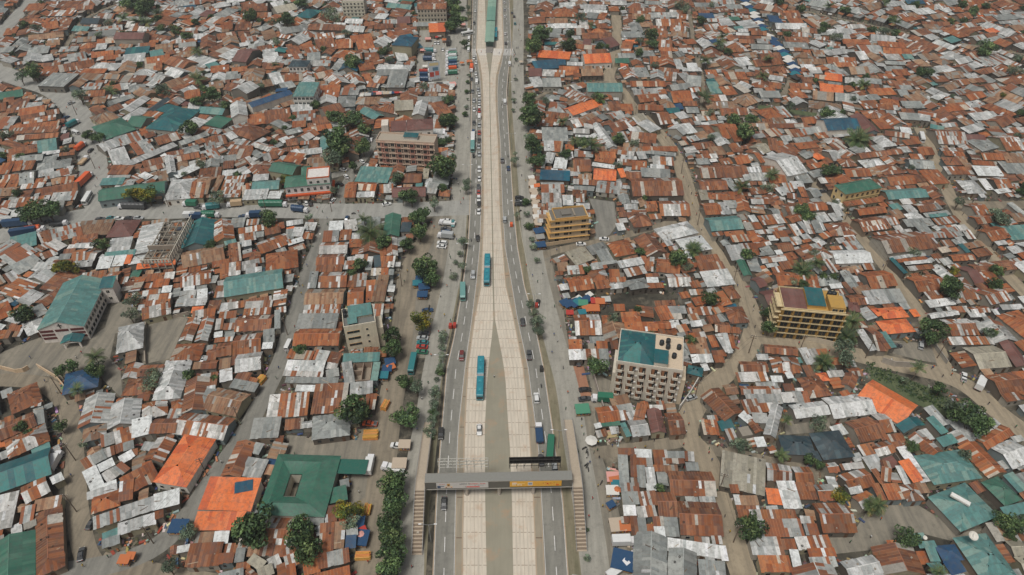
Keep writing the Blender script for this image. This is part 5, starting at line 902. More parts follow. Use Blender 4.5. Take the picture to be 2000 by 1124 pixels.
for Lm,Wm,n in passes:
    free=np.argwhere(INV&(OCC==0)); 
    if len(free)==0: break
    pick=free[rng.integers(len(free),size=n)]
    for k in range(n):
        i,j=int(pick[k,0]),int(pick[k,1])
        if OCC[i,j]: continue
        x=RX0+(j+rng.random())*RES; y=RY0+(i+rng.random())*RES
        d2=(HA[:,0]-x)**2+(HA[:,1]-y)**2; q=int(d2.argmin()); ang=HA[q,2]
        r2=(RC[:,0]-x)**2+(RC[:,1]-y)**2; rq=int(r2.argmin())
        if d2[q]>30**2 and r2[rq]<d2[q]: ang=RC[rq,2]
        ang+=rng.normal()*.05
        if rng.random()<.35: ang+=math.pi/2
        Lx=Lm*rng.uniform(.7,1.4); Wy=Wm*rng.uniform(.75,1.2)
        h=dict(cx=x,cy=y,ang=ang,L=Lx,W=Wy)
        if occ_frac(corners(h,.0))>.04: continue
        code='rrrrroommmmqqqsssggbbbb'[int(rng.integers(23))]
        if rng.random()<.022: code='tnaTuOda'[int(rng.integers(8))]
        area_=Lx*Wy; typ='M' if area_<34 and rng.random()<.8 else ('H' if rng.random()<.22 else 'G' if rng.random()<.72 else 'M')
        if math.cos(ang)<0 and typ=='M': ang+=math.pi
        e=2.5+rng.random()*.9 if area_>20 else 2.1+rng.random()*.6
        if Lm<=3.4 and y>330 and rng.random()<.5: continue
        add_house(x,y,ang,Lx,Wy,code,typ,e,'f')
        rast(corners(HL[-1],.02),2)
        if Lm>8: HA=np.vstack([HA,[x,y,ang]])
print('houses',len(HL))
def rank_size(h):
    ps=[proj(x,y,h['h']) for x,y in corners(h)]
    cx,cy=proj(h['cx'],h['cy'],h['h'])
    if not(-5<cx<2005 and -5<cy<1129): 
        if not any(0<=p[0]<=2000 and 0<=p[1]<=1124 for p in ps): return 0
        return 1
    a=0
    for i in range(4): a+=ps[i][0]*ps[(i+1)%4][1]-ps[(i+1)%4][0]*ps[i][1]
    return abs(a)/2
for h in HL: h['px']=rank_size(h)
order=sorted(range(len(HL)), key=lambda i:-HL[i]['px'])
IND=set(i for i in order[:300] if HL[i]['px']>0)
def local(h):
    c,s=math.cos(h['ang']),math.sin(h['ang']); ox=h['cx']-h['L']/2*c+h['W']/2*s; oy=h['cy']-h['L']/2*s-h['W']/2*c; return ox,oy
def xf(mb, start, ox,oy,ang):
    c,s=math.cos(ang),math.sin(ang)
    for i in range(start,len(mb.v)):
        x,y,z=mb.v[i]; mb.v[i]=(ox+x*c-y*s, oy+x*s+y*c, z)
def rise_of(h):
    if h['typ']=='M': return min(.9,.12*h['W']+.1)
    return min(3.2,.2*h['W']+.15)
RR=np.random.default_rng(11)
mass=MB()
for i,h in enumerate(HL):
    if i in IND: continue
    st=len(mass.v); wc=tuple(q*.72 for q in WALLS[int(RR.integers(len(WALLS)))])
    if h['typ']=='F':
        mass.box(0,h['L'],0,h['W'],-.1,h['h'],wc,1)
    else:
        far=h['cy']>330; m0=len(mass.f)
        roof_into(mass,h['code'],h['typ'],h['L'],h['W'],h['h'],rise_of(h),RR,cw=1.3 if far else .95,cl=3.2)
        walls_into(mass,h['typ'],h['L'],h['W'],h['h'],rise_of(h),wc,1)
        if h['L']>3.5:                                 # dark doors and windows on the long walls
            for sy in (-.03,h['W']+.03):
                x=.7+RR.random()
                while x<h['L']-1.1:
                    dr_=RR.random()<.3; mass.box(x,x+.85,sy-.03,sy+.03,.02 if dr_ else 1.1,2.0,C8(52,44,38),1); x+=1.9+RR.random()*1.6
    ox,oy=local(h); xf(mass,st,ox,oy,h['ang'])
o=mass.build('house_mass',[M_ROOF,M_WALL]); tag(o,kind='stuff'); o['label']='dense small tin roofed houses filling the blocks between the larger ones'
TYPN={'G':'gabled','M':'flat pitched','H':'hipped','F':'flat topped'}
def fac_open(mb_list, root, Lx, Wy, eave, RRr, wallcol):
    """doors and windows on the two long and one short wall, each its own mesh"""
    n=0
    sides=[('y',0,Lx,-1),('y',Wy,Lx,1),('x',0,Wy,-1),('x',Lx,Wy,1)]
    ang=root.rotation_euler[2]
    for ax,pos,length,sg in sides:
        nx,ny=((0,sg) if ax=='y' else (sg,0)); wy=nx*math.sin(ang)+ny*math.cos(ang)
        if wy>-.35: continue                                # only walls that face the photographer's side
        k=max(1,int(length/3.3)); door=int(RRr.integers(k))
        for j in range(min(k,5)):
            c=length*(j+.5)/k; isd=(j==door and length>3)
            w=.9 if isd else 1.1; z0=0.0 if isd else 1.0; z1=min(2.05,eave-.35)
            b=MB(); fr=wallcol if not isd else C8(120,96,74); fr=tuple(x*.8 for x in fr)
            if ax=='y':
                b.box(c-w/2-.09,c+w/2+.09,pos,pos+sg*.06,z0-.06 if not isd else z0,z1+.09,fr,0); b.box(c-w/2,c+w/2,pos+sg*.02,pos+sg*.075,z0,z1,C8(96,70,52) if isd else (.03,.03,.03),0 if isd else 1)
            else:
                b.box(pos,pos+sg*.06,c-w/2-.09,c+w/2+.09,z0-.06 if not isd else z0,z1+.09,fr,0); b.box(pos+sg*.02,pos+sg*.075,c-w/2,c+w/2,z0,z1,C8(96,70,52) if isd else (.03,.03,.03),0 if isd else 1)
            b.build('door' if isd else 'window',[M_TINT,M_GLASS],root); n+=1
for i in sorted(IND):
    h=HL[i]; area_=h['L']*h['W']; asp=max(h['L'],h['W'])/min(h['L'],h['W'])
    kind='shed' if area_<24 else 'warehouse' if area_>420 else 'hall' if area_>230 else 'house'
    ox,oy=local(h); root=empty(kind,(ox,oy,0),h['ang']); Rr=np.random.default_rng(i+5)
    wc=tuple(q*.85 for q in WALLS[int(Rr.integers(len(WALLS)))])
    if h['code'] in 'wsTuO' and area_>120: wc=C8(222,216,204)
    rise=rise_of(h); f=h['typ']
    wm=MB()
    if f=='F':
        H=h['h']; L_,W_=h['L'],h['W']; t=.25; wc=C8(176,164,148) if h['code'] in 'sp' else C8(150,132,116)
        for a in ((0,L_,0,t),(0,L_,W_-t,W_),(0,t,t,W_-t),(L_-t,L_,t,W_-t)): wm.box(*a,-.1,H,wc)
        if L_>5: wm.box(L_*.5,L_*.5+t,t,W_-t,-.1,H-.2,wc)
        if W_>5: wm.box(t,L_*.5,W_*.55,W_*.55+t,-.1,H-.3,wc)
        wm.build('wall',M_WALL,root); fl=MB(); fl.box(t,L_-t,t,W_-t,.0,.25 if h['code']=='b' else H-.7,C8(150,138,122)); fl.build('floor_slab',M_TINT,root)
    else:
        walls_into(wm,f,h['L'],h['W'],h['h'],rise,wc); wm.build('wall',M_WALL,root)
        rm=MB(); roof_into(rm,h['code'],f,h['L'],h['W'],h['h'],rise,Rr,cw=.85 if h['px']>900 else .95,cl=3.0)
        rm.build('roof',M_ROOF,root)
        if kind!='shed': fac_open(None,root,h['L'],h['W'],h['h'],Rr,wc)
    size='long ' if asp>2.4 and area_>40 else 'small ' if area_<45 else 'large ' if area_>170 else ''
    nm='' if f!='F' else 'roofless '
    if f=='F': base=f'{nm}{size}block walled {kind}'; 
    else: base=f'{size}{NAMEOF[h["code"]]} {TYPN[f]} {kind}'
    later(root,base,kind,'small buildings of the dense settlement',h['cx'],h['cy'])

# tyres, stones and boards that hold the sheets down, far too many to count
rc=MB(); Rc=random.Random(21)
for i,h in enumerate(HL):
    if h['cy']>330 or h['typ']=='F' or h['code'] in 'tTnuOkda' or h['L']*h['W']<14: continue
    ox,oy=local(h); ri_=rise_of(h); L_,W_=h['L'],h['W']
    for k in range(int(Rc.random()*h['L']*h['W']/16)+1):
        x=Rc.uniform(.5,L_-.5); y=Rc.uniform(.4,W_-.4)
        z=h['h']+ri_*((y+.35)/(W_+.7)) if h['typ']=='M' else h['h']+ri_*(1-abs((y-W_/2)/(W_/2+.35)))
        if h['typ']=='H': z=min(z, h['h']+ri_*min(1,(min(x,L_-x)+.35)/(W_/2+.35)))
        st=len(rc.v); t=Rc.random()
        if t<.25: 
            for q in range(8):
                a0,a1=q*math.pi/4,(q+1)*math.pi/4; rc.hexa([(.18*math.cos(a0),.18*math.sin(a0),0),(.34*math.cos(a0),.34*math.sin(a0),0),(.34*math.cos(a1),.34*math.sin(a1),0),(.18*math.cos(a1),.18*math.sin(a1),0),(.18*math.cos(a0),.18*math.sin(a0),.16),(.34*math.cos(a0),.34*math.sin(a0),.16),(.34*math.cos(a1),.34*math.sin(a1),.16),(.18*math.cos(a1),.18*math.sin(a1),.16)],(.03,.03,.03))
        elif t<.6: s_=Rc.uniform(.1,.25); rc.box(-s_,s_,-s_,s_,-.05,s_,C8(150,140,126))
        else: l_=Rc.uniform(.6,1.6); rc.box(-l_,l_,-.08,.08,-.03,.08,Rc.choice([C8(120,96,72),C8(176,160,138),C8(92,76,62)]))
        xf(rc,st,0,0,Rc.random()*3); 
        for j in range(st,len(rc.v)): vx,vy,vz=rc.v[j]; rc.v[j]=(vx+x,vy+y,vz+z+.03)
        xf(rc,st,ox,oy,h['ang'])
tag(rc.build('roof_weights',M_TINT),'tyres, stones and boards lying on the tin roofs','roof clutter',kind='stuff')
# ---------------------------------------------------------------- footbridge
BH=6.2
A=P(848,952,BH); B=P(1100,947,BH); d=B-A; BL=float(np.linalg.norm(d)); ang=math.atan2(d[1],d[0])
r=empty('footbridge',(A[0],A[1],0),ang); tag(r,'long grey covered footbridge with two banners crossing the whole road','footbridge'); land('the footbridge',975,955)
CG=C8(128,124,116); DW=2.6
b=MB(); b.box(-2.5,BL+2.5,0,DW+1.3,BH-.6,BH,C8(92,90,84),bottom=True); b.box(-2.5,BL+2.5,DW+1.3,DW+1.45,BH-.6,BH+.25,C8(176,174,166),bottom=True); b.build('deck',M_TINT,r)
b=MB()
for k in range(31):
    x=-2.3+(BL+4.6)*k/30
    b.tube((x,.1,BH),(x,.1,BH+2.6),.05,n=6); b.tube((x,DW-.1,BH),(x,DW-.1,BH+2.6),.05,n=6); b.tube((x,DW+1.38,BH),(x,DW+1.38,BH+1.2),.05,n=6)
for y in (.1,DW-.1,DW+1.38):
    for z in (1.1,.6): b.tube((-2.4,y,BH+z),(BL+2.4,y,BH+z),.035,n=6)
b.build('railing',M_METAL,r)
b=MB(); b.box(-2.6,BL+2.6,-.2,DW+.2,BH+2.6,BH+2.7,C8(134,134,128),bottom=True); b.box(-2.6,BL+2.6,-.26,-.2,BH+2.5,BH+2.8,C8(150,146,136)); b.box(-2.6,BL+2.6,DW+.2,DW+.26,BH+2.5,BH+2.8,C8(150,146,136)); b.build('canopy',M_TINT,r)
b=MB(); b.box(-2.6,BL+2.6,-.12,-.02,BH-1.0,BH+2.55,C8(104,102,95)); b.box(-2.6,BL+2.6,-.2,-.12,BH-1.1,BH-.9,C8(190,186,176),bottom=True); b.build('side_panel',M_TINT,r)
for x in (P(908,975)[0]-A[0]+.6,P(975,975)[0]-A[0],P(1042,975)[0]-A[0]):
    b=MB(); b.tube((x,DW/2,-.1),(x,DW/2,BH-.9),.55,n=16,col=C8(186,178,166)); b.box(x-.9,x+.9,.3,DW-.3,BH-1.0,BH-.6,C8(176,168,156),bottom=True); b.build('pillar',M_WALL,r)
def banner(name,x0,x1,base,build,z0=BH-.2,z1=BH+2.5):
    o=MB(); o.box(x0,x1,-.34,-.28,z0,z1,base,bottom=True); s=o.build(name,M_CLOTH,r); build(s,x0,x1,z0,z1); return s
def scribble(s,x0,x1,z,hh,col,seed):           # lettering too small to read in the photograph: a row of strokes
    R=random.Random(seed); b=MB(); x=x0
    while x<x1:
        w=R.uniform(.22,.4)
        b.box(x,x+.09,-.375,-.345,z,z+hh,col,bottom=True); b.box(x+w-.09,x+w,-.375,-.345,z,z+hh*R.choice((1,.6)),col,bottom=True); b.box(x,x+w,-.375,-.345,z+hh*R.choice((.0,.42,.86)),z+hh*R.choice((.14,.56,1)),col,bottom=True)
        x+=w+(.12 if R.random()<.8 else .45)
    b.build('lettering',M_CLOTH,s)
def ban1(s,x0,x1,z0,z1):
    k=(x1-x0)/20.0
    b=MB(); b.box(x0+.3*k,x0+1.6*k,-.37,-.345,z0+.2,z0+1.3,C8(66,84,108)); b.box(x0+1.2*k,x0+2.9*k,-.375,-.35,z0+.9,z0+1.2,C8(92,104,120)); b.build('picture',M_CLOTH,s)
    b=MB(); b.box(x0+3.3*k,x0+6.2*k,-.37,-.345,z0+.45,z0+1.15,C8(226,206,180)); b.box(x0+4.1*k,x0+5.2*k,-.375,-.35,z0+1.1,z0+2.3,C8(196,150,76)); b.box(x0+4.4*k,x0+4.9*k,-.38,-.355,z0+1.2,z0+1.8,C8(110,72,40)); b.box(x0+3.5*k,x0+4*k,-.38,-.355,z0+.3,z0+.7,C8(150,96,66)); b.box(x0+5.6*k,x0+6*k,-.38,-.355,z0+.3,z0+.7,C8(206,130,80)); b.build('picture',M_CLOTH,s)
    scribble(s,x0+1.2*k,x0+3*k,z0+1.9,.25,C8(206,120,110),1); scribble(s,x0+9*k,x0+12.6*k,z0+1.85,.42,C8(52,62,66),2); scribble(s,x0+13*k,x0+18.6*k,z0+1.85,.4,C8(216,92,84),3); scribble(s,x0+14.5*k,x0+17.8*k,z0+1.2,.2,C8(120,150,156),4)
    b=MB(); b.box(x0+11.6*k,x0+16.6*k,-.37,-.345,z0+.35,z0+.8,C8(212,84,76)); b.build('picture',M_CLOTH,s); scribble(s,x0+11*k,x0+11.5*k,z0+.35,.4,C8(50,60,70),5)
def ban2(s,x0,x1,z0,z1):
    k=(x1-x0)/20.0
    b=MB(); b.box(x0+.9*k,x0+2.7*k,-.37,-.345,z0+1.5,z0+2.2,C8(238,214,196)); b.box(x0+2.8*k,x0+5.8*k,-.37,-.345,z0+1.6,z0+1.8,C8(240,212,150)); b.box(x0+.1,x1-.1,-.37,-.345,z0+.08,z0+.2,C8(70,58,36)); b.build('picture',M_CLOTH,s)
    scribble(s,x0+.9*k,x0+4.4*k,z0+.8,.6,C8(250,236,208),6)
    b=MB(); b.box(x0+7*k,x0+8.8*k,-.375,-.345,z0+.75,z0+2.3,C8(222,220,212)); b.box(x0+7.2*k,x0+8.6*k,-.38,-.35,z0+1.1,z0+2.1,C8(150,156,166)); b.build('picture',M_CLOTH,s)
    R=random.Random(3); b=MB()
    for q in range(16):
        x=x0+(12.3+R.random()*6.6)*k; z=z0+.4+R.random()*1.6; w=R.uniform(.1,.35); b.box(x,x+w,-.375,-.345,z,z+w*.7,(C8(206,80,40),C8(130,84,36),C8(240,170,120))[q%3],bottom=True)
    b.box(x0+17.9*k,x0+19*k,-.38,-.345,z0+.5,z0+1.1,C8(224,104,36)); b.box(x0+14.3*k,x0+14.9*k,-.38,-.345,z0+1.2,z0+1.7,C8(206,62,30)); b.build('picture',M_CLOTH,s)
xa=float(P(849.5,950)[0]-A[0]); 
banner('banner',BL*.02,BL*.42,C8(206,202,196),ban1); banner('banner',BL*.585,BL*.985,C8(232,176,72),ban2)
# hoarding frames above the far side of the deck
def lattice(x0,x1,y,z0,z1,c,name,fill):
    b=MB(); n=int((x1-x0)/2)
    for z in (z0,(z0+z1)/2,z1): b.tube((x0,y,z),(x1,y,z),.09,n=5,col=c); b.tube((x0,y+.9,z),(x1,y+.9,z),.09,n=5,col=c)
    for k in range(n+1):
        x=x0+(x1-x0)*k/n; b.tube((x,y,z0-1.2),(x,y,z1),.08,n=5,col=c); b.tube((x,y+.9,z0),(x,y+.9,z1),.08,n=5,col=c); b.tube((x,y,z1),(x,y+.9,z1),.035,n=5,col=c)
        if k<n: b.tube((x,y,z0),(x+(x1-x0)/n,y+.9,z1),.06,n=5,col=c)
    s=b.build('hoarding_frame',M_TINT,r)
    if fill: p=MB(); p.box(x0,x1,y+.95,y+1.0,z0,z1,fill,bottom=True); p.build('hoarding_panel',M_CLOTH,s)
lattice(BL*.03,BL*.42,DW+2.2,BH+2.8,BH+5.8,C8(186,184,174),'a',None); lattice(BL*.585,BL*.985,DW+2.2,BH+2.8,BH+5.8,C8(44,42,40),'b',C8(34,32,32))
def flight(x0,x1,sgn,name):
    # landing at deck level, stairs towards the camera, ramp away from it
    b=MB(); SC_=C8(178,162,142); n=34; ys=-1.0; ye=-17.5
    for k in range(n):
        z=BH-BH*(k)/n; y0=ys+(ye-ys)*k/n; y1=ys+(ye-ys)*(k+1)/n; b.box(x0,x1,y1,y0-.0,z-.45,z-.02,SC_ if k%2 else C8(128,114,98),bottom=True)
    b.build('stair_flight',M_TINT,r)
    b=MB(); b.box(x0,x1,-1.0,DW+.2,BH-.5,BH-.02,C8(182,168,148),bottom=True); b.build('landing',M_TINT,r)
    b=MB(); y0,y1=DW+.2,DW+26
    b.hexa([(x0,y0,BH-.6),(x1,y0,BH-.6),(x1,y1,-.1),(x0,y1,-.1),(x0,y0,BH-.03),(x1,y0,BH-.03),(x1,y1,.15),(x0,y1,.15)],C8(182,168,148)); b.build('ramp',M_TINT,r)
    b=MB()
    for x in (x0+.05,x1-.05):
        for zz in (1.05,.55): b.tube((x,ye,zz),(x,ys,BH+zz),.045,n=5); b.tube((x,ys,BH+zz),(x,y0,BH+zz),.045,n=5); b.tube((x,y0,BH+zz),(x,y1,.1+zz),.045,n=5)
        for k in range(14):
            t=k/13; b.tube((x,ys+(ye-ys)*t,BH*(1-t)),(x,ys+(ye-ys)*t,BH*(1-t)+1.05),.03,n=5); b.tube((x,y0+(y1-y0)*t,BH*(1-t)),(x,y0+(y1-y0)*t,BH*(1-t)+1.05),.03,n=5)
    b.build('handrail',M_METAL,r)
    b=MB()
    for y in (-7,-12,DW+8,DW+16): b.box((x0+x1)/2-.35,(x0+x1)/2+.35,y-.3,y+.3,-.1,BH*(1-(abs(y)-1)/20 if y<0 else 1-(y-DW)/27)-.4,C8(176,166,150))
    b.build('pier',M_WALL,r)
flight(-5.6,-2.6,-1,'a'); flight(BL+2.6,BL+5.6,1,'b')
# ---------------------------------------------------------------- bus station in the median
SA=P(947.5,80,5); SB=P(964.5,80,5); x0,x1=float(SA[0]),float(SB[0]); y0=float(P(955,82,5)[1]); y1=y0+150
r=empty('bus_station',((x0+x1)/2,y0,0)); tag(r,'long pale green canopied bus station in the middle of the busway','bus station'); hw=(x1-x0)/2+.2
b=MB(); b.box(-hw+.4,hw-.4,2,y1-y0,0,.9,C8(170,164,152)); b.build('platform',M_TINT,r)
b=MB(); GC=C8(136,166,148); GD=C8(112,152,136)
for k in range(15):
    ya,yb=k*10,(k+1)*10-.25; c=GD if k in (4,5,6,9,10,13) else GC
    z=5.0+(.5 if c is GD else 0)
    b.hexa([(-hw,ya,z-.25),(hw,ya,z-.25),(hw,yb,z-.25),(-hw,yb,z-.25),(-hw,ya,z-.1),(hw,ya,z-.1),(hw,yb,z-.1),(-hw,yb,z-.1)],c)
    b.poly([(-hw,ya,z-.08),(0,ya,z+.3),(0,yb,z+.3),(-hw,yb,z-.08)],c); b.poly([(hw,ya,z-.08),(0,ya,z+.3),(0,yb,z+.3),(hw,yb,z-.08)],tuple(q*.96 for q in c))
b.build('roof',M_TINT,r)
b=MB()
for k in range(30):
    for s in (-1,1): b.tube((s*(hw-.6),1+k*5,.9),(s*(hw-.6),1+k*5,4.9),.09,n=6)
b.build('column',M_METAL,r); b=MB(); b.box(-hw+.7,hw-.7,3,y1-y0-1,.9,3.4,C8(96,120,112)); b.build('glazed_side',M_TINT,r)
b=MB(); b.hexa([(-hw+.8,-9,0),(hw-.8,-9,0),(hw-.8,2,0),(-hw+.8,2,0),(-hw+.8,-9,.05),(hw-.8,-9,.05),(hw-.8,2,.9),(-hw+.8,2,.9)],C8(130,126,120)); b.build('entry_ramp',M_TINT,r)
# ---------------------------------------------------------------- trees
def crown_mesh(name, seed, pal, n_cl=26, per=95, leaf=.085, flat=.78, core=.45):
    R=np.random.default_rng(seed); b=MB()
    cl=[]
    for i in range(n_cl):
        while True:
            p=R.uniform(-1,1,3)
            q=np.linalg.norm(p)
            if .25<q<1: break
        p=p/q*(.35+.5*R.random()); p[2]=p[2]*flat
        cl.append((p, .17+.24*R.random()**1.3, 1+R.normal()*.26, R.integers(len(pal))))
    for p,rad,tn,ci in cl:
        m_=int(per*(rad/.34)**2)
        for j in range(m_):
            d=R.normal(size=3); d/=np.linalg.norm(d); d[2]=abs(d[2])*.9-.25 if R.random()<.7 else d[2]; d/=np.linalg.norm(d)
            c=p+d*rad*(.72+.34*R.random())
            nrm=d*.8+R.normal(size=3)*.55; nrm/=np.linalg.norm(nrm); u=np.cross(nrm,R.normal(size=3)); u/=np.linalg.norm(u); w=np.cross(nrm,u)
            s=leaf*(.6+.8*R.random()); u=u*s; w=w*s*(.45+.3*R.random())
            base=pal[int(ci) if R.random()<.7 else int(R.integers(len(pal)))]; k=tn*(1+R.normal()*.2); k=max(.35,k)
            b.poly([c-u,c-w*.9,c+u,c+w*.9],tuple(x*k for x in base))
    return b.mesh(name,[M_LEAF])
M_LEAF=mat('leaf',rough=.6,spec=.3); at=N(M_LEAF,'ShaderNodeAttribute',attribute_name='tint'); oi=N(M_LEAF,'ShaderNodeObjectInfo')
hsv=N(M_LEAF,'ShaderNodeHueSaturation'); L(M_LEAF,at.outputs['Color'],hsv.inputs['Color'])
mr=N(M_LEAF,'ShaderNodeMapRange'); mr.inputs[3].default_value=.75; mr.inputs[4].default_value=1.3; L(M_LEAF,oi.outputs['Random'],mr.inputs[0]); L(M_LEAF,mr.outputs[0],hsv.inputs['Value']); L(M_LEAF,hsv.outputs[0],BS(M_LEAF).inputs['Base Color'])
GP=[C8(72,92,56),C8(88,108,66),C8(58,78,48),C8(108,124,76),C8(50,68,46)]; BP=[C8(96,112,90),C8(110,126,104),C8(80,98,80),C8(124,134,106)]; YP=[C8(92,104,48),C8(118,118,44),C8(78,94,46),C8(150,134,44)]
CR={'g':[crown_mesh('crown',s,GP,26,100) for s in (1,2,3,4)],'b':[crown_mesh('crown',s,BP,20,75,.075,.7) for s in (11,12,13)],'y':[crown_mesh('crown',s,YP,22,90) for s in (21,22)],'s':[crown_mesh('crown',31,BP,14,60,.1,.5)]}
def trunk_mesh(seed, hgt=1.0):
    R=random.Random(seed); b=MB(); c=C8(104,90,76)
    pts=[(0,0,-.1),(.03,.02,.35),(.05,-.02,.7),(.0,.03,1.0)]; rr=[.075,.06,.05,.035]
    for i in range(3): b.tube(pts[i],pts[i+1],rr[i],rr[i+1],8,c,cap=False)
    for k in range(6):
        a=k*1.05+R.random(); b.tube(pts[2] if k%2 else pts[1],(.55*math.cos(a),.55*math.sin(a),1.05+.35*R.random()),.035,.012,6,c,cap=False)
    return b.mesh('trunk',[M_WOOD])
TRK=[trunk_mesh(s) for s in (1,2,3)]
def palm_mesh(seed,n=19,drop=.55,pal=None):
    R=random.Random(seed); b=MB(); pal=pal or [C8(72,90,56),C8(86,102,62),C8(60,78,52),C8(128,124,72)]
    for k in range(n):
        a=2*math.pi*k/n+R.uniform(-.15,.15); el=R.uniform(-.1,1.1); Ln=R.uniform(.85,1.1); c=pal[3] if el<.1 and R.random()<.6 else pal[R.randrange(3)]
        p=Vector((0,0,0)); d=Vector((math.cos(a)*math.cos(el),math.sin(a)*math.cos(el),math.sin(el))); seg=10; side=Vector((-math.sin(a),math.cos(a),0))
        for i in range(seg):
            q=p+d*(Ln/seg); d.z-=drop*2.3/seg*(.4+.12*i); d.normalize(); w=.20*math.sin(math.pi*(i+.8)/(seg+.8))+.02
            for s in (-1,1):
                for h in (0,.5):
                    o=p.lerp(q,h); e=o+side*s*w+Vector((0,0,-w*.75))+d*.07; b.poly([o,o+d*.035,e+d*.02,e],tuple(x*R.uniform(.8,1.25) for x in c))
            b.poly([p+side*.008,p-side*.008,q-side*.006,q+side*.006],C8(120,118,80)); p=q
    return b.mesh('fronds',[M_LEAF])
PM=[palm_mesh(s) for s in (1,2,3)]; PQ=[palm_mesh(s,34,.42) for s in (8,9)]
b=MB(); pp=[(0,0,-.05),(.05,.01,.3),(.04,.02,.65),(0,0,1.0)]; 
for i in range(3): b.tube(pp[i],pp[i+1],.035-.006*i,.03-.006*i,8,C8(128,116,98),cap=False)
PTR=b.mesh('trunk',[M_WOOD])
def obj(name,me,parent=None,loc=(0,0,0),sc=(1,1,1),rz=0):
    o=bpy.data.objects.new(name,me); COL.objects.link(o); o.parent=parent; o.location=loc; o.scale=sc; o.rotation_euler=(0,0,rz); return o
nt=0
for ox,oy,sc,t in [(a,b,c,d) for a,b,c,d in parse(TREES)]:
    rp=float(t[2])/sc
    if rp<1: continue
    px,py=ox+float(t[0])/sc, oy+float(t[1])/sc; ty=t[3]; R=random.Random(nt*7+1); nt+=1
    rm=rp/(pxm(px,py)*1.06); 
    if ty in 'pq':
        hc=6.5 if ty=='p' else 3.2+rm*.3; q=P(px,py,hc); root=empty('palm_tree',(q[0],q[1],0)); rm*=1.25
        obj('fronds',(PM if ty=='p' else PQ)[R.randrange(3 if ty=='p' else 2)],root,(0,0,hc),(rm,rm,rm),R.random()*6.3)
        obj('trunk',PTR,root,(0,0,0),(hc*.9,hc*.9,hc),R.random()*6)
        later(root,('bushy low palm' if ty=='q' else 'slender palm')+' with arching fronds','palm tree','palms between the roofs',q[0],q[1])
    else:
        h0=1.0 if ty=='s' else 2.0+rm*.3; hc=h0+rm*.72; q=P(px,py,hc); root=empty('shrub' if ty=='s' else 'tree',(q[0],q[1],0))
        me=CR[ty][R.randrange(len(CR[ty]))]; obj('crown',me,root,(0,0,hc),(rm*1.14*R.uniform(.82,1.16),rm*1.14*R.uniform(.82,1.16),rm*R.uniform(.95,1.1)),R.random()*6.3)
        obj('trunk',TRK[R.randrange(3)],root,(0,0,0),(rm*1.0,rm*1.0,hc*.92),R.random()*6)
        sz='tall ' if rm>5.5 else 'small ' if rm<2.8 else ''
        later(root,sz+{'g':'dark green leafy tree','b':'grey green feathery tree','y':'yellow green leafy tree','s':'low scruffy shrub'}[ty],'shrub' if ty=='s' else 'tree','trees among the houses and along the road',q[0],q[1])
# scrub along the verges
for px0,py0,px1,py1,n_ in ((868,655,838,870,17),(905,470,880,560,4),(1032,590,1052,660,4),(917,130,912,240,7),(1007,120,1003,240,5),(1028,400,1048,520,6),(1118,880,1150,1110,5),(905,10,912,110,5)):
    for k in range(n_):
        t=(k+random.random()*.7)/n_; rm=random.uniform(1.0,2.3); x,y=P(px0+(px1-px0)*t+random.uniform(-3,3),py0+(py1-py0)*t); ty=random.choice('sbsg'); root=empty('shrub',(x,y,0)); hc=.5+rm*.6
        obj('crown',random.choice(CR[ty]),root,(0,0,hc),(rm,rm*1.3,rm*.9),random.random()*6.3); obj('trunk',TRK[k%3],root,(0,0,0),(rm*.8,rm*.8,hc*.9))
        later(root,('dusty grey green' if ty!='g' else 'dark green')+' verge shrub','shrub','shrubs on the road verges',x,y)
# little trees in gaps the list does not name
for x,y,rm in TSPOT:
    ty=random.choice('gggb'); root=empty('tree',(x,y,0)); hc=2.2+rm*.75
    obj('crown',random.choice(CR[ty]),root,(0,0,hc),(rm*random.uniform(.85,1.2),rm*random.uniform(.85,1.2),rm*1.05),random.random()*6.3); obj('trunk',random.choice(TRK),root,(0,0,0),(rm,rm,hc*.92))
    later(root,'small '+{'g':'dark green leafy tree','b':'grey green feathery tree'}[ty],'tree','trees among the houses and along the road',x,y)
# ---------------------------------------------------------------- vehicles (length along +y, nose at +y)
def prof(b, secs, col, m=0, a=1.0):
    """secs: (y, half width bottom, half width top, z0, z1)"""
    n0=len(b.f); rings=[[(-wb,y,z0),(wb,y,z0),(wb,y,z0+(z1-z0)*.55),(wt,y,z1),(-wt,y,z1),(-wb,y,z0+(z1-z0)*.55)] for y,wb,wt,z0,z1 in secs]
    b.loft(rings,col,m); 
    for i in range(n0,len(b.c)): b.c[i]=(b.c[i][0],b.c[i][1],b.c[i][2],a)
def wheels(r, ys, hw, rad=.33, w=.22):
    me=MB(); me.tube((-w/2,0,0),(w/2,0,0),rad,n=14); me.tube((-w/2-.01,0,0),(w/2+.01,0,0),rad*.5,n=10,col=(.4,.4,.4),m=1); wm=me.mesh('wheel',[M_TYRE,M_METAL])
    for y in ys:
        for s in (-1,1): obj('wheel',wm,r,(s*(hw-.06),y,rad))
def lights(r, hw, y, z, yb, zb):
    for s in (-1,1):
        b=MB(); b.box(s*hw-.16,s*hw+.16,y-.03,y+.05,z-.08,z+.1,bottom=True); b.build('headlight',M_LAMP,r)
        b=MB(); b.box(s*hw-.13,s*hw+.13,yb-.05,yb+.03,zb-.1,zb+.12,(.3,.02,.02),bottom=True); b.build('tail_light',M_TINT,r)
WC=(.8,.8,.8)
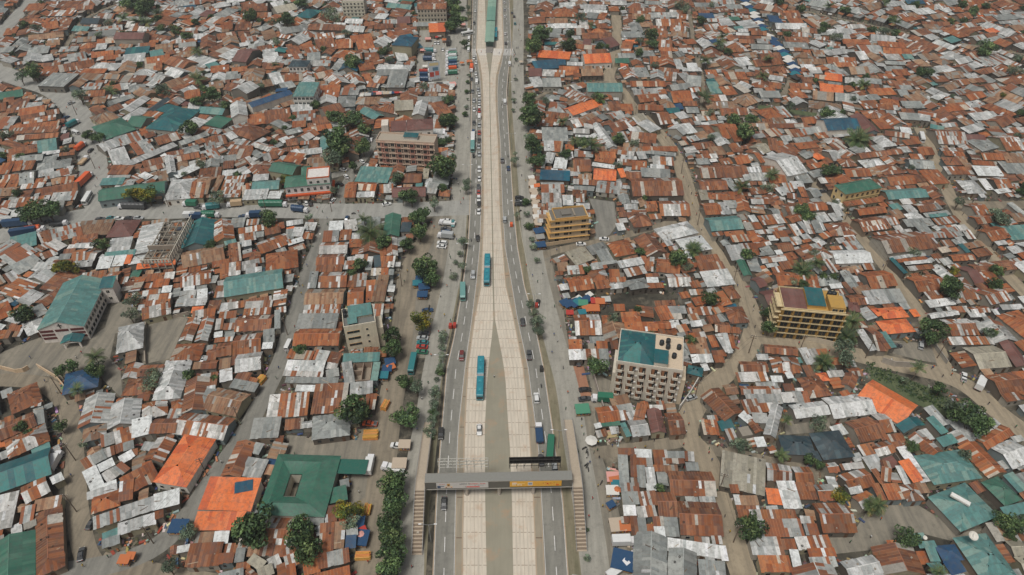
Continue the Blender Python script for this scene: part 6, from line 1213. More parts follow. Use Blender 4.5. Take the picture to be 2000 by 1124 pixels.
def car(kind):
    r=empty(kind); b=MB()
    if kind=='car':
        prof(b,[(-2.2,.78,.70,.35,.86),(-2.0,.84,.76,.28,.95),(-1.2,.87,.78,.25,.98),(1.0,.87,.78,.25,.95),(1.9,.83,.70,.28,.82),(2.2,.72,.55,.38,.68)],WC); top=[(-1.75,.74,.70,.92,.96),(-1.2,.76,.58,.92,1.36),(.25,.76,.58,.92,1.38),(1.05,.76,.70,.9,.93)]; rf=[(-1.15,.57,.5,1.33,1.41),(.2,.57,.5,1.34,1.42)]
    elif kind=='suv':
        prof(b,[(-2.25,.84,.78,.4,1.05),(-2.1,.9,.84,.32,1.12),(1.1,.92,.85,.3,1.1),(2.0,.88,.78,.34,1.02),(2.25,.78,.62,.42,.85)],WC); top=[(-2.15,.82,.74,1.05,1.12),(-1.95,.84,.68,1.05,1.62),(.4,.84,.68,1.05,1.65),(1.15,.83,.76,1.05,1.1)]; rf=[(-1.95,.69,.62,1.58,1.68),(.35,.69,.62,1.6,1.7)]
    elif kind=='pickup':
        prof(b,[(-2.5,.86,.84,.45,1.0),(-.5,.9,.85,.36,1.05),(1.3,.9,.84,.34,1.05),(2.2,.86,.76,.38,.98),(2.45,.76,.6,.46,.82)],WC); top=[(-.5,.82,.72,1.0,1.05),(-.35,.83,.66,1.0,1.6),(.75,.83,.66,1.0,1.62),(1.4,.82,.76,1.0,1.05)]; rf=[(-.35,.67,.6,1.56,1.66),(.7,.67,.6,1.57,1.67)]
    prof(b,rf,WC); b.build('body',M_PAINT,r); g=MB(); prof(g,top,(.03,.03,.03),0,0); g.build('windows',M_GLASS,r)
    if kind=='pickup': t=MB(); t.box(-.72,.72,-2.42,-.6,1.0,1.03,(.1,.1,.1)); t.box(-.86,-.72,-2.45,-.55,.9,1.2,(.3,.3,.3)); t.box(.72,.86,-2.45,-.55,.9,1.2,(.3,.3,.3)); t.build('load_bed',M_TINT,r)
    wheels(r,(-1.35,1.35),.88,.33 if kind=='car' else .38); lights(r,.6,2.16 if kind=='car' else 2.2,.66 if kind=='car' else .82,-2.2 if kind!='pickup' else -2.5,.8); return r
def boxv(name, Lh, hw, H, z0=.35, wband=(.95,1.75), round_=.12, wheel=(-.6,.62)):
    r=empty(name); b=MB()
    prof(b,[(-Lh,hw-.06,hw-.2,z0,H-.1),(-Lh+.15,hw,hw-.12,z0,H),(Lh-.5,hw,hw-.12,z0,H),(Lh,hw-.08,hw-.26,z0,H-.35)],WC); b.build('body',M_PAINT,r)
    g=MB()
    for s in (-1,1): g.box(s*(hw+.005)-.012,s*(hw+.005)+.012,-Lh+.4,Lh-.7,wband[0],wband[1],bottom=True)
    g.hexa([(-hw+.2,Lh-.06,wband[0]),(hw-.2,Lh-.06,wband[0]),(hw-.2,Lh+.03,wband[0]),(-hw+.2,Lh+.03,wband[0]),(-hw+.3,Lh-.16,H-.5),(hw-.3,Lh-.16,H-.5),(hw-.3,Lh-.01,H-.5),(-hw+.3,Lh-.01,H-.5)]); g.box(-hw+.25,hw-.25,-Lh-.03,-Lh+.02,wband[0]+.1,wband[1],bottom=True)
    g.build('windows',M_GLASS,r); wheels(r,[Lh*w for w in wheel],hw,.42,.28); lights(r,hw*.7,Lh-.03,z0+.4,-Lh,z0+.5); return r
def truck(name, boxL, hb, style):
    r=empty(name); Lh=boxL/2+1.0; b=MB(); prof(b,[(Lh-1.9,1.05,1.0,.6,2.2),(Lh-.4,1.08,.98,.55,2.25),(Lh,1.02,.85,.55,1.5)],WC,0,0.0); b.build('cab',M_PAINT,r)
    g=MB(); g.hexa([(-.85,Lh-.1,1.45),(.85,Lh-.1,1.45),(.85,Lh-.02,1.45),(-.85,Lh-.02,1.45),(-.8,Lh-.42,2.1),(.8,Lh-.42,2.1),(.8,Lh-.3,2.1),(-.8,Lh-.3,2.1)]); g.build('windscreen',M_GLASS,r)
    c=MB(); y0,y1=-Lh,Lh-2.05
    if style=='box': c.box(-1.2,1.2,y0,y1,.95,hb,WC); 
    elif style=='tarp':
        n=9; ring=lambda y,k: [(-1.2,y,.95),(1.2,y,.95),(1.2,y,hb-.5+k),(.7,y,hb+k),(-.7,y,hb+k),(-1.2,y,hb-.5+k)]
        c.loft([ring(y0+(y1-y0)*i/12,(-.07 if i%2 else .03)) for i in range(13)],WC)
    else:
        c.box(-1.15,1.15,y0,y1,.95,1.1,WC); 
        for a in ((-1.2,-1.12,y0,y1),(1.12,1.2,y0,y1),(-1.12,1.12,y0,y0+.08),(-1.12,1.12,y1-.08,y1)): c.box(*a,.95,1.75,WC)
        c.box(-1.1,1.1,y0+.1,y1-.1,1.1,1.6,C8(150,130,104)); 
    for i in range(len(c.c)): c.c[i]=(*c.c[i][:3],1.0)
    c.build('cargo_body',M_PAINT,r); ch=MB(); ch.box(-.5,.5,y0,Lh-.3,.55,.95,(.05,.05,.05),bottom=True); ch.build('chassis',M_TINT,r)
    wheels(r,[y0+1.0,y0+2.1,Lh-1.0] if boxL>6 else [y0+1.3,Lh-1.0],1.1,.48,.32); lights(r,.8,Lh-.02,.85,y0,.9); return r
def artic():
    r=empty('articulated_bus'); TL=C8(14,128,144)
    def seg(y0,y1,front,name):
        b=MB(); hw=1.26; H=3.15
        secs=[(y0,hw-(.03 if front else .1),hw-.22,.4,H-(.0 if front else .12)),(y0+.2,hw,hw-.1,.35,H),(y1-.3,hw,hw-.1,.35,H),(y1,hw-.08,hw-.25,.4,H-.2)]
        prof(b,secs,TL,0,0.0); b.build(name,M_PAINT,r); g=MB()
        for s in (-1,1): g.box(s*(hw+.005)-.012,s*(hw+.005)+.012,y0+.5,y1-.5,1.2,2.5,bottom=True)
        g.build('side_windows',M_GLASS,r); u=MB()
        for q in (.25,.7):
            y=y0+(y1-y0)*q; u.box(-.75,.75,y-.9,y+.9,H-.01,H+.18,C8(22,138,152)); u.dome((0,y,H+.1),.42,12,3,C8(30,146,158),0,.5)
        u.build('roof_unit',M_PAINT,r)
    seg(-9.2,-.6,False,'rear_body'); seg(.6,9.2,True,'front_body')
    b=MB(); H=3.0
    rings=[]
    for i in range(13):
        y=-.62+1.24*i/12; k=.0 if i%2 else -.09; rings.append([(-1.18-k,y,.5),(1.18+k,y,.5),(1.18+k,y,H+k),(-1.18-k,y,H+k)])
    b.loft(rings,C8(150,152,150)); b.build('bellows',M_CLOTH,r)
    g=MB(); g.hexa([(-1.05,9.12,1.0),(1.05,9.12,1.0),(1.05,9.22,1.0),(-1.05,9.22,1.0),(-1,9.08,2.75),(1,9.08,2.75),(1,9.19,2.75),(-1,9.19,2.75)]); g.build('windscreen',M_GLASS,r)
    g=MB(); g.box(-1,1,-9.24,-9.18,1.6,2.7,bottom=True); g.build('rear_window',M_GLASS,r)
    wheels(r,(-7,-2.5,6.5),1.24,.5,.3); lights(r,.95,9.18,.8,-9.2,.9); return r
def bajaji():
    r=empty('three_wheeler'); b=MB(); prof(b,[(-1.2,.62,.6,.3,.9),(0.1,.64,.62,.28,.85),(1.0,.4,.34,.3,1.0),(1.3,.22,.18,.4,.9)],WC); b.build('body',M_PAINT,r)
    c=MB(); c.box(-.6,.6,-1.15,.6,1.62,1.72,WC,bottom=True); prof(c,[(-1.2,.6,.56,.9,1.7),(-.9,.6,.56,.9,1.72)],WC)
    for i in range(len(c.c)): c.c[i]=(*c.c[i][:3],1.0)
    for x in (-.5,.5): c.tube((x,.55,.85),(x*.8,.5,1.65),.03,n=5)
    c.build('canopy',M_PAINT,r); g=MB(); g.box(-.4,.4,.78,.82,1.0,1.6,bottom=True); g.build('windscreen',M_GLASS,r)
    me=MB(); me.tube((-.06,0,0),(.06,0,0),.22,n=12); wm=me.mesh('wheel',[M_TYRE])
    for x,y in ((-.55,-.8),(.55,-.8),(0,1.05)): obj('wheel',wm,r,(x,y,.22))
    return r
def moto():
    r=empty('motorcycle'); b=MB(); prof(b,[(-.9,.12,.1,.6,.85),(-.2,.16,.12,.5,.85),(.3,.17,.13,.45,1.0),(.55,.1,.08,.6,1.0)],WC); b.box(-.12,.12,-.85,.05,.85,.93,(.03,.03,.03)); b.build('body',M_PAINT,r)
    h=MB(); h.tube((-.36,.45,1.08),(.36,.45,1.08),.025,n=5); h.tube((0,.45,1.08),(0,.72,.3),.035,n=5); h.build('handlebar',M_METAL,r)
    me=MB(); me.tube((-.05,0,0),(.05,0,0),.3,n=12); wm=me.mesh('wheel',[M_TYRE])
    for y in (-.65,.72): obj('wheel',wm,r,(0,y,.3))
    return r
PROTO={'c':car('car'),'s':car('suv'),'p':car('pickup'),'v':boxv('minibus',2.5,.9,2.05,.3,(1.0,1.6)),'B':boxv('bus',4.6,1.15,2.85,.4,(1.2,2.1)),'x':truck('box_truck',5.2,3.2,'box'),'X':truck('container_truck',10.5,3.7,'box'),'t':truck('tarpaulin_truck',6.0,3.3,'tarp'),'Y':truck('tarpaulin_lorry',11,3.4,'tarp'),'o':truck('open_truck',5.6,2,'open'),'A':artic(),'j':bajaji(),'m':moto()}
CATN={'c':'car','s':'car','p':'pickup','v':'minibus','B':'bus','x':'truck','X':'truck','t':'truck','Y':'truck','o':'truck','A':'bus','j':'three-wheeler','m':'motorcycle'}
NMV={'c':'saloon car','s':'estate car','p':'pickup truck','v':'minibus','B':'bus','x':'box truck','X':'long container truck','t':'tarpaulin covered truck','Y':'long tarpaulin lorry','o':'open truck','A':'teal articulated bus','j':'three-wheeled taxi','m':'motorcycle'}
GRPV={'car':'cars on and beside the roads','pickup':'pickups beside the roads','minibus':'minibuses on the roads','bus':'buses on the roads','truck':'trucks parked and driving','three-wheeler':'three-wheeled taxis','motorcycle':'motorcycles along the frontages'}
VC={'w':('white',C8(226,227,224)),'s':('silver',C8(176,180,180)),'g':('grey',C8(112,116,118)),'k':('black',C8(34,37,40)),'d':('dark grey',C8(66,70,74)),'r':('red',C8(176,52,40)),'b':('blue',C8(4,62,100)),'n':('green',C8(16,110,84)),'t':('teal',C8(24,120,124)),'o':('orange',C8(228,96,44)),'y':('yellow',C8(212,160,40)),'m':('dark red',C8(112,34,36)),'a':('pale teal',C8(104,156,150)),'e':('tan',C8(196,168,132))}
used=set()
VEH='''Aw 938.5 740;Aw 951.5 529;Aw 968 68;cw 936 838;ob 1053 846;Bn 1075 876 6;cd 1057 897;ss 1083 908;cd 867 982;sk 861 846;Ba 904 571;sm 901.6 694;cd 1021 627;pd 1033.5 692;jk 1057.6 719;sw 1047.8 776;mk 1057 751;
cs 935 285;cs 936 300;sw 936 330;cw 936 348;sd 934.7 366;cr 935 375.5;sw 935 387;ck 935.7 397;cw 935 412;ck 933 464;ss 924 536;Ba 923 287;jk 925 304;pg 981 312;cb 993 327;ss 985.7 427.5;jo 998.7 437.5;mk 992 303;mk 920 467;
ck 1014.6 384 90;cd 1014.8 391 90;ck 1014 398 90;mk 1016 410 40;ow 873 435.7 -80;st 884.6 436;pd 871 445.6 -80;sb 870 452 -80;xs 869.7 461 -80;sw 863.4 473 -80;cw 862 480 -80;cw 872 429 -80;
cw 925.7 112;to 921 134.5;cw 929.4 142.5;cw 930.7 152;vw 931 159.4;cd 921 153.7;cs 934 174;cg 923 177;cw 936 184;cs 925.7 195.5;cs 936 195.5;cw 926 213;cw 936 206;cr 936 215;vw 936 228;cs 936 243;cd 925.7 238.6;sb 924.5 258;cr 936 258;Bw 923.5 270;cd 936 273;cw 930 121;cw 928 20;cd 926 44;
vw 915 60;Bw 913 66 60;vw 916 75;vw 915 88;vw 915 97;cw 985 4;cs 986 18;cw 986 31;cw 987 65;cd 988 83.4;vw 995.4 124.5;ct 1006 45;cd 1004 31;cd 1000 24;vw 986 199;mk 980 203;mk 1003 96;mk 1005 100;mk 1007 104;mk 1003 109;mk 1006 114;mk 1004 121;mk 1002 128;mk 1009 92;
xs 881 102 -100;tn 881 107 -100;xw 881 112 -100;ta 881 118 -100;xb 881 124.5 -100;tb 881 130 -100;xo 881 136 -100;tn 881 143 -100;Xk 876 82 0;cw 850 83;cw 856 83;cw 865 96;tb 838 116 90;xd 839 108 90;tt 841 100 90;cw 850 118;xb 831 148 90;tb 831 156 90;or 830 138 90;
tt 143 242 20;vw 147 258 -60;to 158 287 8;Xo 166 352 4;Bw 171 388 -8;oe 163.5 314 3;Yd 258 404 -88;xn 371 399 -85;pd 388 404 -80;tt 412 405 -100;xe 458 399.5 -100;Yn 534 400 90;tb 586 410 100;tn 412 420.5 90;xb 495 421 -95;cb 474 421 -90;xw 375 422.5 90;xb 388 424 90;
Xb 36 438 80;Xb 52 455 75;to 70 449 75;cd 95 431 60;od 115 437 80;ct 217 424 90;cw 232 425 90;cd 252 424 90;cs 270 424 90;cd 195 426 80;cs 138 200 35;cb 128 228 20;cd 130 246 60;cr 127 245 20;cd 176 292 0;
cw 707 314 -35;cw 670 329.5 -70;cw 676 343 -30;ck 663 358 -60;cw 649 390 20;cw 598 395 -20;ck 606 396 -20;cd 585 396 -30;jo 638 390 0;cb 718 270 0;cw 725 271 0;cd 721 274 5;cb 677 425 0;mk 690 415 80;cw 755 397 70;cw 877 291 80;cb 863 357 5;
ow 768 914 -78;cb 775 909;pw 777 869 -82;po 722 826 -85;jr 709 906 10;jy 688 913 5;xw 722 908 2;Bt 806 711 2;cd 828 649 -85;cs 825 658 -85;ct 825 667 -85;cr 824 675.5 -85;cn 824 685.5 -85;cb 835 604 80;vw 563 673 5;cd 177 1020 4;cd 157 1081 -18;xw 108 901 -3;jr 880 635 5;
cw 1122 912 8;cw 1127 944 10;cw 1131.6 971.5 5;mk 1142 873 60;mk 1146 878 20;mk 1148 883;mk 1147 908 30;mk 1149 914;mk 1146 905 50;ow 1208 1111 55;xw 1219.6 1058 88;xn 1176 779 -85;ck 1143 759 85;cd 1142 777 80;ck 1050 590 10;jr 1048 595 5;
ss 1800 673 28;pw 1884 735 30;xw 1915 749 40;cd 1752 674 80;cw 1180 465 -82;Bw 1800 269 18;cw 1135 475 90;mk 1180 600 40;ow 1640 400 0;cd 1130 705 0;mk 835 578 10;mk 838 596 0;mk 1175 940 30;mk 1290 640 0;jr 888 634 3;jo 766 948 5;cs 1350 775 70;cd 1608 372 80;cr 965 380 5'''
# direction of the main road at a point
def roaddir(y): 
    ys=np.array([p[1] for p in lo])[::-1]; xs=((np.array([p[0] for p in lo])+np.array([p[0] for p in ro]))/2)[::-1]
    return math.atan2(np.interp(y+6,ys,xs)-np.interp(y-6,ys,xs),12)
lanex={}
for e in VEH.replace('\n','').split(';'):
    t=e.split(); k,c=t[0][0],t[0][1]; px,py=float(t[1]),float(t[2]); q=P(px,py,1.2)
    if t[0]=='cr' and px in (965.0,879.0): continue
    rz=-math.radians(float(t[3])) if len(t)>3 else -roaddir(q[1])
    if len(t)<=3 and px<960 and k!='A': rz+=math.pi
    if k=='A': 
        n_=BL_L if px<958 else BR_L; rz=-math.atan2(float(P(interp(n_,[py-8])[0],py-8)[0]-P(interp(n_,[py+8])[0],py+8)[0]), float(P(0,py-8)[1]-P(0,py+8)[1]))+ (math.pi if px<960 else 0)
    o=PROTO[k] if k not in used else copy_tree(PROTO[k]); used.add(k)
    gz=.12 if k=='A' or (k=='c' and px==936 and py==838) else .09 if (880<px<1110 and len(t)<=3) else .06
    o.location=(q[0],q[1],gz); o.rotation_euler=(0,0,rz)
    col=VC[c][1]
    for ch in o.children: ch.color=(*col,1)
    base=NMV[k] if k=='A' else f'{VC[c][0]} {NMV[k]}'; later(o,base,CATN[k],GRPV[CATN[k]],q[0],q[1])
# ---------------------------------------------------------------- people
def person_mesh(pose,seed,shirt,leg,skin=C8(86,58,44),hair=C8(24,20,18)):
    me=bpy.data.meshes.new('p'); bm=bmesh.new()
    st=.16 if pose=='walk' else .03
    J={'pel':(0,0,.93,.13),'w':(0,.01,1.1,.125),'ch':(0,.0,1.32,.15),'nk':(0,0,1.48,.06),'hd':(0,.02,1.6,.095),'tp':(0,.01,1.72,.08),
       'hl':(-.1,0,.88,.09),'kl':(-.1,st,.5,.06),'fl':(-.1,st-.05,.09,.045),'tl':(-.1,st+.1,.04,.04),'hr':(.1,0,.88,.09),'kr':(.1,-st*.3,.5,.06),'fr':(.1,-st-.05,.09,.045),'tr':(.1,-st+.1,.04,.04),
       'sl':(-.19,0,1.4,.06),'el':(-.25,-.05-st*.3,1.13,.042),'al':(-.25,.06-st*.2,.9,.032),'zl':(-.25,.08-st*.2,.82,.03),'sr':(.19,0,1.4,.06),'er':(.25,-.02+st*.3,1.13,.042),'ar':(.25,.12+st,.92,.032),'zr':(.25,.15+st,.85,.03)}
    E=[('pel','w'),('w','ch'),('ch','nk'),('nk','hd'),('hd','tp'),('pel','hl'),('hl','kl'),('kl','fl'),('fl','tl'),('pel','hr'),('hr','kr'),('kr','fr'),('fr','tr'),('ch','sl'),('sl','el'),('el','al'),('al','zl'),('ch','sr'),('sr','er'),('er','ar'),('ar','zr')]
    V={k:bm.verts.new(v[:3]) for k,v in J.items()}; keys=list(J)
    for a,b in E: bm.edges.new((V[a],V[b]))
    bm.to_mesh(me); bm.free(); o=bpy.data.objects.new('tmp',me); COL.objects.link(o); md=o.modifiers.new('s','SKIN'); me.skin_vertices[0].data
    for i,k in enumerate(keys): me.skin_vertices[0].data[i].radius=(J[k][3],J[k][3]*.85); me.skin_vertices[0].data[i].use_root=(k=='pel')
    sb=o.modifiers.new('d','SUBSURF'); sb.levels=1; sb.render_levels=1
    dg=bpy.context.evaluated_depsgraph_get(); nm=bpy.data.meshes.new_from_object(o.evaluated_get(dg)); bpy.data.objects.remove(o); bpy.data.meshes.remove(me)
    nm.name='person'; nm.materials.clear(); nm.materials.append(M_CLOTH)
    ca=nm.color_attributes.new('tint','FLOAT_COLOR','CORNER'); cc=[]
    for p in nm.polygons:
        z=p.center.z; ax=abs(p.center.x); c=hair if z>1.66 or (z>1.55 and p.center.y<-.02) else skin if z>1.46 else skin if (ax>.2 and z<1.12) else shirt if z>.95 else leg if z>.12 else C8(30,28,26)
        cc+= [(*c,0)]*p.loop_total
    ca.data.foreach_set('color',np.array(cc,dtype=np.float32).ravel()); nm.polygons.foreach_set('use_smooth',[True]*len(nm.polygons)); return nm
PCOL=[('white',C8(220,220,216),'dark',C8(36,38,44)),('red',C8(186,50,40),'dark',C8(40,40,46)),('black',C8(30,30,32),'blue',C8(50,66,96)),('blue',C8(50,84,140),'grey',C8(90,90,90)),('orange',C8(224,108,44),'dark',C8(40,40,44)),('yellow',C8(214,180,66),'brown',C8(84,62,46)),('green',C8(44,110,76),'dark',C8(40,40,44))]
PMS=[(c,person_mesh('walk' if i%2 else 'stand',i,c[1],c[3])) for i,c in enumerate(PCOL)]
PP='965 737;1187 601;872 655;1163 848;1168 950;1157 975;1109 768;1112 690;1078 690;1083 600;1035 610;868 617;857 650;792 866;701 962;573 895;576 888;1190 860;1168 866;1075 512;1028 520;1060 535;1040 540;1050 552;1019 345;1027 355;905 390;900 398;895 360;892 352;899 375;884 390;870 392;843 437;848 445;885 468;892 470;880 505;878 500;888 462;905 480;873 560;860 580;836 575;880 628;868 660;870 648;840 640;1095 640;1089 668;1082 655;1105 800;1100 720;1132 560;1115 545;1122 535;1120 570;920 545;1140 850;1152 866;1177 990;1150 1010;1005 200;1009 210;1006 150;1013 130;1016 190;1013 60;1016 70;1014 50;1018 80;1012 95;892 95;888 110;895 120;886 130;898 140;890 150;862 100;856 110;868 88;850 100;845 92;875 160;900 180;895 200;870 120;893 75;900 85;885 60;940 103;960 104;975 105;930 104;990 102;1000 106;195 330;190 350;186 300;187 365;192 380;196 395;180 260;150 215;131 212;610 560;600 520;640 440;622 500;589 575;576 640;570 700;560 690;545 720;540 740;497 845;500 830;420 960;345 1070;365 1062;140 930;133 790;160 1090;300 1100;160 690;185 640;150 700;60 700;1345 365;1350 380;1352 400;1360 420;1355 340;1370 450;1440 560;1472 600;1474 640;1470 665;1380 780;1345 830;1340 845;1390 900;1400 960;1415 1010;1425 1040;1560 672;1650 690;1740 705;1820 720;1880 750;1930 790;1260 875;1240 878;1720 1015;1700 1050;1940 1058;1660 1060;1880 420;1850 360;1330 300;1300 270;1260 225;1208 90;1203 110;1200 130;1060 885;700 415;620 408;500 412;230 405;320 418;1055 470;1062 480;1050 465;1047 445;1146 895;1152 905;1160 885;1170 895;1136 835;818 930;812 960;824 780;815 840'
for i,e in enumerate(PP.split(';')):
    px,py=map(float,e.split()); q=P(px,py,.4); c,me=PMS[i*3%7]; o=obj('person',me,None,(q[0],q[1],.06 if not (925<px<1000 and 95<py<110) else .13),(1,1,1),random.random()*6.28)
    later(o,f'person in {c[0]} shirt and {c[2]} trousers','person','people on the streets and frontages',q[0],q[1])
for i in range(105):
    c_,w_=ROADC[3+i%(len(ROADC)-3)]; k=random.randrange(len(c_)-1); t=random.random(); d_=c_[k+1]-c_[k]; n_=np.array([-d_[1],d_[0]])/max(.01,np.linalg.norm(d_))
    q=c_[k]+d_*t+n_*random.uniform(-.42,.42)*w_; u_,v_=proj(q[0],q[1],0)
    if not(5<u_<1995 and 5<v_<1119): continue
    c,me=PMS[i*5%7]; o=obj('person',me,None,(q[0],q[1],.06),(1,1,1),random.random()*6.28); later(o,f'person in {c[0]} shirt and {c[2]} trousers','person','people on the streets and frontages',q[0],q[1])
# ---------------------------------------------------------------- stalls, umbrellas, poles, tarpaulins, heaps
def stall(name,w,d,h,col,slope=.25,goods=True):
    r=empty(name); b=MB(); sl=slope
    nx=4
    for i in range(nx):
        x0=-w/2+w*i/nx; x1=-w/2+w*(i+1)/nx; s=.06*(-1)**i
        b.poly([(x0,-d/2,h-sl),(x1,-d/2,h-sl-.04),(x1,d/2,h+s*.4),(x0,d/2,h-s*.4)],col,0,None,1.0)
    b.box(-w/2,w/2,-d/2-.03,-d/2,h-sl-.28,h-sl-.02,col,bottom=True)
    for i in range(len(b.c)): b.c[i]=(*b.c[i][:3],1.0)
    b.build('awning',M_SHEET,r)
    p=MB()
    for x in (-w/2+.1,w/2-.1):
        for y in (-d/2+.1,d/2-.1): p.tube((x,y,-.05),(x,y,h-(sl if y<0 else 0)-.03),.04,n=5,col=C8(110,90,70))
    p.build('post',M_WOOD,r)
    if goods:
        g=MB(); g.box(-w/2+.2,w/2-.2,-d/2+.1,d/2-.3,.6,.75,C8(150,120,90),bottom=True); R=random.Random(int(w*100))
        for k in range(10): x=R.uniform(-w/2+.3,w/2-.3); g.box(x-.15,x+.15,-d/2+.2,-d/2+.6,.75,.75+R.uniform(.1,.3),random.choice([C8(180,60,40),C8(200,160,60),C8(60,110,70),C8(60,80,130),C8(200,196,186)]))
        g.build('counter',M_TINT,r)
    return r
M_SHEET=paint_mat('awning_sheet',.85,.2)
ST=stall('market_stall',3.2,2.6,2.4,WC); stu=[False]
SCOL={'w':('white',C8(220,218,210)),'c':('cream',C8(190,174,154)),'b':('blue',C8(8,68,108)),'t':('teal',C8(20,116,130)),'o':('orange',C8(196,112,66)),'p':('pink',C8(220,160,150)),'n':('green',C8(70,140,112)),'r':('red',C8(180,52,48)),'g':('grey',C8(150,150,146)),'d':('dark',C8(52,54,56)),'s':('silver',C8(186,188,184))}
SL=[]
for k in range(15): SL.append(('c' if k%3 else 'w',1038+k*.9+(k%2)*2,347+k*6.4,1.0+.25*((k*37)%5)/5,15-(k*53)%30))
SL+=[('b',1053,451,1.5,20),('b',1056,478,1.4,10),('g',1055,463,1.2,10),('n',1137.5,799,1.5,5),('b',1103,591,1.2,30),('b',1110,594,1.3,30),('b',1123,592,1.5,40),('t',1131,589,1.3,40),('n',1139,592,1.2,0),('b',1146,585,1.3,40),('w',1151,576,.9,40),('w',1130,583,.9,45),('r',1163,588,1.2,0),('o',1172,589,1.2,0),('s',1184,585,1.1,5),('o',1148,603,1.3,20),('o',1160,602,1.4,0),('t',1137,610,1.0,10),('r',1113,611,.9,0),
 ('w',1196,958,1.2,0),('t',1205,951,1.1,0),('p',1198,932,1.3,0),('o',1203,940,1.2,10),('t',1207,946,1,0),('b',1220,1095,2.2,-15),('c',1208,1025,1.6,5),('o',1223,1028,1.2,0),('b',1193,986,.8,30),('b',700,1050,1.8,-5),('r',706,1039,1,30),('b',697,1020,1.4,0),('d',768,1040,1,0),('b',822,545,1.4,0),('b',828,560,1.4,10),('t',815,553,1.2,5),('b',825,575,1.3,0),('b',762,706,1.2,15),('b',756,720,1.1,0),('o',764,717,.9,30),('t',748,733,1.2,0),('b',349,1028,1.6,0),('r',57,965,1.4,0),('o',243,1093,1.0,-2),('o',255,1086,.8,-2),('y' if 0 else 'o',15,862,1.6,15),('b',575,825,0.1,0),('b',535,905,1.4,80),('b',377,883,1.0,0),
 ('c',790,868,1.2,0),('c',780,905,1.4,0),('w',1128,867,0.1,0),('d',785,444,2.6,5),('w',830,130,1,0),('p',826,98,1.2,0),('p',836,76,1.3,0),('w',858,70,1,0),('o',868,78,1,0),('p',904,48,1.2,0),('o',917,120,1.2,0),('b',1244,1087,.1,0),('o',1444,570,.1,0),('r',1926,568,1.6,30),('r',1934,572,1.3,30),('b',1919,566,1.2,30),('r',1913,572,1.2,30),('b',640,1000,.1,0),('p',1215,690,.1,0)]
for k in range(26):
    t=k/25; px=[1448,1462,1475,1486,1502,1520,1536,1550,1553][int(t*8)]+(t*8-int(t*8))*([1448,1462,1475,1486,1502,1520,1536,1550,1553,1545][int(t*8)+1]-[1448,1462,1475,1486,1502,1520,1536,1550,1553][int(t*8)]); py=-4+155*t
    SL.append(('bbwbtwwbwbtdwb'[k%14],px+(k%2)*3,py,2.3,35))
for k in range(34): 
    # stalls along the market front and lanes on the left
    SL.append(('wgcsbdrp'[k%8],624+k*5.0+random.uniform(-1,1),192-k*.42+random.uniform(-1.5,1.5),1.2,5))
for k in range(16): SL.append(('wgcbdpso'[k%8],830+random.uniform(0,60),162+random.uniform(0,16),1.2,random.uniform(-20,20)))
for c,px,py,s,a in SL:
    if s<.5: continue
    q=P(px,py,2.0); o=ST if not stu[0] else copy_tree(ST); stu[0]=True; o.location=(q[0],q[1],.02); o.rotation_euler=(0,0,math.radians(a)); o.scale=(s,s,1)
    for ch in o.children: ch.color=(*SCOL[c][1],1)
    later(o,f'{SCOL[c][0]} canopied market stall','stall','market stalls and awnings',q[0],q[1])
def parasol():
    r=empty('parasol'); b=MB(); n=8; R_=1.6
    for i in range(n):
        a0,a1=2*math.pi*i/n,2*math.pi*(i+1)/n; b.poly([(R_*math.cos(a0),R_*math.sin(a0),2.1),(R_*math.cos(a1),R_*math.sin(a1),2.1),(0,0,2.75)],WC,0,None,1.0); b.poly([(R_*math.cos(a0),R_*math.sin(a0),1.95),(R_*math.cos(a1),R_*math.sin(a1),1.95),(R_*math.cos(a1),R_*math.sin(a1),2.1),(R_*math.cos(a0),R_*math.sin(a0),2.1)],WC,0,None,1.0)
    b.build('canopy',M_SHEET,r); p=MB(); p.tube((0,0,0),(0,0,2.75),.04,n=6); p.build('pole',M_METAL,r); return r
PR=parasol(); pru=False
for c,px,py,s in (('w',1155,860,1.25),('p',705,1043,1.0),('o',902,122,1),('p',826,97,1),('w',1292,1064,.6),('c',1018,120,1.0),('w',898,46,1),('b',560,930,.8),('o',1205,955,.9),('r',853,72,.9),('o',1128,560,.8)):
    q=P(px,py,2.2); o=PR if not pru else copy_tree(PR); pru=True; o.location=(q[0],q[1],0); o.scale=(s,s,1)
    for ch in o.children: ch.color=(*SCOL[c][1],1)
    later(o,f'{SCOL[c][0]} round parasol','parasol','parasols at the stalls',q[0],q[1])
def heap(name,px,py,L_,W_,c,label,cat,seed,rz=0):
    q=P(px,py,.8); r=empty(name,(q[0],q[1],0),rz); tag(r,label,cat); R=random.Random(seed)
    b=MB()
    for lay in range(5):
        for k in range(int(W_/.42)):
            y=-W_/2+.42*k; b.box(-L_/2+R.uniform(-.2,.2),L_/2+R.uniform(-.25,.25),y,y+.3,.12+lay*.34,.12+lay*.34+.2,tuple(x*R.uniform(.75,1.2) for x in c),bottom=True)
    b.build('planks',M_WOOD,r); b=MB(); b.box(-L_/2+.3,-L_/2+.5,-W_/2,W_/2,0,.12,c); b.box(L_/2-.5,L_/2-.3,-W_/2,W_/2,0,.12,c); b.build('bearers',M_WOOD,r); return r
TB=C8(214,156,84)
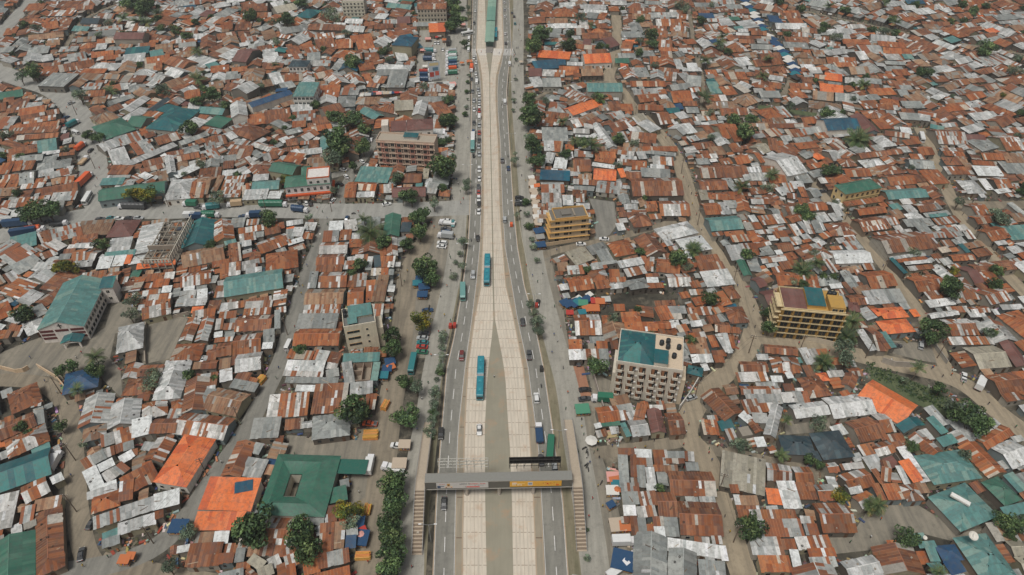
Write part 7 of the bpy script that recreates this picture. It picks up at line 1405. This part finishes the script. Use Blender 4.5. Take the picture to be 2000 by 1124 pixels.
for i,(px,py,l,w,rz,lab) in enumerate([(724,849,4.6,3.6,.05,'large stack of new orange timber beside the grey hipped roof'),(752,792,3.6,2.2,1.3,'stack of orange timber by the big tree on the lorry road'),(717,996,3.2,2.2,1.5,'stack of pale timber frames below the brownish tree'),(709,1085,4,2.4,.05,'stack of timber frames nearest the bottom of the photo'),(510,742,3.2,2.6,1.2,'open orange timber frame beside the alley'),(800,1000,1,1,0,None),(801,899,1,1,0,None),(1225,845,2.6,1.6,.1,'low pile of sawn boards in the stone yard by the frontage'),(1193,850,3.4,3.0,.2,'pile of pale boards and slabs beside the frontage')]):
    if lab: heap('timber_stack',px,py,l,w,TB if i<6 else C8(196,172,142),lab,'timber',i,rz)
# street lamps on the median side and utility poles
def pole_mb(h,arms,wood=True):
    r=empty('utility_pole' if wood else 'street_lamp'); b=MB()
    b.tube((0,0,-.1),(0,0,h),.17 if wood else .1,.11 if wood else .06,8,C8(112,98,84) if wood else C8(160,160,156)); b.build('pole',M_WOOD if wood else M_METAL,r)
    if wood:
        c=MB(); 
        for z in (h-.3,h-1.2): c.box(-1.1,1.1,-.06,.06,z-.06,z+.06,C8(96,86,76),bottom=True)
        c.build('cross_arm',M_WOOD,r); i_=MB()
        for x in (-1,-.4,.4,1): i_.tube((x,0,h-.24),(x,0,h-.02),.05,n=6)
        i_.build('insulator',M_WHITE,r)
    else:
        for s in ((-1,1) if arms==2 else (1,)):
            a=MB(); a.tube((0,0,h),(s*1.9,0,h+.5),.05,n=6); a.build('arm',M_METAL,r); l=MB(); l.box(s*1.7-.25,s*2.3-.25+.25*s,-.14,.14,h+.42,h+.54,C8(206,206,200),bottom=True); l.build('lamp_head',M_WHITE,r)
    return r
UP=pole_mb(9,1); upu=False; upos=[]
for px,py in ((648,414),(788,402),(520,412),(330,405),(610,475),(585,560),(562,655),(520,735),(470,830),(405,930),(300,1062),(148,900),(150,1000),(120,770),(1330,340),(1362,440),(1430,560),(1462,690),(1356,780),(1404,960),(1432,1060),(1560,690),(1690,700),(1830,700),(1240,235),(1212,120),(1850,330),(1905,470),(1720,540),(1650,430),(186,330),(150,225),(785,560),(775,690),(1205,870),(1290,850),(1135,700),(1124,560)):
    q=P(px,py,0); o=UP if not upu else copy_tree(UP); upu=True; o.location=(q[0],q[1],0); o.rotation_euler=(0,0,random.uniform(-.4,.4)+(1.2 if 500<px<700 else 0)); upos.append((px,py,q)); later(o,'wooden utility pole with two cross arms','utility pole','utility poles along the lanes',q[0],q[1])
wire=MB()
def hang(a,b,dz=.8,h=8.7,offx=0.0):
    n=8; pts=[]
    for i in range(n+1): t=i/n; pts.append((a[0]*(1-t)+b[0]*t+offx,a[1]*(1-t)+b[1]*t,h-dz*4*t*(1-t)))
    for i in range(n): wire.tube(pts[i],pts[i+1],.022,n=4,cap=False,col=(.02,.02,.02))
chains=[[0,2,3],[0,4,5,6,7,8,9,10],[11,12],[13,11],[14,15,16,17,18,19,20],[17,21,22,23],[24,14],[25,24],[26,27],[28,29],[30,31],[32,33],[34,35]]
for ch in chains:
    for a,b_ in zip(ch[:-1],ch[1:]):
        for ox in (-.9,.9): hang(upos[a][2],upos[b_][2],offx=ox)
wo=wire.build('power_lines',M_TYRE); tag(wo,'thin black power lines sagging between the wooden utility poles','power lines')
LP=pole_mb(9,2,False); lpu=False
for y in range(100,560,32):
    ys=np.array([p[1] for p in li])[::-1]; xs=np.array([p[0] for p in li])[::-1]
    for k,(A_,rz) in enumerate(((li,math.pi),(ri,0))):
        aa=np.array(A_)[::-1]; x=float(np.interp(y+k*3,aa[:,1],aa[:,0]))+(.5 if k==0 else -.5)
        if 0<k and y<0: continue
        if k==0: x=float(np.interp(y,np.array(lo)[::-1][:,1],np.array(lo)[::-1][:,0]))-.8
        else: x=float(np.interp(y,np.array(ro)[::-1][:,1],np.array(ro)[::-1][:,0]))+.8
        if (y//32)%2==k: continue
        o=LP if not lpu else copy_tree(LP); lpu=True; o.location=(x,y,0); o.rotation_euler=(0,0,0); later(o,'grey double armed street lamp','street lamp','street lamps along the main road',x,y)
# boundary walls
def bwall(pts,h,c,label,t=.22):
    w=[P(*p) for p in pts]; o=w[0]; r=empty('boundary_wall',(o[0],o[1],0)); tag(r,label,'wall')
    b=MB(); cp=MB()
    for a,d in zip(w[:-1],w[1:]):
        u=(d-a)/np.linalg.norm(d-a); n=np.array([-u[1],u[0]])*t/2; q=[a+n-o,a-n-o,d-n-o,d+n-o]
        b.hexa([(*q[1],-.1),(*q[2],-.1),(*q[3],-.1),(*q[0],-.1),(*q[1],h),(*q[2],h),(*q[3],h),(*q[0],h)],c)
        n*=1.5; q=[a+n-o,a-n-o,d-n-o,d+n-o]; cp.hexa([(*q[1],h+.004),(*q[2],h+.004),(*q[3],h+.004),(*q[0],h+.004),(*q[1],h+.1),(*q[2],h+.1),(*q[3],h+.1),(*q[0],h+.1)],tuple(x*.85 for x in c))
    b.build('wall',M_WALL,r); cp.build('coping',M_WALL,r)
CW=C8(216,190,158)
bwall([(-20,716),(14,724),(33,729),(48,727),(58,721)],1.8,CW,'curved cream wall at the left edge in front of the churchyard')
bwall([(75,718),(95,730),(112,740),(125,755),(137,772)],1.8,CW,'cream wall running down from the churchyard gate beside the road')
bwall([(1326,801),(1345,775),(1360,750),(1374,725)],2.2,C8(222,218,208),'white wall slanting between the cream hotel and the dirt street')
bwall([(1502,655),(1545,660),(1590,668),(1630,678)],2.2,C8(196,184,164),'pale scalloped wall in front of the yellow balconied block')
bwall([(1721,708),(1745,716),(1790,718)],2.4,C8(170,162,150),'grey wall along the sandy road below the lorry yard')
bwall([(1815,665),(1832,690),(1848,712)],1.8,C8(160,156,146),'grey sloping wall beside the yard with the silver car')
bwall([(286,712),(283,665),(288,628),(340,622),(370,615)],1.6,C8(176,164,148),'low wall round the empty sandy plot right of the church')
bwall([(1156,724),(1166,760),(1178,800)],1.8,C8(170,160,150),'thin wall between the red soil yard and the hotel yard')
bwall([(1063,482),(1100,476),(1150,468)],1.6,C8(206,180,146),'cream wall under the yellow four storey block')
bwall([(1010,410),(1020,470),(1035,540),(1052,600)],.5,C8(180,176,160),'low kerb wall along the right hand frontage')
bwall([(1480,553),(1520,556),(1553,548)],1.7,C8(186,176,160),'pale wall behind the maroon roofs near the tall palm')
bwall([(1690,838),(1712,858),(1748,900),(1768,932)],2.2,C8(120,112,104),'dark wall strip left of the big teal villa')
bwall([(1050,995),(1050,995.5)],.1,CW,'x') if False else None
# satellite dish and rooftop tanks on the smaller roofs
def dish():
    r=empty('satellite_dish'); b=MB(); n=16
    for i in range(n):
        a0,a1=2*math.pi*i/n,2*math.pi*(i+1)/n
        for k in range(3):
            f=lambda a,q:(q*math.cos(a),q*math.sin(a)*.9-.2*q*q,.9+.45*q*q+.35*q*math.sin(a)); q0,q1=k/3,(k+1)/3; b.poly([f(a0,q0),f(a0,q1),f(a1,q1),f(a1,q0)],C8(216,212,202))
    b.build('reflector',M_TINT,r); p=MB(); p.tube((0,0,0),(0,0,.95),.06,n=6); p.tube((0,-.3,.9),(0,.1,1.7),.025,n=4); p.build('mast',M_METAL,r); return r
DS=dish(); dsu=False
for px,py,z,s in ((1896,1051,6.4,1.3),(1805,1052,4.5,.6),(480,630,4.2,.5),(478,620,4.2,.5),(1788,477,4.4,.5),(1672,628,4,.4),(1290,573,4.2,.5),(625,458,3.6,.4),(1843,905,4.5,.5),(350,808,4.2,.5),(720,460,4,.4)):
    q=P(px,py,z); o=DS if not dsu else copy_tree(DS); dsu=True; o.location=(q[0],q[1],z-.2); o.scale=(s,s,s); later(o,('large' if s>1 else 'small')+' pale satellite dish','satellite dish','satellite dishes on roofs',q[0],q[1])
for px,py,z,nm in ((1632,1030,3,''),(1465,895,1,''),(1463,862,2.5,'')): 
    q=P(px,py,z); tank(q[0],q[1],.05,'black water tank standing on the ground',1.1)
q=P(1877,974,6.2); r=empty('skylight',(q[0],q[1],5.5),-.75); tag(r,'white raised skylight box on the big teal villa roof','skylight'); b=MB(); b.box(-2.6,2.6,-.75,.75,0,.55,C8(206,204,196)); b.build('frame',M_TINT,r); b=MB(); b.box(-2.45,2.45,-.6,.6,.55,.62,C8(228,228,222)); b.build('pane',M_TINT,r)
q=P(850,160,0); r=empty('billboard',(q[0],q[1],0),.25); tag(r,'tall leaning advertising billboard at the market square edge','billboard'); b=MB(); b.box(-3.4,3.4,-.1,.1,2,13,C8(190,200,206),bottom=True); b.build('panel',M_CLOTH,r)
b=MB(); R=random.Random(5); b.box(-2.8,2.8,-.14,-.1,10.4,12.2,C8(214,196,150)); b.box(-3,-.4,-.14,-.1,3.4,6.4,C8(186,80,66)); b.box(.4,2.8,-.14,-.1,4,6.8,C8(206,104,84)); b.box(-1,2.4,-.15,-.11,7.2,9.4,C8(96,130,150)); b.build('picture',M_CLOTH,r)
b=MB(); [b.tube((x,.3,0),(x,.3,12.5),.16,n=8) for x in (-2.4,2.4)]; b.build('support',M_METAL,r)
# loose scrap, boards and rubbish lying between the houses: nobody could count it
db=MB(); R=random.Random(9); DC=[C8(150,110,84),C8(176,172,164),C8(110,100,90),C8(206,200,190),C8(86,78,70),C8(150,84,58),C8(70,96,120),C8(120,128,110),C8(196,150,110),C8(60,56,52)]
nd=0
while nd<26000:
    y=66+560*R.random()**1.1; x=(R.random()*2-1)*(y*.77+45)
    i=int((y-RY0)/RES); j=int((x-RX0)/RES)
    if not(0<=i<RH and 0<=j<RW) or OCC[i,j]: 
        nd+=.02; continue
    nd+=1; s=R.uniform(.15,.8); l=s*R.uniform(1,4); h=R.uniform(.05,.5); a=R.random()*3.14; c,sn=math.cos(a),math.sin(a)
    st=len(db.v); db.box(-l/2,l/2,-s/2,s/2,0,h,tuple(q*R.uniform(.6,1.2) for q in R.choice(DC))); xf(db,st,x,y,a)
tag(db.build('scrap_and_rubble',M_TINT),'boards, rubble and scrap scattered between the houses','scrap',kind='stuff')
# weeds
gr=MB(); ng=0
GV=[(P(1700,717),P(1870,800)),]
while ng<9000:
    if ng<350:
        t=R.random(); px=1695+175*t+R.uniform(-8,8); py=722+80*t+R.uniform(-16,12); x,y=P(px,py)
    else:
        y=66+560*math.sqrt(R.random()); x=(R.random()*2-1)*(y*.77+45); i=int((y-RY0)/RES); j=int((x-RX0)/RES)
        if not(0<=i<RH and 0<=j<RW) or OCC[i,j]: ng+=.02; continue
    ng+=1
    for k in range(3):
        a=R.random()*6.28; s=R.uniform(.15,.5); dx,dy=math.cos(a)*s,math.sin(a)*s; xx,yy=x+R.uniform(-.6,.6),y+R.uniform(-.6,.6); gr.poly([(xx-dx,yy-dy,.02),(xx+dx,yy+dy,.02),(xx+dx*.8+.1,yy+dy*.8,s*1.6),(xx-dx*.6,yy-dy*.6+.1,s*1.4)],R.choice(BP+GP))
tag(gr.build('weeds',M_LEAF),'rough green weeds in gaps and on the bank','weeds',kind='stuff')
# ---------------------------------------------------------------- labels that single each thing out
ORD=['nearest','second nearest','third nearest','fourth nearest','fifth nearest','sixth nearest','seventh nearest','eighth nearest','ninth nearest','tenth nearest']
def ordn(k):
    if k<10: return ORD[k]
    n=k+1; suf='th' if 10<=n%100<=20 else {1:'st',2:'nd',3:'rd'}.get(n%10,'th'); return f'{n}{suf} nearest'
LX=np.array([[l[1],l[2]] for l in LAND]); groups={}
for o,base,cat,grp,x,y in NAMED:
    k=int(((LX-[x,y])**2).sum(1).argmin()); d=float(((LX[k]-[x,y])**2).sum()); groups.setdefault((cat,base,k),[]).append((d,o,grp))
for (cat,base,k),lst in groups.items():
    lst.sort(key=lambda t:t[0])
    for i,(d,o,grp) in enumerate(lst):
        if len(lst)==1: s=f'the {base} that stands nearest to {LAND[k][0]}' if False else f'{base} near {LAND[k][0]}'
        else: s=f'{base}, {ordn(i)} to {LAND[k][0]}'
        w=s.split()
        tag(o,' '.join(w[:16]),cat,grp)
for k,o in list(PROTO.items()):
    if k not in used:
        for ch in list(o.children): bpy.data.objects.remove(ch)
        bpy.data.objects.remove(o)
print('objects',len(bpy.data.objects))

hz=MB(); hz.box(-900,900,-120,900,-1,262,bottom=True); ho=hz.build('haze',None) if False else None
hm=bpy.data.materials.new('haze'); hm.use_nodes=True; hn=hm.node_tree.nodes; hn.clear(); vo=hn.new('ShaderNodeVolumePrincipled'); ou=hn.new('ShaderNodeOutputMaterial'); hm.node_tree.links.new(vo.outputs[0],ou.inputs['Volume'])
vo.inputs['Color'].default_value=(.86,.9,.92,1); vo.inputs['Density'].default_value=.00018; vo.inputs['Anisotropy'].default_value=.2
ho=hz.build('haze',hm,weld=True); tag(ho,'thin pale haze over the whole town',kind='stuff')
